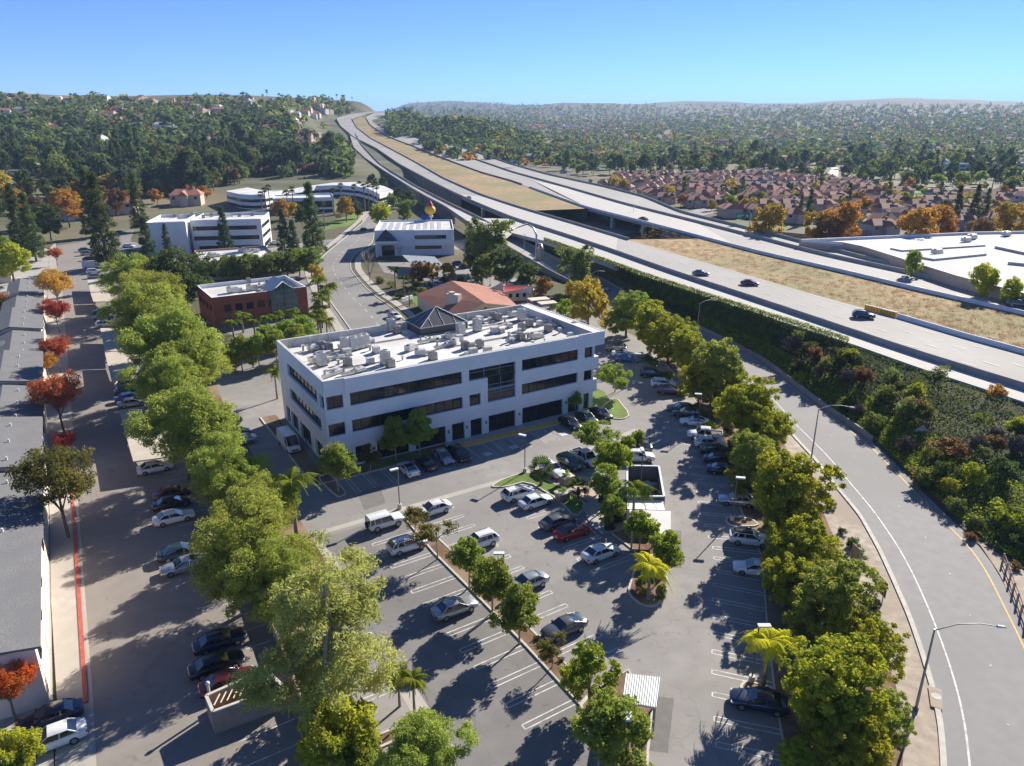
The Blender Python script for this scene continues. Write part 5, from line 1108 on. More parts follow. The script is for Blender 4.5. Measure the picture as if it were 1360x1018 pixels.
# --- trees of the island rows in the lot
gI = 'small round trees on the long kerbed island'
for k, cx, cy, w_, lab in [('sparse', 551, 688, 44, 'thin yellow green tree at the top end of the long island'), ('sparse', 580, 705, 52, 'yellow green tree behind the white crossover on the long island'), ('round0', 622, 738, 54, 'round green tree in front of the half hidden white car'), ('round2', 653, 766, 62, 'round green tree with the island lamp post, third of the green ones'),
    ('round0', 690, 804, 66, 'leafy green tree before the grey coupe on the long island'), ('sparse', 734, 856, 46, 'thin leaved tree in front of the grey coupe'), ('mid7', 785, 896, 80, 'bright yellow green tree left of the silver canopy'), ('mid6', 818, 974, 104, 'big green tree in front of the silver canopy at the bottom')]:
    tree(k, cx, cy, w_, lab, 'island_tree', group=gI)
for k, cx, cy, w_, lab, nm in [('umbrella', 818, 496, 46, 'flat topped round tree on the grass right of the big office', 'parking_tree'), ('umbrella', 798, 575, 58, 'round topped tree beside the two cars before the big office corner', 'parking_tree'), ('round1', 812, 605, 46, 'bright green tree behind the white pickup', 'parking_tree'),
    ('round2', 805, 638, 44, 'dark green tree left of the dark plant enclosure', 'parking_tree'), ('round1', 851, 695, 42, 'light green tree at the left corner of the white canopy', 'parking_tree'), ('round1', 885, 728, 48, 'yellow green tree right of the gold palm', 'parking_tree'), ('mid6', 814, 675, 36, 'green shrub tree left of the enclosure, by the footpath', 'parking_tree'),
    ('round0', 446, 612, 44, 'round bright tree on the island at the near corner of the big office', 'corner_tree'), ('round2', 455, 580, 30, 'slim green tree against the near corner of the big office', 'corner_tree'), ('round0', 524, 574, 40, 'left of the two green trees before the office front', 'front_tree'), ('round0', 556, 566, 42, 'right of the two green trees before the office front', 'front_tree'),
    ('sparse', 490, 603, 34, 'grey leafless looking shrub tree at the office front', 'front_tree'), ('round2', 765, 530, 18, 'small green tree by the last shopfront window', 'front_tree'), ('round1', 846, 580, 20, 'small bright tree beside the black car near the white jeep', 'parking_tree'), ('round1', 832, 587, 20, 'small hedge like tree left of the black car near the white jeep', 'parking_tree')]:
    tree(k, cx, cy, w_, lab, nm)
# --- palms
for k, cx, cy, w_, lab in [('queen', 528, 893, 48, 'left one of the twin tall palms on the small bottom island'), ('queen', 548, 902, 50, 'right one of the twin tall palms on the small bottom island'), ('queen_gold', 864, 750, 58, 'gold fronded palm on the teardrop island'), ('queen', 843, 650, 56, 'arching green palm over the dark plant enclosure'),
    ('queen', 386, 640, 78, 'big arching palm below the white van'), ('fan_short', 719, 622, 34, 'short fan palm on the grass beside the lamp post'), ('fan_short', 768, 648, 30, 'short dark fan palm by the paved plaza'), ('queen_gold', 1022, 850, 78, 'yellowing palm over the empty bays on the right'), ('queen', 1040, 858, 46, 'green palm just behind the yellowing palm on the right'),
    ('queen', 364, 492, 34, 'palm at the far left corner of the big office'), ('queen_low', 982, 650, 28, 'small yellowish palm behind the silver saloon on the right'), ('queen', 917, 432, 30, 'palm rising among the trees along the off-ramp')]:
    tree(k, cx, cy, w_, lab, 'palm_tree', 'palm')
random.seed(12)
for i in range(9): tree('queen_low', 308 + i * 15 + random.uniform(-4, 4), 424 - i * 1.5 + random.uniform(-5, 7), 28, ORD[i] + ' palm from the left in the line before the brick office', 'palm_tree', 'palm', 'queen palms before the brick office')
for i in range(7): tree('queen_low' if i % 3 else 'queen', 428 + random.uniform(-8, 8), 372 + i * 9, 32, ORD[i] + ' palm from the far end between the brick office and the street', 'palm_tree', 'palm', 'queen palms by the curving street')
for cx, cy, w_, lab in [(524, 360, 22, 'dark round headed palm right of the curving street'), (536, 372, 22, 'shaggy palm before the tiled building, left one'), (543, 385, 20, 'shaggy palm before the tiled building, right one')]: tree('queen_dark', cx, cy, w_, lab, 'palm_tree', 'palm')
# --- row of dense trees along the off-ramp
gR = 'dense olive green trees along the off-ramp'
for k, cx, cy, w_, lab in [(2, 828, 415, 44, 'tree at the far end of the off-ramp row, behind the blue car'), (0, 862, 430, 46, 'second tree from the far end of the off-ramp row'), (1, 884, 448, 50, 'tree above the white and maroon parked cars'), (0, 908, 462, 44, 'tree behind the maroon car in the off-ramp row'), (2, 948, 488, 62, 'broad tree above the white hatchbacks in the off-ramp row'), (1, 925, 505, 44, 'lower tree in front of the broad one in the off-ramp row'),
    (0, 985, 540, 62, 'tree beside the white pickup in the off-ramp row'), (1, 1012, 570, 56, 'tree next to the dark saloons in the off-ramp row'), (2, 1000, 610, 54, 'darker tree right of the dark blue saloon'), (0, 1048, 655, 96, 'big round tree beside the silver saloon, left of the farther street lamp'), (1, 1062, 728, 84, 'big round tree beside the two white cars'), (0, 1040, 770, 62, 'tree over the nose of the lower white saloon'),
    (2, 1100, 800, 104, 'very wide tree beside the empty bays'), (1, 1135, 855, 92, 'tree beside the brown back of a sign, near the nearer street lamp'), (0, 1105, 915, 122, 'biggest round yellow green tree left of the nearer street lamp'), (2, 1175, 960, 66, 'darker green tree at the foot of the nearer street lamp'), (1, 1125, 985, 98, 'yellowish tree at the bottom of the off-ramp row'), (0, 1055, 1008, 48, 'small yellowish treetop at the bottom edge, left of the row')]:
    tree(f'dense{k}', cx + 5, cy, w_ * (1.22 if cy < 620 else 1.04), lab, 'roadside_tree', group=gR, zs=.92)
random.seed(3)
for i, (cx, cy, w_) in enumerate([(1073, 618, 16), (1105, 672, 16), (1118, 706, 14), (1135, 722, 22), (1142, 738, 26), (1120, 742, 16), (1110, 760, 30), (1160, 800, 26)]):
    tree('bush0', cx, cy, w_, ORD[i] + ' dark rounded shrub from the far end on the gravel verge', 'verge_shrub', 'shrub', 'dark shrubs on the gravel verge')
# --- alley street trees
for k, cx, cy, w_, lab in [(0, 73, 520, 58, 'largest deep red tree of the alley, by the fourth terraced house'), (0, 73, 461, 34, 'red tree in the alley between the largest and the upper ones'), (0, 72, 410, 32, 'red tree in the alley, third from the far end'), (1, 71, 373, 40, 'orange red tree in the alley, second from the far end'), (0, 73, 336, 16, 'small red tree at the far end of the alley'),
    (2, 72, 632, 84, 'dark olive street tree in the alley, nearest to the camera'), (3, 6, 905, 66, 'scarlet tree at the left edge, by the two parked cars'), (1, 60, 478, 26, 'thin orange red tree beside the fourth terraced roof'), (0, 85, 585, 26, 'low rust red tree just above the dark olive street tree')]:
    tree(f'vase{k}', cx, cy, w_, lab, 'street_tree')
tree('mid2', 12, 1000, 60, 'yellow green bush tree in the bottom left corner', 'bush_tree'); tree('bush3', 30, 960, 24, 'reddish bush beside the bonnet of the dark blue saloon', 'bush', 'shrub')
for i, (cx, cy) in enumerate([(28, 925), (40, 922), (52, 918)]): tree('bush7', cx, cy, 18, ORD[i] + ' low hedge bush from the left at the nearest terrace end wall', 'hedge_bush', 'shrub', 'hedge bushes at the end wall')
for k, cx, cy, w_, lab in [('mid2', 12, 345, 44, 'large bright green tree behind the terrace, left edge'), ('mid4', 4, 405, 26, 'orange tree behind the terrace at the left edge'), ('mid6', -4, 445, 22, 'green tree behind the terrace at the left edge, below the orange one'), ('mid6', -2, 330, 30, 'green tree at the far left edge behind the terrace')]: tree(k, cx, cy, w_, lab, 'courtyard_tree')
# --- conifers and other trees of the office park
for k, cx, cy, w_, lab in [('cone0', 118, 268, 26, 'tall dark conifer at the top of the alley, left one'), ('cone0', 132, 290, 36, 'tall dark conifer at the top of the alley, right one'), ('cone0', 181, 268, 22, 'tall dark conifer left of the long white office'), ('cone1', 196, 330, 26, 'blue green conifer before the wing of the white office'), ('cone1', 221, 320, 14, 'slim conifer before the stair tower of the white office'),
    ('cone1', 297, 308, 20, 'conifer before the middle of the white office'), ('cone0', 413, 290, 28, 'very tall dark conifer by the street junction'), ('cone0', 20, 285, 24, 'dark conifer at the left edge beyond the terrace'), ('cone0', 38, 300, 26, 'dark conifer at the top of the terrace roofs'), ('cone1', 376, 310, 20, 'conifer left of the tall one at the junction'), ('cone1', 390, 325, 20, 'small conifer under the tall one at the junction')]:
    tree(k, cx, cy, w_, lab, 'conifer')
for k, cx, cy, w_, lab in [('mid4', 85, 262, 36, 'pale orange tree at the top of the alley'), ('mid3', 98, 248, 24, 'yellow tree behind the pale orange one at the top of the alley'), ('mid0', 62, 290, 36, 'dark round tree beyond the terrace'), ('mid5', 150, 262, 26, 'reddish brown tree behind the conifers of the alley'), ('mid0', 232, 366, 64, 'big dark green tree behind the brick office, left one'), ('mid0', 262, 362, 44, 'dark green tree touching the low beige office'),
    ('mid4', 372, 276, 22, 'orange tree before the curved office, left one'), ('mid3', 387, 278, 16, 'slim yellow tree before the curved office'), ('mid3', 459, 275, 24, 'round golden tree on the grass by the curved office'), ('mid0', 474, 277, 16, 'dark tree right of the golden one'), ('mid2', 505, 283, 28, 'yellow green tree in the brick paved drive'), ('mid1', 541, 278, 24, 'dark green tree left of the roof inflatable'), ('mid0', 400, 284, 20, 'dark tree beside the front office block'),
    ('mid1', 650, 320, 52, 'tall green tree by the freeway sign arch'), ('mid0', 632, 335, 34, 'dark tree right of the awning office'), ('mid1', 640, 355, 30, 'green tree over the nursery car park, left one'), ('mid0', 672, 352, 40, 'dark tree over the nursery car park, right one'), ('mid0', 700, 366, 30, 'dark bushy tree at the back of the play yard'), ('mid1', 763, 352, 42, 'soft mid green tree beside the freeway hedge'),
    ('mid3', 782, 402, 52, 'rusty golden tree behind the big office corner'), ('mid3', 765, 392, 30, 'golden tree just left of the rusty one'), ('mid7', 752, 412, 26, 'bright green tree at the back corner of the big office'), ('mid4', 720, 380, 22, 'orange tipped tree beside the play yard'), ('mid5', 556, 360, 26, 'rusty orange tree before the awning office carport'), ('mid3', 574, 360, 20, 'yellow tree before the awning office carport'), ('mid4', 596, 360, 20, 'amber tree beside the yellow one, by the carport'), ('mid7', 630, 362, 16, 'small fresh green tree in the nursery car park'),
    ('mid3', 410, 340, 18, 'small yellow tree by the street bend'), ('mid3', 420, 362, 18, 'small golden tree beside the palms and the street'), ('bare', 488, 340, 22, 'bare tree at the kerb of the curving street, upper one'), ('bare', 490, 352, 20, 'bare tree at the kerb of the curving street, lower one'), ('bare', 531, 330, 10, 'small bare tree before the awning office')]:
    tree(k, cx, cy, w_, lab, 'tree')
random.seed(4)
for i in range(8): tree('mid1' if i % 2 else 'mid6', 300 + i * 16, 356 - i * 1.6 + random.uniform(-2, 2), 27, ORD[i] + ' round tree from the left between the brick and low beige offices', 'tree', group='trees between the two low offices')
for i in range(9): tree('round2' if i % 2 else 'mid6', 308 + i * 12 + random.uniform(-3, 3), 470 - i * 4 + random.uniform(-10, 6), 30, ORD[i] + ' green tree from the left in the bed beside the big office', 'tree', group='trees in the bed left of the big office')
for i, (cx, cy) in enumerate([(520, 378), (530, 392), (552, 378), (560, 386), (650, 362), (505, 372), (548, 370), (588, 372), (612, 372), (618, 352), (690, 375), (735, 405), (742, 395), (725, 372), (708, 352)]): tree(['bush7', 'bush0', 'bush1'][i % 3], cx, cy, 15, ORD[i] + ' clipped shrub counted round the beds of the tiled building', 'shrub', 'shrub', 'shrubs around the tiled building')
for i in range(12): tree('bush2' if i % 2 else 'bush7', 848 + random.uniform(0, 34), 752 + random.uniform(0, 44), 15, 'low shrub on the teardrop island under the gold palm', 'shrub', 'shrub', 'shrubs on the teardrop island')
for i in range(9): tree('bush0', 800 + random.uniform(0, 36), 655 + random.uniform(0, 45), 17, 'dark shrub in the bed left of the white canopy', 'shrub', 'shrub', 'shrubs beside the footpath')
for i, (cx, cy) in enumerate([(600, 735), (640, 778), (655, 792), (676, 812), (712, 848), (745, 876), (762, 905)]): tree('bush3', cx, cy, 12, ORD[i] + ' dry little shrub from the far end of the long island', 'shrub', 'shrub', 'dry shrubs on the long island')
# understory of the planter strips
for i in range(34):
    t = i / 34; cx = 235 + 225 * t + random.uniform(-12, 12); cy = 560 + 430 * t + random.uniform(-10, 10)
    tree(['bush1', 'bush7', 'bush0'][i % 3], cx, cy, 22 + 20 * t, 'shrub growing under the feathery pines', 'shrub', 'shrub', 'shrubs under the feathery pines')
for i in range(30):
    t = i / 30; P0 = np.interp(t, [0, .3, .6, 1], [865, 955, 1040, 1130]); P1 = np.interp(t, [0, .3, .6, 1], [470, 570, 720, 1000])
    tree(['bush0', 'bush1', 'bush2'][i % 3], P0 + random.uniform(-10, 14), P1 + random.uniform(-8, 8), 18 + 14 * t, 'shrub under the trees along the off-ramp', 'shrub', 'shrub', 'shrubs under the off-ramp trees')
# --- ivy hedge on the freeway wall and scrub on the bank
def mass(name, pts, nrmv, size, leaf, seed, lab=None, kind=None, asp=.6, cat=None):
    rg = np.random.default_rng(seed); o = quads_obj(name, leaf_cards(pts, nrmv, size, rg, asp, .6), leaf); return tag(o, lab, cat, None, kind)
rg = np.random.default_rng(5)
A_h, B_h = np.array([tuple(p) for p in HB]), np.array([(p.x, p.y, .04) for p in RBt])
def bank_pts(n, t0, t1, f0, f1, puff=.5):
    t = rg.uniform(t0, t1, n) * (len(A_h) - 1); i = np.clip(t.astype(int), 0, len(A_h) - 2); fr = (t - i)[:, None]; a = A_h[i] * (1 - fr) + A_h[i + 1] * fr; b = B_h[i] * (1 - fr) + B_h[i + 1] * fr
    f = rg.uniform(f0, f1, n)[:, None]; p = b * (1 - f) + a * f; p[:, 2] = (f[:, 0] ** 1.0) * 6.3 + .1
    d = a - b; d[:, 2] = 0; d /= np.linalg.norm(d, axis=1, keepdims=True) + 1e-9
    nn = -d * .8 + np.array([0, 0, .5]); bump = (np.sin(t * 9) * np.cos(f[:, 0] * 17 + t * 5) * .5 + .5)[:, None] * puff + rg.uniform(0, .25, (n, 1)); return p + nn * bump, nn
p, nn = bank_pts(52000, 0.02, .62, .42, 1.0, .8); leafmat('leaf_hedge', (.19, .24, .045), (.12, .165, .04), 0, .5)
hdg = mass('freeway_hedge', p, nn, .42, 'leaf_hedge', 1, 'long dark ivy hedge clothing the freeway wall above the off-ramp', cat='hedge')
p, nn = bank_pts(16000, .02, .72, .97, 1.02, .2); p[:, 2] += rg.uniform(.2, 1.2, len(p)); mass('top_growth', p, np.tile([0, 0, 1.0], (len(p), 1)), .36, 'leaf_green', 2).parent = hdg
p, nn = bank_pts(38000, .38, .98, .05, .98, .5); mass('ground_cover', p, nn, .38, 'leaf_dark', 3, kind='stuff')
p, nn = bank_pts(30000, .50, .97, .03, .42, .5); mass('ground_cover', p, nn, .3, 'leaf_fresh', 4, kind='stuff')
p, nn = bank_pts(4000, .3, .62, .02, .2, .4); mass('ground_cover', p, nn, .3, 'leaf_green', 6, kind='stuff')
random.seed(8)
for i in range(58):
    cx = random.uniform(1040, 1375); top = np.interp(cx, [1040, 1132, 1225, 1360], [440, 470, 505, 560]); bot = np.interp(cx, [1040, 1160, 1260, 1380], [495, 585, 685, 760]); f = random.random(); cy = top + (bot - top) * f
    x, y = G(cx, cy, 6.3 * (1 - f)); k = random.choice([0, 0, 1, 1, 4, 3, 4, 2] if cx < 1260 else [3, 4, 4, 4, 0, 1, 2]); s = random.uniform(.8, 1.7)
    put(f'bush{k}', x, y, 6.0 * (1 - f) * .95, s, 'bank_shrub', {0: 'dark green', 1: 'mid green', 2: 'olive', 3: 'rusty brown', 4: 'leafless grey brown', 6: 'orange tinted'}[k] + ' shrub on the bank between the off-ramp and the freeway', 'shrub', {0: 'dark', 1: 'green', 2: 'olive', 3: 'rusty', 4: 'leafless', 6: 'orange'}[k] + ' shrubs on the freeway bank')
for k, cx, cy, w_, z, lab in [('bush1', 1243, 502, 44, 4.5, 'rounded brownish shrub tree standing proud of the ivy hedge'), ('bush6', 1318, 524, 36, 5, 'orange leaved creeper on top of the hedge at the right'), ('bush3', 1265, 606, 66, 1.0, 'wide rust brown bush beside the off-ramp bend'), ('bush5', 1262, 512, 20, 4, 'small bright green shrub under the brownish one'), ('bush2', 1300, 566, 50, 2, 'grey green shrub below the orange creeper'), ('bush3', 1290, 708, 22, 0, 'small rusty tuft at the edge of the sandy verge'), ('bush3', 1350, 745, 20, 0, 'rusty tuft behind the wooden fence'), ('bush5', 1340, 690, 60, .6, 'bright green mat of shrub by the sandy verge')]:
    p = PT[k]; x, y = G(cx, cy, z + 1); dist = y * math.cos(TILT) + (CAM_H - z) * math.sin(TILT); put(k, x, y, z, w_ * dist / FPX / p[1], 'bank_bush', lab, 'shrub', zs=.8)
# dry tufts on the median
M_A, M_B = np.array([tuple(p) for p in H2]), np.array([tuple(p) for p in H3])
def med(n, x0, rgx):
    out = []
    while len(out) < n:
        t_ = rgx.uniform(0, 1); f = rgx.uniform(.05, .95); xx = 830 + 560 * t_; ya = np.interp(xx, *zip(*L2p)); yb = np.interp(xx, *zip(*L3p)); p = np.array(G3(xx, ya * (1 - f) + yb * f, 6.5))
        px = CX + FPX * p[0] / (p[1] * math.cos(TILT) + 40 * math.sin(TILT))
        if px > 850: out.append(p)
    return np.array(out)
cs = med(900, 0, rg); P_ = (cs[:, None, :] + rg.normal(0, 1, (900, 30, 3)) * np.array([.45, .45, .14])).reshape(-1, 3); P_[:, 2] = 6.5 + np.abs(P_[:, 2] - 6.5) - .05
leafmat('leaf_dry', (.46, .30, .15), (.33, .22, .12), 0, .4); mass('dry_tufts', P_, np.tile([0, 0, 1.0], (len(P_), 1)), .3, 'leaf_dry', 7, kind='stuff', asp=.3)
P_ = med(2500, 0, rg); P_[:, 2] = 6.45 + rg.uniform(0, .2, len(P_)); mass('median_weeds', P_, np.tile([0, 0, 1.0], (len(P_), 1)), .4, 'leaf_mid', 8, kind='stuff', asp=.3)
# --- trees that stand before the warehouse
for k, bx_, by_, sc_, zs_, lab in [('mid6', 1213, 350, .9, 1.5, 'twin stemmed green tree against the warehouse wall'), ('mid2', 1305, 376, 1.25, 1.2, 'airy yellow green tree before the white warehouse roof'), ('mid2', 1343, 384, .8, 1.5, 'thin green tree before the warehouse roof at the right edge')]: x, y = G(bx_, by_ + 3, 9.5); put(k, x, y, 5.5, sc_, 'tree', lab, 'tree', zs=zs_)

# ================================================================ FAR TREES AND HOUSES
random.seed(21); rg = np.random.default_rng(22)
def far_tree(k, px, py, size, lab, group, name='hillside_tree', zs=1.0):
    p = TP(px, py)
    if not p: return
    d, _ = cl_dist(np.array([p[0]]), np.array([p[1]]))
    if d[0] < 42: return
    put(k, p[0], p[1], p[2] - .3, size * random.uniform(.8, 1.3), name, lab, 'tree', group, zs=zs * random.uniform(.85, 1.2))
gl = 'trees of the wooded hillside left of the freeway'
COLS = ['low_dark', 'low_dark2', 'low_dark', 'low_mid', 'low_mid2', 'low_blue', 'low_dark2', 'low_green', 'low_olive', 'low_rust', 'lowcone', 'low_mid']
CN = {'low_dark': 'dark green', 'low_dark2': 'tall dark green', 'low_mid': 'mid green', 'low_mid2': 'tall mid green', 'low_blue': 'blue green', 'low_green': 'bright green', 'low_olive': 'olive', 'low_rust': 'rusty brown', 'lowcone': 'dark conical', 'lowcone2': 'blue green conical', 'low_yellow': 'yellow', 'low_orange': 'orange', 'low_red': 'red'}
n = 0
while n < 240:
    px = random.uniform(-10, 450); py = random.triangular(205, 262, 222)
    if py > np.interp(px, [0, 60, 180, 300, 330, 450], [232, 240, 267, 254, 236, 224]): continue
    if 45 < px < 125 and 222 < py < 238: continue
    k = random.choice(COLS); far_tree(k, px, py, random.uniform(1.7, 2.7), CN[k] + ' tree in the wood on the left hillside', CN[k] + ' ' + gl); n += 1
for px, py in [(300, 237), (262, 247), (155, 198), (163, 205), (250, 262), (275, 265), (60, 215), (185, 206), (152, 170), (150, 175), (172, 215)]: far_tree('low_orange', px, py, 1.4, 'orange tree among the dark ones on the left hillside', 'orange hillside trees')
for i, px in enumerate([338, 343, 349, 355, 366, 378, 386, 405, 425, 440, 452, 470, 482, 488, 495, 500]): tree('fan', px, 228 + (i % 4) * 4 + (8 if px > 450 else 0), 9, ORD[i] + ' tall fan palm from the left behind the curved office', 'palm_tree', 'palm', 'tall fan palms behind the curved office')
for i in range(10): far_tree(random.choice(['low_mid', 'low_olive', 'low_dark']), 480 + i * 7, 245 + random.uniform(-2, 20) + i * 3, 1.2, ORD[i] + ' green tree from the left at the foot of the slip road viaduct', 'trees at the foot of the viaduct', 'tree')
# valley: foreground autumn trees and conifers beyond the freeway
for k, cx, cy, w_, lab in [('mid3', 1021, 296, 42, 'large golden tree beyond the freeway, nearest of the tiled houses'), ('mid3', 1085, 300, 34, 'golden tree beyond the freeway, second of the row'), ('mid4', 1122, 292, 44, 'tall orange gold tree beyond the freeway'), ('mid5', 1100, 308, 30, 'rusty tree at the foot of the tall gold one'), ('mid4', 1222, 300, 46, 'wide orange tree behind the warehouse, left one'), ('mid4', 1252, 294, 40, 'wide orange tree behind the warehouse, right one'), ('mid5', 1296, 306, 32, 'pale rusty tree behind the warehouse'), ('mid3', 1345, 292, 40, 'golden tree at the right edge behind the warehouse'),
    ('mid3', 829, 246, 14, 'golden round tree beside the freeway side road, left one'), ('mid3', 890, 256, 15, 'golden round tree among the nearest tiled houses'), ('mid4', 905, 264, 12, 'orange tree beside the golden round one'), ('mid3', 946, 271, 11, 'slim golden tree among the tiled houses'), ('mid4', 990, 270, 12, 'orange tree above the green road sign'), ('mid0', 965, 266, 14, 'dark green tree between two orange ones')]:
    tree(k, cx, cy, w_, lab, 'autumn_tree' if k != 'mid0' else 'tree')
for cx, cy, w_, lab in [(1064, 276, 10, 'dark cypress in the valley, left of a pair'), (1076, 273, 13, 'dark cypress in the valley, right of a pair'), (1272, 274, 16, 'dark cypress behind the warehouse trees, left one'), (1296, 272, 16, 'tall dark cypress behind the warehouse, middle one'), (1310, 274, 14, 'tall dark cypress behind the warehouse, right one')]: tree('cone0', cx, cy, w_, lab, 'cypress')
gv = 'trees of the valley beyond the freeway'; n = 0
while n < 230:
    px = random.uniform(690, 1365); py = random.triangular(208, 262, 228)
    if py > np.interp(px, [690, 740, 800, 1000, 1100, 1365], [218, 228, 236, 236, 244, 262]): continue
    if 1090 < px < 1120 and 205 < py < 245: continue
    k = random.choice(['low_dark', 'low_dark2', 'low_mid', 'low_mid', 'low_blue', 'low_green', 'low_olive', 'low_mid2', 'low_dark2', 'lowcone']); far_tree(k, px, py, random.uniform(1.5, 2.4), CN[k] + ' tree in the belt of trees across the valley', CN[k] + ' ' + gv, 'valley_tree'); n += 1
n = 0
while n < 125:
    px = random.uniform(780, 1365); py = random.uniform(240, 292)
    if py > np.interp(px, [780, 900, 1000, 1100, 1365], [246, 268, 288, 300, 305]): continue
    k = random.choice(['low_orange', 'low_yellow', 'low_olive', 'low_mid', 'low_dark', 'low_green', 'low_rust', 'lowcone']); far_tree(k, px, py, random.uniform(.8, 1.5), CN[k] + ' tree between the tiled houses of the valley', CN[k] + ' trees between the tiled houses', 'garden_tree'); n += 1
n = 0
while n < 56:
    px = random.uniform(165, 335); py = random.uniform(234, np.interp(px, [165, 240, 335], [262, 262, 246]))
    k = random.choice(['low_dark', 'low_dark2', 'low_blue', 'low_mid', 'low_dark2']); far_tree(k, px, py, random.uniform(1.9, 2.6), CN[k] + ' tree at the foot of the left hillside wood', CN[k] + ' trees at the foot of the hillside wood', 'tree'); n += 1
n = 0
while n < 105:
    px = random.uniform(-10, 290); py = random.uniform(238, 292)
    if py > np.interp(px, [0, 60, 130, 190, 290], [292, 285, 290, 276, 262]) or py < np.interp(px, [0, 60, 150, 290], [262, 256, 240, 240]): continue
    k = random.choice(['low_dark', 'low_mid', 'low_olive', 'low_green', 'low_rust', 'low_dark2', 'low_orange', 'low_yellow']); far_tree(k, px, py, random.uniform(1.2, 2.0), CN[k] + ' tree on the flat ground behind the long white office', CN[k] + ' trees behind the long white office', 'tree'); n += 1
n = 0
while n < 26:
    px = random.uniform(-10, 200); py = random.uniform(225, 262)
    k = random.choice(['bush2', 'bush3', 'bush0', 'bush1']); p = TP(px, py); put(k, p[0], p[1], p[2], random.uniform(1.2, 2.2), 'slope_bush', 'scrubby bush on the dry slope at the upper left', 'shrub', 'bushes on the dry slope'); n += 1
# tiled houses of the valley
def house_proto(name, L, Wd, h, rise, roofm, wallm, detail=True):
    t = bpy.data.objects.new('_h', None); COL.objects.link(t)
    MB().box(-L / 2, L / 2, -Wd / 2, Wd / 2, -1, h).build('wall', wallm, t)
    a, b = L / 2 + .5, Wd / 2 + .5; hip = Wd * .28
    r_ = MB(); r_.add([(-a, -b, h), (a, -b, h), (a - hip, 0, h + rise), (-a + hip, 0, h + rise), (-a, b, h), (a, b, h)], [(0, 1, 2, 3), (3, 2, 5, 4), (1, 5, 2), (4, 0, 3), (0, 4, 5, 1)])
    r_.add([(-a * .35, -b - 2.2, h - .3), (a * .25, -b - 2.2, h - .3), (a * .25, 0, h - .3), (-a * .35, 0, h - .3), (-a * .05, -b - 2.2, h + rise * .8), (-a * .05, 0, h + rise * .8)], [(0, 3, 5, 4), (1, 4, 5, 2), (0, 4, 1)]); r_.build('roof', roofm, t)
    w = MB(); w.box(-a * .3, a * .2, -b - 1.9, -Wd / 2 - .01, -1, h - .35, 0); w.build('porch', wallm, t)
    w = MB()
    for u in (-.38, .34): w.box(L * u - .7, L * u + .7, -Wd / 2 - .05, -Wd / 2 - .004, h - 1.9, h - .7)
    for u in (-.38, .34, .0): w.box(L * u - .6, L * u + .6, Wd / 2 + .004, Wd / 2 + .05, h - 1.9, h - .7)
    wo = w.build('windows', 'glass_dark', t); tag(wo, kind='stuff')
    MB().box(L * .2, L * .2 + .9, .3, 1.0, h, h + rise + .8).build('chimney', wallm, t); return [t, list(c for c in bpy.data.objects if c.parent == t), True]
mat('house_wall', (.52, .42, .34), .85, .08, .5); mat('house_grey', (.36, .36, .37), .85, .08, .5)
HPn = {'pink': house_proto('', 13, 9, 4.6, 2.4, 'tile_pink', 'house_wall'), 'red': house_proto('', 12, 9, 4.4, 2.4, 'tile_roof', 'house_wall'), 'brown': house_proto('', 14, 9, 4.6, 2.3, 'tile_brown', 'house_grey')}
def house(kind, x, y, z, yaw, lab, group, sc=1.0):
    p = HPn[kind]
    if p[2]: p[2] = False; o = p[0]; o.name = 'tiled_house'; o.location = (x, y, z); o.rotation_euler = (0, 0, yaw); o.scale = (sc,) * 3; return tag(o, lab, 'house', group)
    r = p[0].copy(); COL.objects.link(r); r.name = 'tiled_house'; r.location = (x, y, z); r.rotation_euler = (0, 0, yaw); r.scale = (sc,) * 3; tag(r, lab, 'house', group)
    for k in p[1]: c = k.copy(); COL.objects.link(c); c.parent = r
    return r
nh = 0; hs = []
bx0 = G(800, 240); 
for gy in np.arange(330, 800, 23):
    for gx in np.arange(20, 420, 17.5):
        x = gx + random.uniform(-2.5, 2.5) + (gy * .13) % 9; y = gy + random.uniform(-3, 3)
        dd = y * math.cos(TILT) + CAM_H * math.sin(TILT); px = CX + FPX * x / dd; py = CY - FPX * (y * math.sin(TILT) - CAM_H * math.cos(TILT)) / dd
        lo = np.interp(px, [760, 900, 1000, 1060, 1130, 1180, 1400], [252, 276, 296, 308, 312, 312, 306]); hi = np.interp(px, [760, 860, 1050, 1090, 1150, 1200, 1400], [240, 236, 233, 240, 250, 262, 262])
        if px < 795 or px > 1390 or py > lo or py < hi: continue
        if 1200 < px < 1232 and py < 266: continue
        if cl_dist(np.array([x]), np.array([y]))[0][0] < 46 or random.random() < .2: continue
        k = random.choice(['pink', 'red', 'brown', 'brown', 'pink']); nh += 1
        where = 'near the freeway' if py > lo - 14 else ('at the back of the estate' if py < hi + 9 else 'in the middle of the estate')
        house(k, x, y, ZS(x, y) + .2, random.choice([.15, 1.72, .15, -.4]) + random.uniform(-.12, .12), {'pink': 'salmon', 'red': 'terracotta', 'brown': 'brown'}[k] + f' tiled house {where} in the valley', f'{k} tiled houses {where}')
for px, py, k, lab in [(58, 232, 'brown', 'long brown roofed house on the dry slope at the upper left'), (145, 228, 'pink', 'salmon tiled house in the trees of the left hillside, upper one'), (152, 233, 'pink', 'salmon tiled house in the trees of the left hillside, lower one'), (250, 272, 'pink', 'small tiled house by the orange trees behind the white office'), (160, 283, 'pink', 'low tiled house behind the dark conifers of the alley'), (102, 290, 'brown', 'brown house at the top of the alley'), (186, 220, 'red', 'tiled house half hidden under the hill trees')]:
    p = TP(px, py); house(k, p[0], p[1], p[2], .2, lab, None, 1.3)
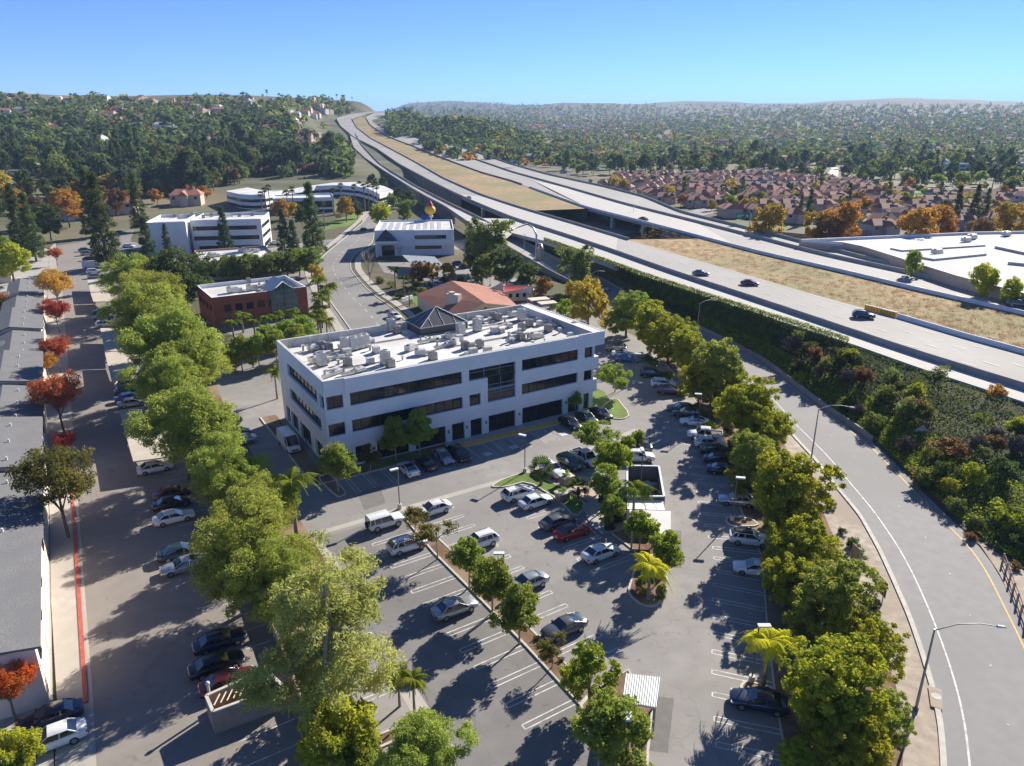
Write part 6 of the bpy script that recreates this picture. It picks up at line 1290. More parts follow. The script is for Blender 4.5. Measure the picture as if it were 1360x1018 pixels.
# far woods and far suburbs, each one mass
def far_mass(name, kinds, N, region, smin, smax, seed, skip=None):
    rg = np.random.default_rng(seed); Vs = {}; 
    for _ in range(N):
        px, py = region(rg); p = TP(px, py)
        if not p or (skip and skip(px, py)): continue
        if cl_dist(np.array([p[0]]), np.array([p[1]]))[0][0] < 40 and p[1] < 2000: continue
        r = math.hypot(p[0], p[1]); k = rg.choice(len(kinds)); lf, hh = kinds[k]; s = rg.uniform(smin, smax) * (1 + .25 * (r > 2500)); m = int(np.clip(30000 / r, 9, 34)); d = rg.normal(0, 1, (m, 3)); d /= np.linalg.norm(d, axis=1, keepdims=True)
        c = np.array([p[0], p[1], p[2] + s * .5 * hh]) + d * np.array([s * .5, s * .5, s * .5 * hh]) * rg.uniform(.6, 1, (m, 1)); Vs.setdefault(lf, []).append(leaf_cards(c, d + np.array([0, 0, .3]), s * .42 * (1 + .3 * (r > 2000)), rg, .75, .5))
    for lf, v in Vs.items(): tag(quads_obj(name, np.concatenate(v), lf), kind='stuff')
far_mass('distant_woods', [('leaf_dark', 1.0), ('leaf_dark', 1.2), ('leaf_mid', 1), ('leaf_mid', .9), ('leaf_blue', 1.3), ('leaf_dark', .8), ('leaf_rust', .7), ('leaf_mid', 1), ('leaf_dark', 1)], 3000, lambda g: (g.uniform(-60, 470), 133 + 104 * g.beta(1.3, 1.4)), 8, 14, 31, lambda px, py: (math.sin(px * .047 + 1) * math.cos(py * .16) > .62) or (392 < px < 448 and 150 < py < 200 and (px * 7 + py * 13) % 10 > 2) or (px < 30 and py > 190))
far_mass('distant_woods', [('leaf_dark', 1.0), ('leaf_mid', 1), ('leaf_blue', 1.3), ('leaf_mid', .8)], 1100, lambda g: (g.uniform(515, 700), g.uniform(135, 185)), 8, 14, 32)
far_mass('distant_woods', [('leaf_dark', 1.0), ('leaf_mid', 1), ('leaf_blue', 1.2), ('leaf_mid', .8), ('leaf_green', .8), ('leaf_mid', 1), ('leaf_dark', 1), ('leaf_mid', .8), ('leaf_blue', 1.1), ('leaf_dark', .9), ('leaf_rust', .8), ('leaf_mid', .9), ('leaf_dark', 1), ('leaf_orange', .7)], 7500, lambda g: (g.uniform(560, 1420), 140 + 82 * g.beta(1.1, 1.5)), 9, 15, 33)
for i in range(26): px = random.uniform(340, 560) if i % 2 else random.uniform(540, 640); far_tree('fan', px, random.uniform(136, 150), 1.3, 'fan palm on the skyline of the hill', 'fan palms on the skyline', 'palm_tree')
for px, py, s in [(547, 150, 3.2), (573, 150, 2.4), (604, 150, 3.8), (612, 152, 3.2), (628, 152, 2.6), (590, 152, 2.0)]: far_tree('low_blue', px, py, s, 'tall eucalyptus on the wooded knoll beyond the freeway bend', 'tall eucalyptus on the knoll', 'eucalyptus', 1.2)
def far_houses(N, region, seed):
    rg = np.random.default_rng(seed); Q = {'house_wall': [], 'tile_pink': [], 'tile_brown': [], 'white_wall': [], 'parapet_in': []}
    for _ in range(N):
        px, py = region(rg); p = TP(px, py)
        if not p or cl_dist(np.array([p[0]]), np.array([p[1]]))[0][0] < 45: continue
        L, w_, h = rg.uniform(11, 20), rg.uniform(9, 13), rg.uniform(4, 7); yw = rg.uniform(-.4, .4); c, s = math.cos(yw), math.sin(yw)
        T = lambda x, y, z: (p[0] + x * c - y * s, p[1] + x * s + y * c, p[2] + z); a, b = L / 2, w_ / 2; rise = 2.6
        wm = 'house_wall' if rg.random() < .7 else 'white_wall'; rm = ['tile_pink', 'tile_brown', 'tile_brown', 'parapet_in'][rg.integers(4)]
        B = [T(-a, -b, -2), T(a, -b, -2), T(a, b, -2), T(-a, b, -2)]; Tt = [T(-a, -b, h), T(a, -b, h), T(a, b, h), T(-a, b, h)]; r1, r2 = T(-a * .7, 0, h + rise), T(a * .7, 0, h + rise)
        for i in range(4): Q[wm].append([B[i], B[(i + 1) % 4], Tt[(i + 1) % 4], Tt[i]])
        Q[rm] += [[Tt[0], Tt[1], r2, r1], [Tt[2], Tt[3], r1, r2], [Tt[1], Tt[2], r2, r2], [Tt[3], Tt[0], r1, r1]]
    for m, q in Q.items():
        if q: tag(quads_obj('distant_houses', np.array(q), m), kind='stuff')
far_houses(620, lambda g: (g.uniform(640, 1420), 150 + 30 * g.beta(1.2, 1.3)), 41)
far_houses(260, lambda g: (g.uniform(1000, 1420), g.uniform(180, 222)), 44)
far_houses(60, lambda g: (g.uniform(700, 1000), g.uniform(180, 215)), 45)
far_houses(230, lambda g: (g.uniform(640, 860), g.uniform(164, 178)), 42)
far_houses(230, lambda g: (g.uniform(-40, 440), 134 + 75 * g.beta(1.2, 1.6)), 43)
for k, p in list(PT.items()):
    if p[3]:
        for c in [c for c in bpy.data.objects if c.parent == p[0]]: bpy.data.objects.remove(c)
        bpy.data.objects.remove(p[0])
# ================================================================ VEHICLES
def carpaint(name, rgb, metal=.3, rough=.28):
    m = bpy.data.materials.new(name); m.use_nodes = True; b = m.node_tree.nodes['Principled BSDF']; b.inputs['Base Color'].default_value = (*rgb, 1); b.inputs['Metallic'].default_value = metal; b.inputs['Roughness'].default_value = rough; b.inputs['Coat Weight'].default_value = .7; b.inputs['Coat Roughness'].default_value = .06; MATS[name] = m
for n_, c_, m_ in [('white', (.72, .73, .74), 0), ('black', (.012, .012, .014), .2), ('grey', (.14, .145, .15), .5), ('silver', (.42, .44, .46), .6), ('red', (.38, .012, .015), .2), ('maroon', (.14, .02, .02), .3), ('navy', (.02, .03, .07), .3), ('blue', (.03, .10, .32), .3), ('teal', (.03, .06, .075), .3), ('green', (.045, .075, .075), .4)]: carpaint('car_' + n_, c_, m_)
mat('tyre', (.02, .02, .02), .9, 0); mat('rim', (.35, .36, .37), .35, 0, metal=.8); mat('lamp_clear', (.65, .68, .70), .15, 0); mat('lamp_red', (.35, .02, .02), .25, 0); mat('trim_black', (.02, .02, .022), .5, 0); mat('car_glass', (.012, .016, .02), .05, 0, spec=1.0, coat=.6)
mat('number_plate', (.6, .6, .55), .6, 0)
def objmat(o, i, m): o.material_slots[i].link = 'OBJECT'; o.material_slots[i].material = M(m)
SPEC = {  # length, half width, stations (x, z_bottom, z_belt, z_top, width factor), cabin (x rear base, x roof rear, x roof front, x screen base, z belt, z roof), wheel radius, axles
 'sedan': (4.85, .92, [(-2.42, .42, .80, .90, .80), (-2.30, .28, .92, 1.0, .92), (-1.6, .22, .97, 1.04, 1), (-.9, .2, .95, 1.0, 1), (.9, .2, .90, .95, 1), (1.5, .22, .84, .93, .99), (2.15, .26, .70, .80, .93), (2.38, .34, .55, .66, .80)], (-2.0, -1.15, .25, 1.15, .93, 1.45), .34, (-1.42, 1.42)),
 'coupe': (4.75, .94, [(-2.37, .42, .85, .95, .80), (-2.25, .28, .98, 1.04, .94), (-1.6, .2, 1.0, 1.03, 1), (-.9, .18, .92, .96, 1), (.8, .18, .88, .93, 1), (1.5, .2, .84, .92, 1), (2.15, .24, .70, .78, .93), (2.36, .32, .52, .6, .80)], (-2.1, -.8, .15, 1.0, .92, 1.36), .36, (-1.38, 1.42)),
 'suv': (4.75, .96, [(-2.36, .45, 1.0, 1.05, .88), (-2.28, .32, 1.1, 1.12, .95), (-1.5, .28, 1.1, 1.12, 1), (-.8, .26, 1.08, 1.1, 1), (1.0, .26, 1.04, 1.1, 1), (1.55, .28, 1.0, 1.08, .99), (2.2, .32, .86, .96, .94), (2.37, .42, .66, .76, .84)], (-2.28, -1.75, .25, 1.2, 1.02, 1.63), .38, (-1.4, 1.42)),
 'offroad': (4.7, .96, [(-2.2, .5, 1.1, 1.15, .96), (-2.15, .38, 1.12, 1.15, 1), (-1.5, .36, 1.12, 1.15, 1), (-.8, .36, 1.12, 1.15, 1), (.95, .36, 1.12, 1.17, 1), (1.5, .36, 1.1, 1.17, 1), (2.2, .38, 1.05, 1.12, .97), (2.3, .5, .9, 1.0, .92)], (-2.15, -2.08, .55, .95, 1.13, 1.86), .42, (-1.35, 1.4)),
 'van': (5.9, 1.0, [(-2.95, .4, 1.2, 1.3, .97), (-2.9, .32, 1.25, 1.3, 1), (-1.8, .3, 1.25, 1.3, 1), (0, .3, 1.25, 1.3, 1), (1.8, .3, 1.2, 1.28, 1), (2.2, .3, 1.1, 1.2, .98), (2.8, .35, .95, 1.02, .93), (2.95, .45, .8, .85, .86)], (-2.9, -2.85, 1.45, 2.35, 1.28, 2.5), .36, (-1.9, 2.0)),
 'pickup': (5.5, .98, [(-2.75, .5, 1.05, 1.06, .96), (-2.7, .42, 1.05, 1.07, 1), (-1.6, .36, 1.05, 1.07, 1), (-.9, .34, 1.05, 1.07, 1), (1.2, .34, 1.05, 1.1, 1), (1.8, .36, 1.02, 1.12, 1), (2.6, .4, .92, 1.02, .95), (2.75, .5, .7, .8, .86)], (-.95, -.85, .7, 1.35, 1.08, 1.82), .4, (-1.75, 1.7)),
}
CARP = {}
def car_proto(kind):
    L, hw, st, cab, wr, ax = SPEC[kind]; t = bpy.data.objects.new('_c', None); COL.objects.link(t)
    b = MB(); vs = []; m = 10
    for (x, zb, zm, zt, wf) in st:
        h = hw * wf; half = [(0, zb), (h * .90, zb), (h * .99, zb + .16), (h, (zb + zm) * .52), (h * .985, zm - .06), (h * .90, zm + (zt - zm) * .45), (h * .55, zt), (0, zt + .015)]
        ring = half + [(-y, z) for y, z in half[-2:0:-1]]; vs += [(x, y, z) for y, z in ring]
    m = 14; fs = [(i * m + k, i * m + (k + 1) % m, (i + 1) * m + (k + 1) % m, (i + 1) * m + k) for i in range(len(st) - 1) for k in range(m)]
    b.add(vs, fs, 0, True); b.add(vs[:m], [tuple(range(m))[::-1]]); b.add(vs[-m:], [tuple(range(m))])
    if kind == 'pickup': b.add([(-2.6, -.78, 1.085), (-1.05, -.78, 1.085), (-1.05, .78, 1.085), (-2.6, .78, 1.085)], [(0, 1, 2, 3)], 1)
    if kind == 'pickup':
        for y in (-.93, .8): b.box(-2.7, -1.0, y, y + .13, 1.0, 1.22)
        b.box(-2.72, -2.62, -.8, .8, 1.0, 1.22)
    body = b.build('body', ['car_white', 'trim_black'], t)
    x4, x3, x2, x1, zb, zr = cab; wb, wt = hw * .93, hw * (.74 if kind not in ('van', 'offroad') else .86)
    c = MB(); c.add([(x4, -wb, zb - .06), (x1, -wb * .95, zb - .06), (x1, wb * .95, zb - .06), (x4, wb, zb - .06), (x3, -wt, zr - .03), (x2, -wt, zr - .03), (x2, wt, zr - .03), (x3, wt, zr - .03)], [(0, 1, 5, 4), (1, 2, 6, 5), (2, 3, 7, 6), (3, 0, 4, 7), (4, 5, 6, 7)])
    cabo = c.build('windows', 'car_glass', t)
    r = MB(); n = 6; tops = []
    for i in range(n + 1):
        f = i / n; x = x3 + (x2 - x3) * f; z = zr + .04 * math.sin(f * math.pi); tops.append([(x, -wt - .015, zr - .07), (x, -wt * .93, z), (x, 0, z + .025), (x, wt * .93, z), (x, wt + .015, zr - .07)])
    r.add([p for q in tops for p in q], [(i * 5 + k, (i + 1) * 5 + k, (i + 1) * 5 + k + 1, i * 5 + k + 1) for i in range(n) for k in range(4)], 0, True)
    ro = r.build('roof', ['car_white'], t)
    p = MB(); pr = .045
    for s in (-1, 1):
        p.tube([(x1, s * wb * .95, zb - .05), (x2, s * wt, zr - .03)], pr, 5); p.tube([(x4, s * wb, zb - .05), (x3, s * wt, zr - .03)], pr * (1.5 if kind != 'van' else 1), 5); p.tube([(x2, s * wt, zr - .03), (x3, s * wt, zr - .03)], pr, 5)
        xm = (x1 + x4) / 2 - .05; 
        if kind != 'van': p.tube([(xm, s * wb * 1.0, zb - .05), (xm - .1, s * (wt + .012), zr - .05)], pr * .9, 5)
        if kind in ('suv', 'offroad'): p.tube([((x4 + xm) / 2 - .15, s * wb, zb - .05), ((x3 + xm) / 2 - .2, s * (wt + .01), zr - .05)], pr * 1.6, 5)
    if kind == 'van':
        for s in (-1, 1): p.add([(x4, s * (wb + .02), zb - .08), (1.1, s * (wb + .02), zb - .08), (.9, s * (wt + .02), zr - .02), (x3, s * (wt + .02), zr - .02)], [(0, 1, 2, 3) if s < 0 else (3, 2, 1, 0)])
        p.add([(x4 - .02, -wb, zb - .06), (x4 - .02, wb, zb - .06), (x3 - .02, wt, zr - .02), (x3 - .02, -wt, zr - .02)], [(3, 2, 1, 0)])
    po = p.build('pillars', ['car_white'], t)
    xs0, xs1 = st[0][0], st[-1][0]; zf = st[-1][2]; zrr = st[0][2]
    for s in (-1, 1):
        h = MB(); h.box(xs1 - .32, xs1 - .06, s * hw * .74 - .17, s * hw * .74 + .17, zf - .02, zf + .13); h.build('headlight', 'lamp_clear', t)
        h = MB(); h.box(xs0 + .0, xs0 + .20, s * hw * .72 - .17, s * hw * .72 + .17, zrr - .12, zrr + .03); h.build('tail_light', 'lamp_red', t)
        h = MB(); h.box(x1 - .35, x1 - .18, s * (hw + .02) - .1, s * (hw + .02) + .1, zb - .02, zb + .12); h.build('mirror', 'trim_black', t)
    g = MB(); g.box(xs1 - .04, xs1 + .015, -hw * .5, hw * .5, zf - .22, zf - .02); g.box(xs0 - .012, xs0 + .05, -hw * .7, hw * .7, .36, .46); g.build('grille', 'trim_black', t)
    g = MB(); g.box(xs0 - .02, xs0 + .02, -.26, .26, zrr - .3, zrr - .16); g.build('number_plate', 'number_plate', t)
    subs = []
    for x in ax:
        for s in (-1, 1):
            w_ = MB(); w_.tube([(x, s * (hw - .20), wr), (x, s * (hw + .015), wr)], wr, 16); wo = w_.build('wheel', 'tyre', t)
            q = MB(); q.tube([(x, s * (hw + .005), wr), (x, s * (hw + .028), wr)], wr * .64, 10); q.build('rim', 'rim', wo)
    if kind == 'offroad': w_ = MB(); w_.tube([(-2.24, 0, .95), (-2.45, 0, .95)], .38, 14); w_.build('spare_wheel', 'tyre', t)
    if kind == 'suv':
        q = MB(); [q.tube([(x3 + .2, s * wt * .9, zr + .07), (x2 - .1, s * wt * .9, zr + .07)], .025, 4) for s in (-1, 1)]; q.build('roof_rail', 'trim_black', t)
    for k in [c for c in bpy.data.objects if c.parent == t]:
        if k.name.split('.')[0] in ('body', 'roof', 'pillars'): objmat(k, 0, 'car_white')
    return t
DEG = math.degrees
def car(kind, col, px, py, ang, lab, roof=None, z=0.0, group=None, name=None, zoff=.6, sc=1.0):
    """px, py: the photo pixel of the middle of the car (about 0.6 m above ground); ang: world heading of the nose in degrees"""
    if kind not in CARP: CARP[kind] = [car_proto(kind), True]
    x, y = G(px, py, z + zoff); p = CARP[kind]; nm = name or {'sedan': 'saloon_car', 'coupe': 'coupe_car', 'suv': 'crossover_car', 'offroad': 'off_road_car', 'van': 'delivery_van', 'pickup': 'pickup_truck'}[kind]
    if p[1]: p[1] = False; o = p[0]; o.name = nm; p.append([(k, [c for c in bpy.data.objects if c.parent == k]) for k in bpy.data.objects if k.parent == o]); ks = [k for k, _ in p[2]]
    else:
        o = p[0].copy(); o.name = nm; COL.objects.link(o); ks = []
        for k, sub in p[2]:
            c = k.copy(); COL.objects.link(c); c.parent = o; ks.append(c)
            for q in sub: d = q.copy(); COL.objects.link(d); d.parent = c
    o.location = (x, y, z + .02); o.rotation_euler = (0, 0, R(ang)); o.scale = (sc,) * 3
    for k in ks:
        b = k.name.split('.')[0]
        if b in ('body', 'pillars'): objmat(k, 0, 'car_' + col)
        if b == 'roof': objmat(k, 0, 'car_' + (roof or col))
    if 'group' in o: del o['group']
    return tag(o, lab, {'van': 'van', 'pickup': 'pickup truck'}.get(kind, 'car'), group or 'cars parked around the big office')
Y1 = DEG(YAW); gA = 'cars parked in the alley'; gL = 'cars parked in the main car park'; gRw = 'cars parked along the off-ramp trees'; gF = 'cars parked facing the big office'
for a in [('sedan', 'white', 206, 621, Y1, 'white saloon at the end of the nearest carport'), ('sedan', 'maroon', 230, 655, Y1, 'dark red saloon in the alley behind the black one'), ('sedan', 'black', 229, 668, Y1, 'black saloon between the dark red and the white one in the alley'), ('sedan', 'white', 231, 687, Y1, 'white saloon with sunroof in the alley, next to the black one'),
    ('sedan', 'teal', 239, 733, Y1, 'dark teal saloon next to the silver car in the alley'), ('coupe', 'silver', 243, 751, Y1 + 180, 'silver car with black bonnet in the alley'), ('sedan', 'navy', 292, 851, Y1, 'dark blue saloon, upper of the two dark ones by the bin enclosure'), ('sedan', 'black', 288, 882, Y1, 'black saloon next to the maroon car in the alley'), ('sedan', 'maroon', 303, 905, Y1, 'maroon saloon beside the tan bin enclosure'),
    ('sedan', 'navy', 66, 953, Y1 + 180, 'dark blue saloon at the end wall of the terrace'), ('sedan', 'white', 70, 981, Y1 + 180, 'white saloon with sunroof in the bottom left corner'),
    ('suv', 'silver', 171, 511, Y1, 'silver car at the top of the group of four under the pines'), ('suv', 'teal', 171, 520, Y1, 'dark teal crossover in the group of four under the pines'), ('sedan', 'blue', 172, 528, Y1, 'blue saloon in the group of four under the pines'), ('sedan', 'silver', 176, 535, Y1, 'blue grey saloon, lowest in the group of four under the pines'),
    ('sedan', 'black', 137, 414, Y1, 'black saloon under the tan carport end'), ('sedan', 'blue', 139, 422, Y1, 'blue saloon by the carport'), ('suv', 'white', 141, 431, Y1, 'white car between the two carports'), ('van', 'white', 122, 354, Y1, 'white van in the upper part of the alley'), ('suv', 'white', 125, 361, Y1, 'white crossover next to the van in the alley'), ('sedan', 'silver', 127, 367, Y1, 'silver saloon right above the farthest carport'), ('sedan', 'black', 119, 344, Y1, 'black saloon in the shade at the top of the alley'), ('suv', 'silver', 116, 337, Y1, 'silver crossover at the top of the alley'), ('sedan', 'grey', 113, 332, Y1, 'grey saloon at the very top of the alley')]: car(*a, group=gA)
for a in [('offroad', 'white', 511, 694, Y1, 'white boxy off-roader with a spare wheel on its back'), ('suv', 'white', 541, 724, Y1, 'white crossover next to the boxy off-roader'), ('sedan', 'silver', 604, 807, Y1, 'silver saloon alone among the empty bays of the long island'), ('sedan', 'white', 575, 676, Y1 + 180, 'white saloon behind the thin tree at the top of the long island'), ('suv', 'white', 636, 720, Y1 + 180, 'white car half hidden behind the round green tree'), ('sedan', 'silver', 700, 774, Y1 + 180, 'silver saloon behind the island lamp post tree'), ('coupe', 'grey', 749, 833, Y1 + 180, 'grey coupe behind the thin leaved tree'),
    ('suv', 'white', 689, 656, Y1, 'white crossover next to the grass kerb, first in the middle row'), ('sedan', 'white', 712, 666, Y1, 'white saloon with sunroof, second in the middle row'), ('sedan', 'grey', 741, 693, Y1, 'dark grey saloon beside the red one'), ('sedan', 'red', 760, 706, Y1, 'bright red saloon with black roof'), ('sedan', 'white', 798, 734, Y1, 'white saloon alone below the red one'),
    ('suv', 'white', 733, 624, -58, 'white crossover behind the short fan palm'), ('suv', 'green', 757, 615, -58, 'dark green crossover left of the white pickup'), ('pickup', 'white', 778, 609, -58, 'white pickup truck beside the paved plaza')]: car(*a, roof='black' if a[1] == 'red' else None, group=gL)
for a in [('coupe', 'white', 542, 623, 122, 'white car with black glass roof before the front trees'), ('coupe', 'black', 566, 615, 122, 'black coupe between the white and silver cars at the office front'), ('sedan', 'silver', 588, 607, -58, 'silver saloon before the office front'), ('suv', 'black', 610, 604, -58, 'black crossover at the start of the orange kerb'), ('sedan', 'black', 757, 562, -58, 'black saloon at the end of the orange kerb'), ('sedan', 'teal', 779, 555, -58, 'dark teal saloon in the shade at the office front'), ('sedan', 'black', 798, 549, -58, 'black saloon by the grass corner of the office'),
    ('suv', 'grey', 845, 595, 175, 'dark grey car between the small tree and the white jeep'), ('suv', 'white', 848, 607, 0, 'white jeep like car behind the dark plant enclosure'), ('van', 'white', 384, 590, -56, 'white delivery van beside the left flank of the big office'), ('sedan', 'navy', 311, 577, -150, 'dark blue saloon peeping out beside the pines, upper one'), ('sedan', 'silver', 319, 585, -150, 'silver saloon peeping out beside the pines, lower one')]: car(*a, roof='black' if a[0] == 'coupe' else None, group=gF)
for a in [('suv', 'grey', 818, 463, 165, 'dark crossover, topmost beyond the corner of the big office'), ('coupe', 'white', 827, 470, -10, 'white car above the blue one'), ('sedan', 'blue', 832, 477, -10, 'bright blue saloon beyond the corner of the big office'), ('suv', 'black', 866, 497, -10, 'black crossover in the shade above the white and maroon cars'), ('suv', 'white', 881, 510, -10, 'white crossover above the maroon one'), ('suv', 'maroon', 890, 520, -10, 'maroon crossover in the right hand row'),
    ('sedan', 'grey', 904, 542, 170, 'grey saloon above the white hatchback, upper one'), ('suv', 'black', 911, 550, 170, 'black crossover just above the white hatchback'), ('coupe', 'white', 922, 560, 170, 'white hatchback with black roof in the right hand row'), ('pickup', 'white', 936, 578, 168, 'white pickup truck under the trees of the right hand row'), ('suv', 'white', 943, 589, -12, 'white crossover next to the pickup truck'), ('suv', 'black', 951, 599, -12, 'black crossover next to the white one'), ('sedan', 'black', 957, 611, -12, 'black saloon in the run of dark cars'), ('sedan', 'navy', 962, 624, -12, 'dark blue saloon ending the run of dark cars'),
    ('sedan', 'silver', 979, 664, 168, 'silver saloon beside the right hand lamp post'), ('suv', 'white', 996, 716, -14, 'white crossover with black roof below the kerbed lamp island'), ('sedan', 'white', 1003, 755, 166, 'white saloon with its nose under the trees'), ('sedan', 'navy', 1008, 931, 165, 'dark blue saloon with sky reflections beside the lower right lamp island')]: car(*a, roof='black' if a[0] == 'coupe' or 'black roof' in a[5] else None, group=gRw)
for a in [('sedan', 'white', 682, 377, 40, 'white saloon parked beyond the tiled building'), ('sedan', 'navy', 692, 377, 40, 'dark blue saloon beyond the tiled building'), ('suv', 'grey', 564, 382, -50, 'grey car left of the trio before the tiled roof'), ('sedan', 'grey', 574, 381, -50, 'grey car in the middle of the trio before the tiled roof'), ('suv', 'white', 584, 379, -50, 'white car right of the trio before the tiled roof'), ('sedan', 'blue', 618, 354, 10, 'blue saloon beside the awning office'), ('sedan', 'navy', 609, 350, 10, 'dark saloon above the blue one beside the awning office'), ('sedan', 'white', 366, 323, 0, 'white car at the corner of the long white office'), ('sedan', 'white', 171, 327, 0, 'white car behind the pines on the cross street'), ('sedan', 'black', 483, 305, 75, 'black car driving up the brick paved drive'), ('sedan', 'grey', 160, 309, 5, 'dark car by the kerb of the cross street'), ('sedan', 'white', 524, 420, -50, 'white car just showing above the back parapet')]: car(*a, group='cars parked among the other offices')
for a in [('sedan', 'silver', 801, 383, -42, 'silver car driving down the off-ramp', .0), ('sedan', 'grey', 931, 363, -20, 'dark silver car driving on the near carriageway', 6.5), ('sedan', 'maroon', 996, 376, -20, 'dark red car driving on the near carriageway', 6.5), ('suv', 'navy', 1147, 419, -20, 'dark blue crossover passing the yellow barrels', 6.5), ('suv', 'grey', 1352, 404, -22, 'dark car at the right edge on the far carriageway', 6.5), ('sedan', 'black', 855, 291, -25, 'small black car far off on the far carriageway', 6.5)]: car(*a[:6], z=a[6], group='cars driving on the freeway')
for i, (px, py, c) in enumerate([(474, 182, 'white'), (503, 167, 'black'), (528, 179, 'grey'), (458, 157, 'grey'), (622, 263, 'black')]):
    p = HP(px, py); car('sedan', c, px, py, 120, f'tiny {c} car far up the climbing freeway', z=p[2], group='far cars on the climbing freeway')
# ================================================================ FREEWAY BARRIERS AND STREET FURNITURE
def inv(p): d = p[1] * math.cos(TILT) - (p[2] - CAM_H) * math.sin(TILT); return CX + FPX * p[0] / d
def barrier(lab, L, x0, x1, m='barrier_grey', h=.95, w0=.6, w1=.28, z=0.0, name='concrete_barrier', far=True):
    pts = [p for p in L if x0 <= inv(p) <= x1]
    if len(pts) < 3: return
    mb = MB(); vs = []
    for i, p in enumerate(pts):
        d = (pts[min(i + 1, len(pts) - 1)] - pts[max(i - 1, 0)]).normalized(); n = Vector((-d.y, d.x, 0)); z0 = p.z + z
        vs += [(p.x + n.x * a, p.y + n.y * a, z0 + b) for a, b in ((-w0 / 2, 0), (-w1 / 2 - .05, h * .35), (-w1 / 2, h), (w1 / 2, h), (w1 / 2 + .05, h * .35), (w0 / 2, 0))]
    n = len(pts); fs = [(i * 6 + k, i * 6 + k + 1, (i + 1) * 6 + k + 1, (i + 1) * 6 + k) for i in range(n - 1) for k in range(5)]
    mb.add(vs, fs); mb.add(vs[:6], [tuple(range(6))]); mb.add(vs[-6:], [tuple(range(6))[::-1]]); o = mb.build(name, m); return tag(o, lab, 'barrier')
barrier('long grey barrier between the near shoulder and the near carriageway', H1, 430, 1750, h=1.1)
barrier('grey barrier on the median side of the near carriageway up to the underpass', H2, 460, 835)
barrier('white barrier behind the yellow barrels beside the dry median', HL([(1192, 422), (1280, 448), (1360, 470), (1450, 496), (1600, 540)], 60), 1192, 1700, 'barrier_white')
barrier('low white barrier on the median side of the far carriageway', H3, 700, 1750, 'barrier_white')
barrier('grey barrier on the far carriageway edge up the hill', H3, 480, 698)
barrier('grey barrier between the far carriageway and the side road', H4, 500, 1750, h=1.1)
barrier('grey barrier on the outer edge of the freeway side road', H5, 548, 1750, h=1.1)
barrier('grey parapet on the near edge of the slip road viaduct', RA, 460, 760); barrier('grey parapet on the far edge of the slip road viaduct', RB, 470, 780)
barrier('pale kerb wall at the foot of the ivy hedge', [Vector((p.x, p.y, 0.03)) for p in RBt], 700, 1165, 'barrier_grey', h=.8)
bb = Vector((*G(1150, 411, 6.5), 6.5)); be = Vector((*G(1189, 421, 6.5), 6.5))
for i in range(11):
    p = bb.lerp(be, i / 10); s = .36 + .08 * (i > 5); b_ = thing('crash_barrel', ORD[i] + ' yellow crash barrel from the left, before the white median barrier', 'barrel', (p.x, p.y, 6.52), 0, 'crash barrels on the median'); MB().tube([(0, 0, 0), (0, 0, .45), (0, 0, 1.0)], [s * .9, s, s * .95], 10).build('drum', 'inf_yellow', b_); MB().tube([(0, 0, 1.0), (0, 0, 1.1)], [s * .98, s * .8], 10).build('cap', 'barrier_white', b_)
# street lamps
def lamp(lab, px, py, h, adir, arm, z=0.0, dark=False, group='street lamps of the off-ramp', px2=None):
    x, y = G(px, py, z); t = thing('street_lamp', lab, 'street lamp', (x, y, z), adir, group); m = 'metal_dark' if dark else 'metal_grey'
    MB().tube([(0, 0, 0), (0, 0, h)], [.13, .07], 8).build('pole', m, t); c = MB().tube([(0, 0, h - .1), (arm * .35, 0, h + .45), (arm * .7, 0, h + .45), (arm, 0, h + .15)], [.06, .05, .045, .04], 6).build('arm', m, t)
    MB().add([(arm - .1, -.14, h + .08), (arm + .75, -.12, h + .02), (arm + .75, .12, h + .02), (arm - .1, .14, h + .08), (arm, -.08, h + .25), (arm + .6, -.07, h + .14), (arm + .6, .07, h + .14), (arm, .08, h + .25)], [(3, 2, 1, 0), (4, 5, 6, 7), (0, 1, 5, 4), (1, 2, 6, 5), (2, 3, 7, 6), (3, 0, 4, 7)]).build('lamp_head', 'barrier_white', t); MB().tube([(0, 0, 0), (0, 0, .35)], .22, 8).build('foot', 'metal_dark', t); return t
lamp('tall street lamp nearest the camera, arm reaching over the off-ramp', 1216, 943, 8.3, R(2), 5.2); lamp('street lamp beside the gravel verge, second from the camera', 1077, 612, 8.3, R(2), 4.6); lamp('pale street lamp standing behind the trees near the ivy hedge', 925, 452, 8.6, R(35), 5.0); lamp('farthest street lamp before the ivy hedge', 785, 402, 8.2, R(35), 4.0)
def lot_lamp(lab, px, py, h, adir, base=True):
    x, y = G(px, py, 0); t = thing('car_park_lamp', lab, 'lamp post', (x, y, 0), adir, 'dark square lamp posts of the car park')
    MB().tube([(0, 0, 0), (0, 0, h)], .075, 4).build('pole', 'metal_dark', t); MB().box(-.1, 1.0, -.22, .22, h - .02, h + .16).build('lamp_head', 'barrier_white', t); MB().tube([(0, 0, 0), (0, 0, .7)], .28, 10).build('footing', 'kerb', t)
for a in [('lamp post at the top end of the long island', 531, 676, 5.7, YAW + R(180)), ('lamp post on the grass beside the short fan palm', 697, 628, 5.7, R(150)), ('lamp post among the island trees near the silver saloon', 669, 802, 6.0, R(180)), ('lamp post before the silver saloon on the right', 972, 692, 6.0, R(-10)), ('lamp post by the yellowing palm', 998, 906, 6.0, R(0)), ('lamp post in front of the green tree at the bottom', 829, 1040, 6.0, R(80)), ('lamp post beside the maroon crossover', 842, 510, 6.0, R(-10)), ('lamp post at the plant enclosure', 850, 655, 6.2, R(90)), ('lamp post in the right hand row by the white hatchback', 927, 570, 6, R(170)), ('lamp post at the nursery car park', 651, 380, 5.5, 0)]: lot_lamp(*a)
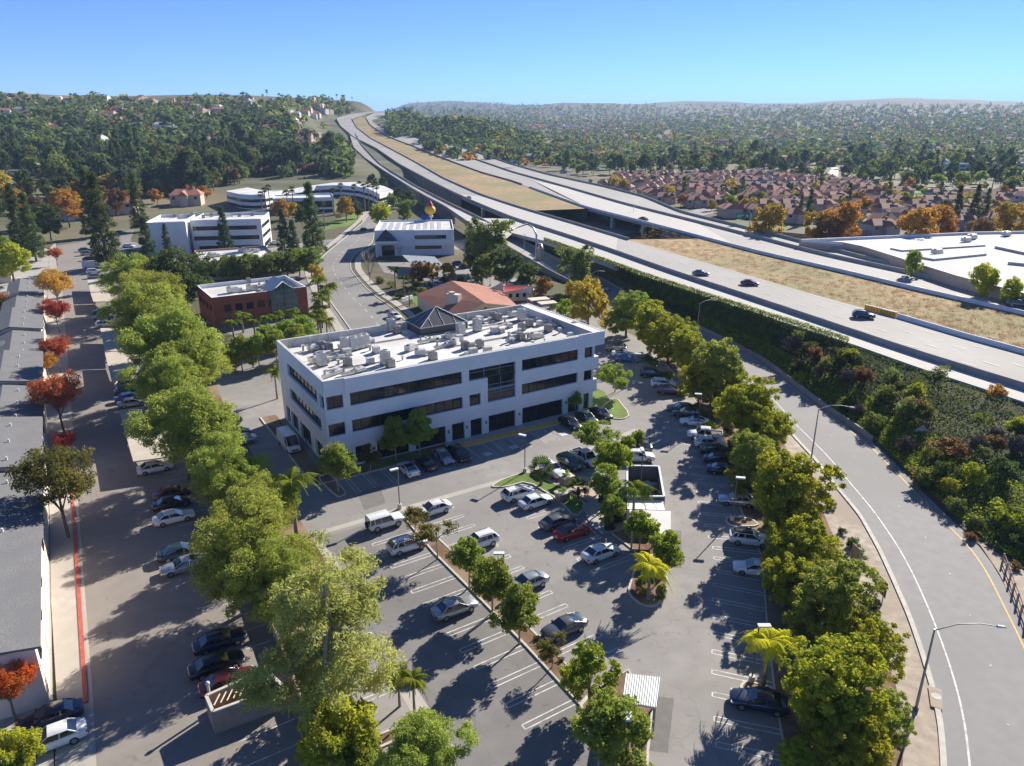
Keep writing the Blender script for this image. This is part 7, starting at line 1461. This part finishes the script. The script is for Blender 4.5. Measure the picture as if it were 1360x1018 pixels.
bl_ = thing('bollard_post', 'pale post at the corner of the tan bin enclosure', 'post', (*G(282, 945), 0)); MB().tube([(0, 0, 0), (0, 0, 2.9)], .12, 8).build('post', 'kerb', bl_); ball(MB(), (0, 0, 2.95), .2, n=8).build('cap', 'kerb', bl_)
# signs
def sign_post(name, lab, px, py, z, w_, h, zb, face, yaw, m='metal_grey', legs=1, txt=None, diamond=False, group=None):
    x, y = G(px, py, z); t = thing(name, lab, 'sign', (x, y, z), yaw, group)
    for i in range(legs): u = 0 if legs == 1 else (-w_ * .35 + i * w_ * .7); MB().tube([(u, .06, 0), (u, .06, zb + h * .6)], .06, 6).build('leg', m, t)
    if diamond: c = zb + h / 2; MB().add([(0, -.02, c - h * .7), (w_ * .7, -.02, c), (0, -.02, c + h * .7), (-w_ * .7, -.02, c), (0, .01, c - h * .7), (w_ * .7, .01, c), (0, .01, c + h * .7), (-w_ * .7, .01, c)], [(0, 1, 2, 3), (7, 6, 5, 4)]).build('panel', face, t)
    else: MB().box(-w_ / 2, w_ / 2, -.04, .0, zb, zb + h).build('panel', face, t)
    if txt:
        mb = MB()
        for (u, v, l) in txt: mb.box(u, u + l, -.055, -.043, zb + v, zb + v + .28)
        mb.build('lettering', 'paint_white', t)
    return t
mat('sign_green', (.01, .16, .11), .5, 0); mat('sign_blue', (.02, .12, .35), .5, 0); mat('sign_back', (.20, .13, .09), .7, .1); mat('sign_tan', (.48, .40, .32), .7, .1)
sign_post('road_sign', 'back of a tan road sign beside the off-ramp, near the farther street lamp', 1041, 588, 0, 2.0, 1.4, 2.2, 'sign_tan', R(120)); sign_post('road_sign', 'brown backed road sign on the gravel verge by the dark shrubs', 1132, 758, 0, 1.4, 1.9, 1.2, 'sign_tan', R(100), legs=2); sign_post('road_sign', 'brown backed road sign on the gravel verge, nearer one', 1168, 798, 0, 1.5, 1.8, .8, 'sign_back', R(95), legs=2)
sign_post('warning_sign', 'grey diamond shaped sign in the scrub beside the off-ramp', 1221, 590, .6, 1.5, 1.5, 1.4, 'metal_light', R(-20), diamond=True)
# overhead direction sign in the valley, by the side road
def overhead(lab, px, py, z, w_, h, yaw, m='sign_green', H_=6.0):
    x, y = G(px, py, z); t = thing('direction_sign', lab, 'sign', (x, y, z), yaw, 'direction signs of the freeway'); MB().box(-w_ / 2, w_ / 2, -.08, 0, 0, h).build('panel', m, t); MB().tube([(w_ / 2 + .3, .2, -H_), (w_ / 2 + .3, .2, h)], .18, 6).build('post', 'metal_light', t); mb = MB()
    mb.box(-w_ * .40, w_ * .1, -.10, -.085, h * .58, h * .74); mb.box(-w_ * .40, -w_ * .08, -.10, -.085, h * .28, h * .44); mb.box(w_ * .25, w_ * .38, -.10, -.085, h * .3, h * .7); mb.build('lettering', 'paint_white', t); MB().box(-w_ / 2, w_ / 2 + .5, .05, .25, h * .4, h * .6).build('beam', 'metal_light', t)
overhead('green direction sign before the tiled houses beyond the freeway', 986, 291, 9, 6.5, 2.4, R(8)); overhead('green direction sign far off at the side road, left panel', 683, 217, 14, 9, 3.2, R(5)); overhead('blue service sign beside the side road slip', 748, 231, 10, 5.5, 2.4, R(5), 'sign_blue'); overhead('tiny green overhead sign on the climbing freeway', 501, 155, 72, 14, 5, R(5))
# sign arch seen edge-on over the slip road
ga = thing('sign_gantry', 'curved grey tubular sign gantry over the slip road behind the tall tree', 'gantry', (*G(712, 352, 0), 0), 0); gx_, gy_ = G(712, 352, 0)
def q8(px, py, z): x, y = G(px, py, z); return (x - gx_, y - gy_, z)
e = q8(676, 306, 13.5); MB().tube([(0, 0, 0), (0, 0, 10.5), (-1.0, 2.2, 12.6), (-3.0, 7, 13.4), (e[0], e[1], 13.5)], [.38, .34, .32, .3, .24], 10).build('tube', 'metal_light', ga)
MB().rbox(1.6, -.6, .8, 6.2, 1.5, 2.4, R(20)).build('sign_box', 'sign_tan', ga); MB().tube([(1.6, -.6, 6.2), (1.4, -.2, 7.1), (.6, 0, 7.5)], [.8, .7, .3], 8).build('hood', 'metal_light', ga)
for i, (px, py) in enumerate([(696, 345), (668, 326), (640, 303), (840, 300)]):
    x, y = G(px, py, 0 if i < 3 else 0); t = thing('pole_light', ['thin pole beside the slip road, nearest', 'thin pole beside the slip road, middle', 'thin lamp pole rising before the slip road viaduct', 'thin pole under the far carriageway bridge'][i], 'pole', (x, y, 0)); MB().tube([(0, 0, 0), (0, 0, 9)], .1, 6).build('shaft', 'metal_light', t); MB().box(-.2, .7, -.1, .1, 9, 9.15).build('lamp_head', 'barrier_white', t)
# wooden fence at the bottom right
F0, F1 = Vector((*G(1331, 748, 0), 0)), Vector((*G(1378, 880, 0), 0)); L_ = (F1 - F0).length; ft = thing('post_and_rail_fence', 'weathered post and rail fence at the right edge below the sandy verge', 'fence', F0, math.atan2((F1 - F0).y, (F1 - F0).x))
n_ = int(L_ / 2.0)
for i in range(n_ + 1): MB().box(i * 2.0 - .09, i * 2.0 + .09, -.09, .09, 0, 1.25).build('post', 'block_wall', ft)
for z in (.45, .95): MB().box(0, n_ * 2.0, .093, .15, z - .07, z + .07).build('rail', 'block_wall', ft)
# dividing wall of the alley
def wall_line(name, lab, pix, h, m, th=.2, cat='wall'):
    P_ = [Vector((*G(*p, 0), 0)) for p in pix]; mb = MB()
    for a, b in zip(P_, P_[1:]):
        d = (b - a).normalized(); n = Vector((-d.y, d.x, 0)) * th / 2; mb.prism([(a + n)[:2], (b + n)[:2], (b - n)[:2], (a - n)[:2]], 0, h)
    return tag(mb.build(name, m), lab, cat)
wall_line('boundary_wall', 'long low block wall between the alley and the feathery pines', [(168, 372), (207, 470), (252, 590), (283, 655), (332, 760), (387, 900), (428, 1018), (445, 1080)], 1.3, 'block_wall')
wall_line('boundary_wall', 'low wall behind the tiled houses facing the freeway', [(1010, 312), (1070, 318), (1160, 312)], 2.2, 'tan_wall')
wall_line('slope_fence', 'thin dark fence crossing the dry slope at the upper left', [(0, 236), (30, 252), (60, 270)], 1.2, 'metal_dark', .1, 'fence')
# plaza planters and gate pillars
for i, (px, py, h) in enumerate([(752, 644, 2.0), (747, 664, 1.6)]):
    x, y = G(px, py, 0); t = thing('stone_planter', ['tan stone planter at the back edge of the paved plaza', 'tan stone planter at the front edge of the paved plaza'][i], 'planter', (x, y, 0.1), YAW); MB().box(-.8, .8, -.6, .6, 0, h * .6).build('pedestal', 'block_wall', t); MB().box(-.95, .95, -.75, .75, h * .6, h * .6 + .15).build('coping', 'kerb', t); q = clumps(ell_env([(0, 0, h * .6 + .4, .6, .4)], .4), 14, .3, 40, .16, 300 + i); quads_obj('foliage', q, 'leaf_green', parent=t)
pl = thing('monument_sign', 'white monument sign on the lawn by the street behind the big office', 'sign', (*G(541, 405, 0), 0), R(60)); MB().box(-2.4, 2.4, -.2, .2, 1.2, 2.3).build('panel', 'white_wall', pl)
for s in (-1.8, 1.8): MB().box(s - .15, s + .15, -.15, .15, 0, 1.19).build('leg', 'metal_grey', pl)
mh = MB().tube([(0, 0, 0), (0, 0, .012)], .42, 24); t = mh.build('manhole_cover', 'kerb'); x, y = G(1243, 927); t.location = (x, y, .16); tag(t, 'round pale manhole cover beside the nearer street lamp', 'manhole cover')
for k in list(CARP.values()):
    pass
# ================================================================ HAZE
hz = MB().box(-13600, 13600, -800, 13600, -5, 330).build('haze', []); tag(hz, kind='stuff'); m = bpy.data.materials.new('haze'); m.use_nodes = True; n = m.node_tree; n.nodes.remove(n.nodes['Principled BSDF']); v = n.nodes.new('ShaderNodeVolumePrincipled'); v.inputs['Color'].default_value = (.48, .68, 1.0, 1); v.inputs['Density'].default_value = .000095; v.inputs['Anisotropy'].default_value = 0.0; n.links.new(v.outputs[0], n.nodes['Material Output'].inputs['Volume']); hz.data.materials.append(m)
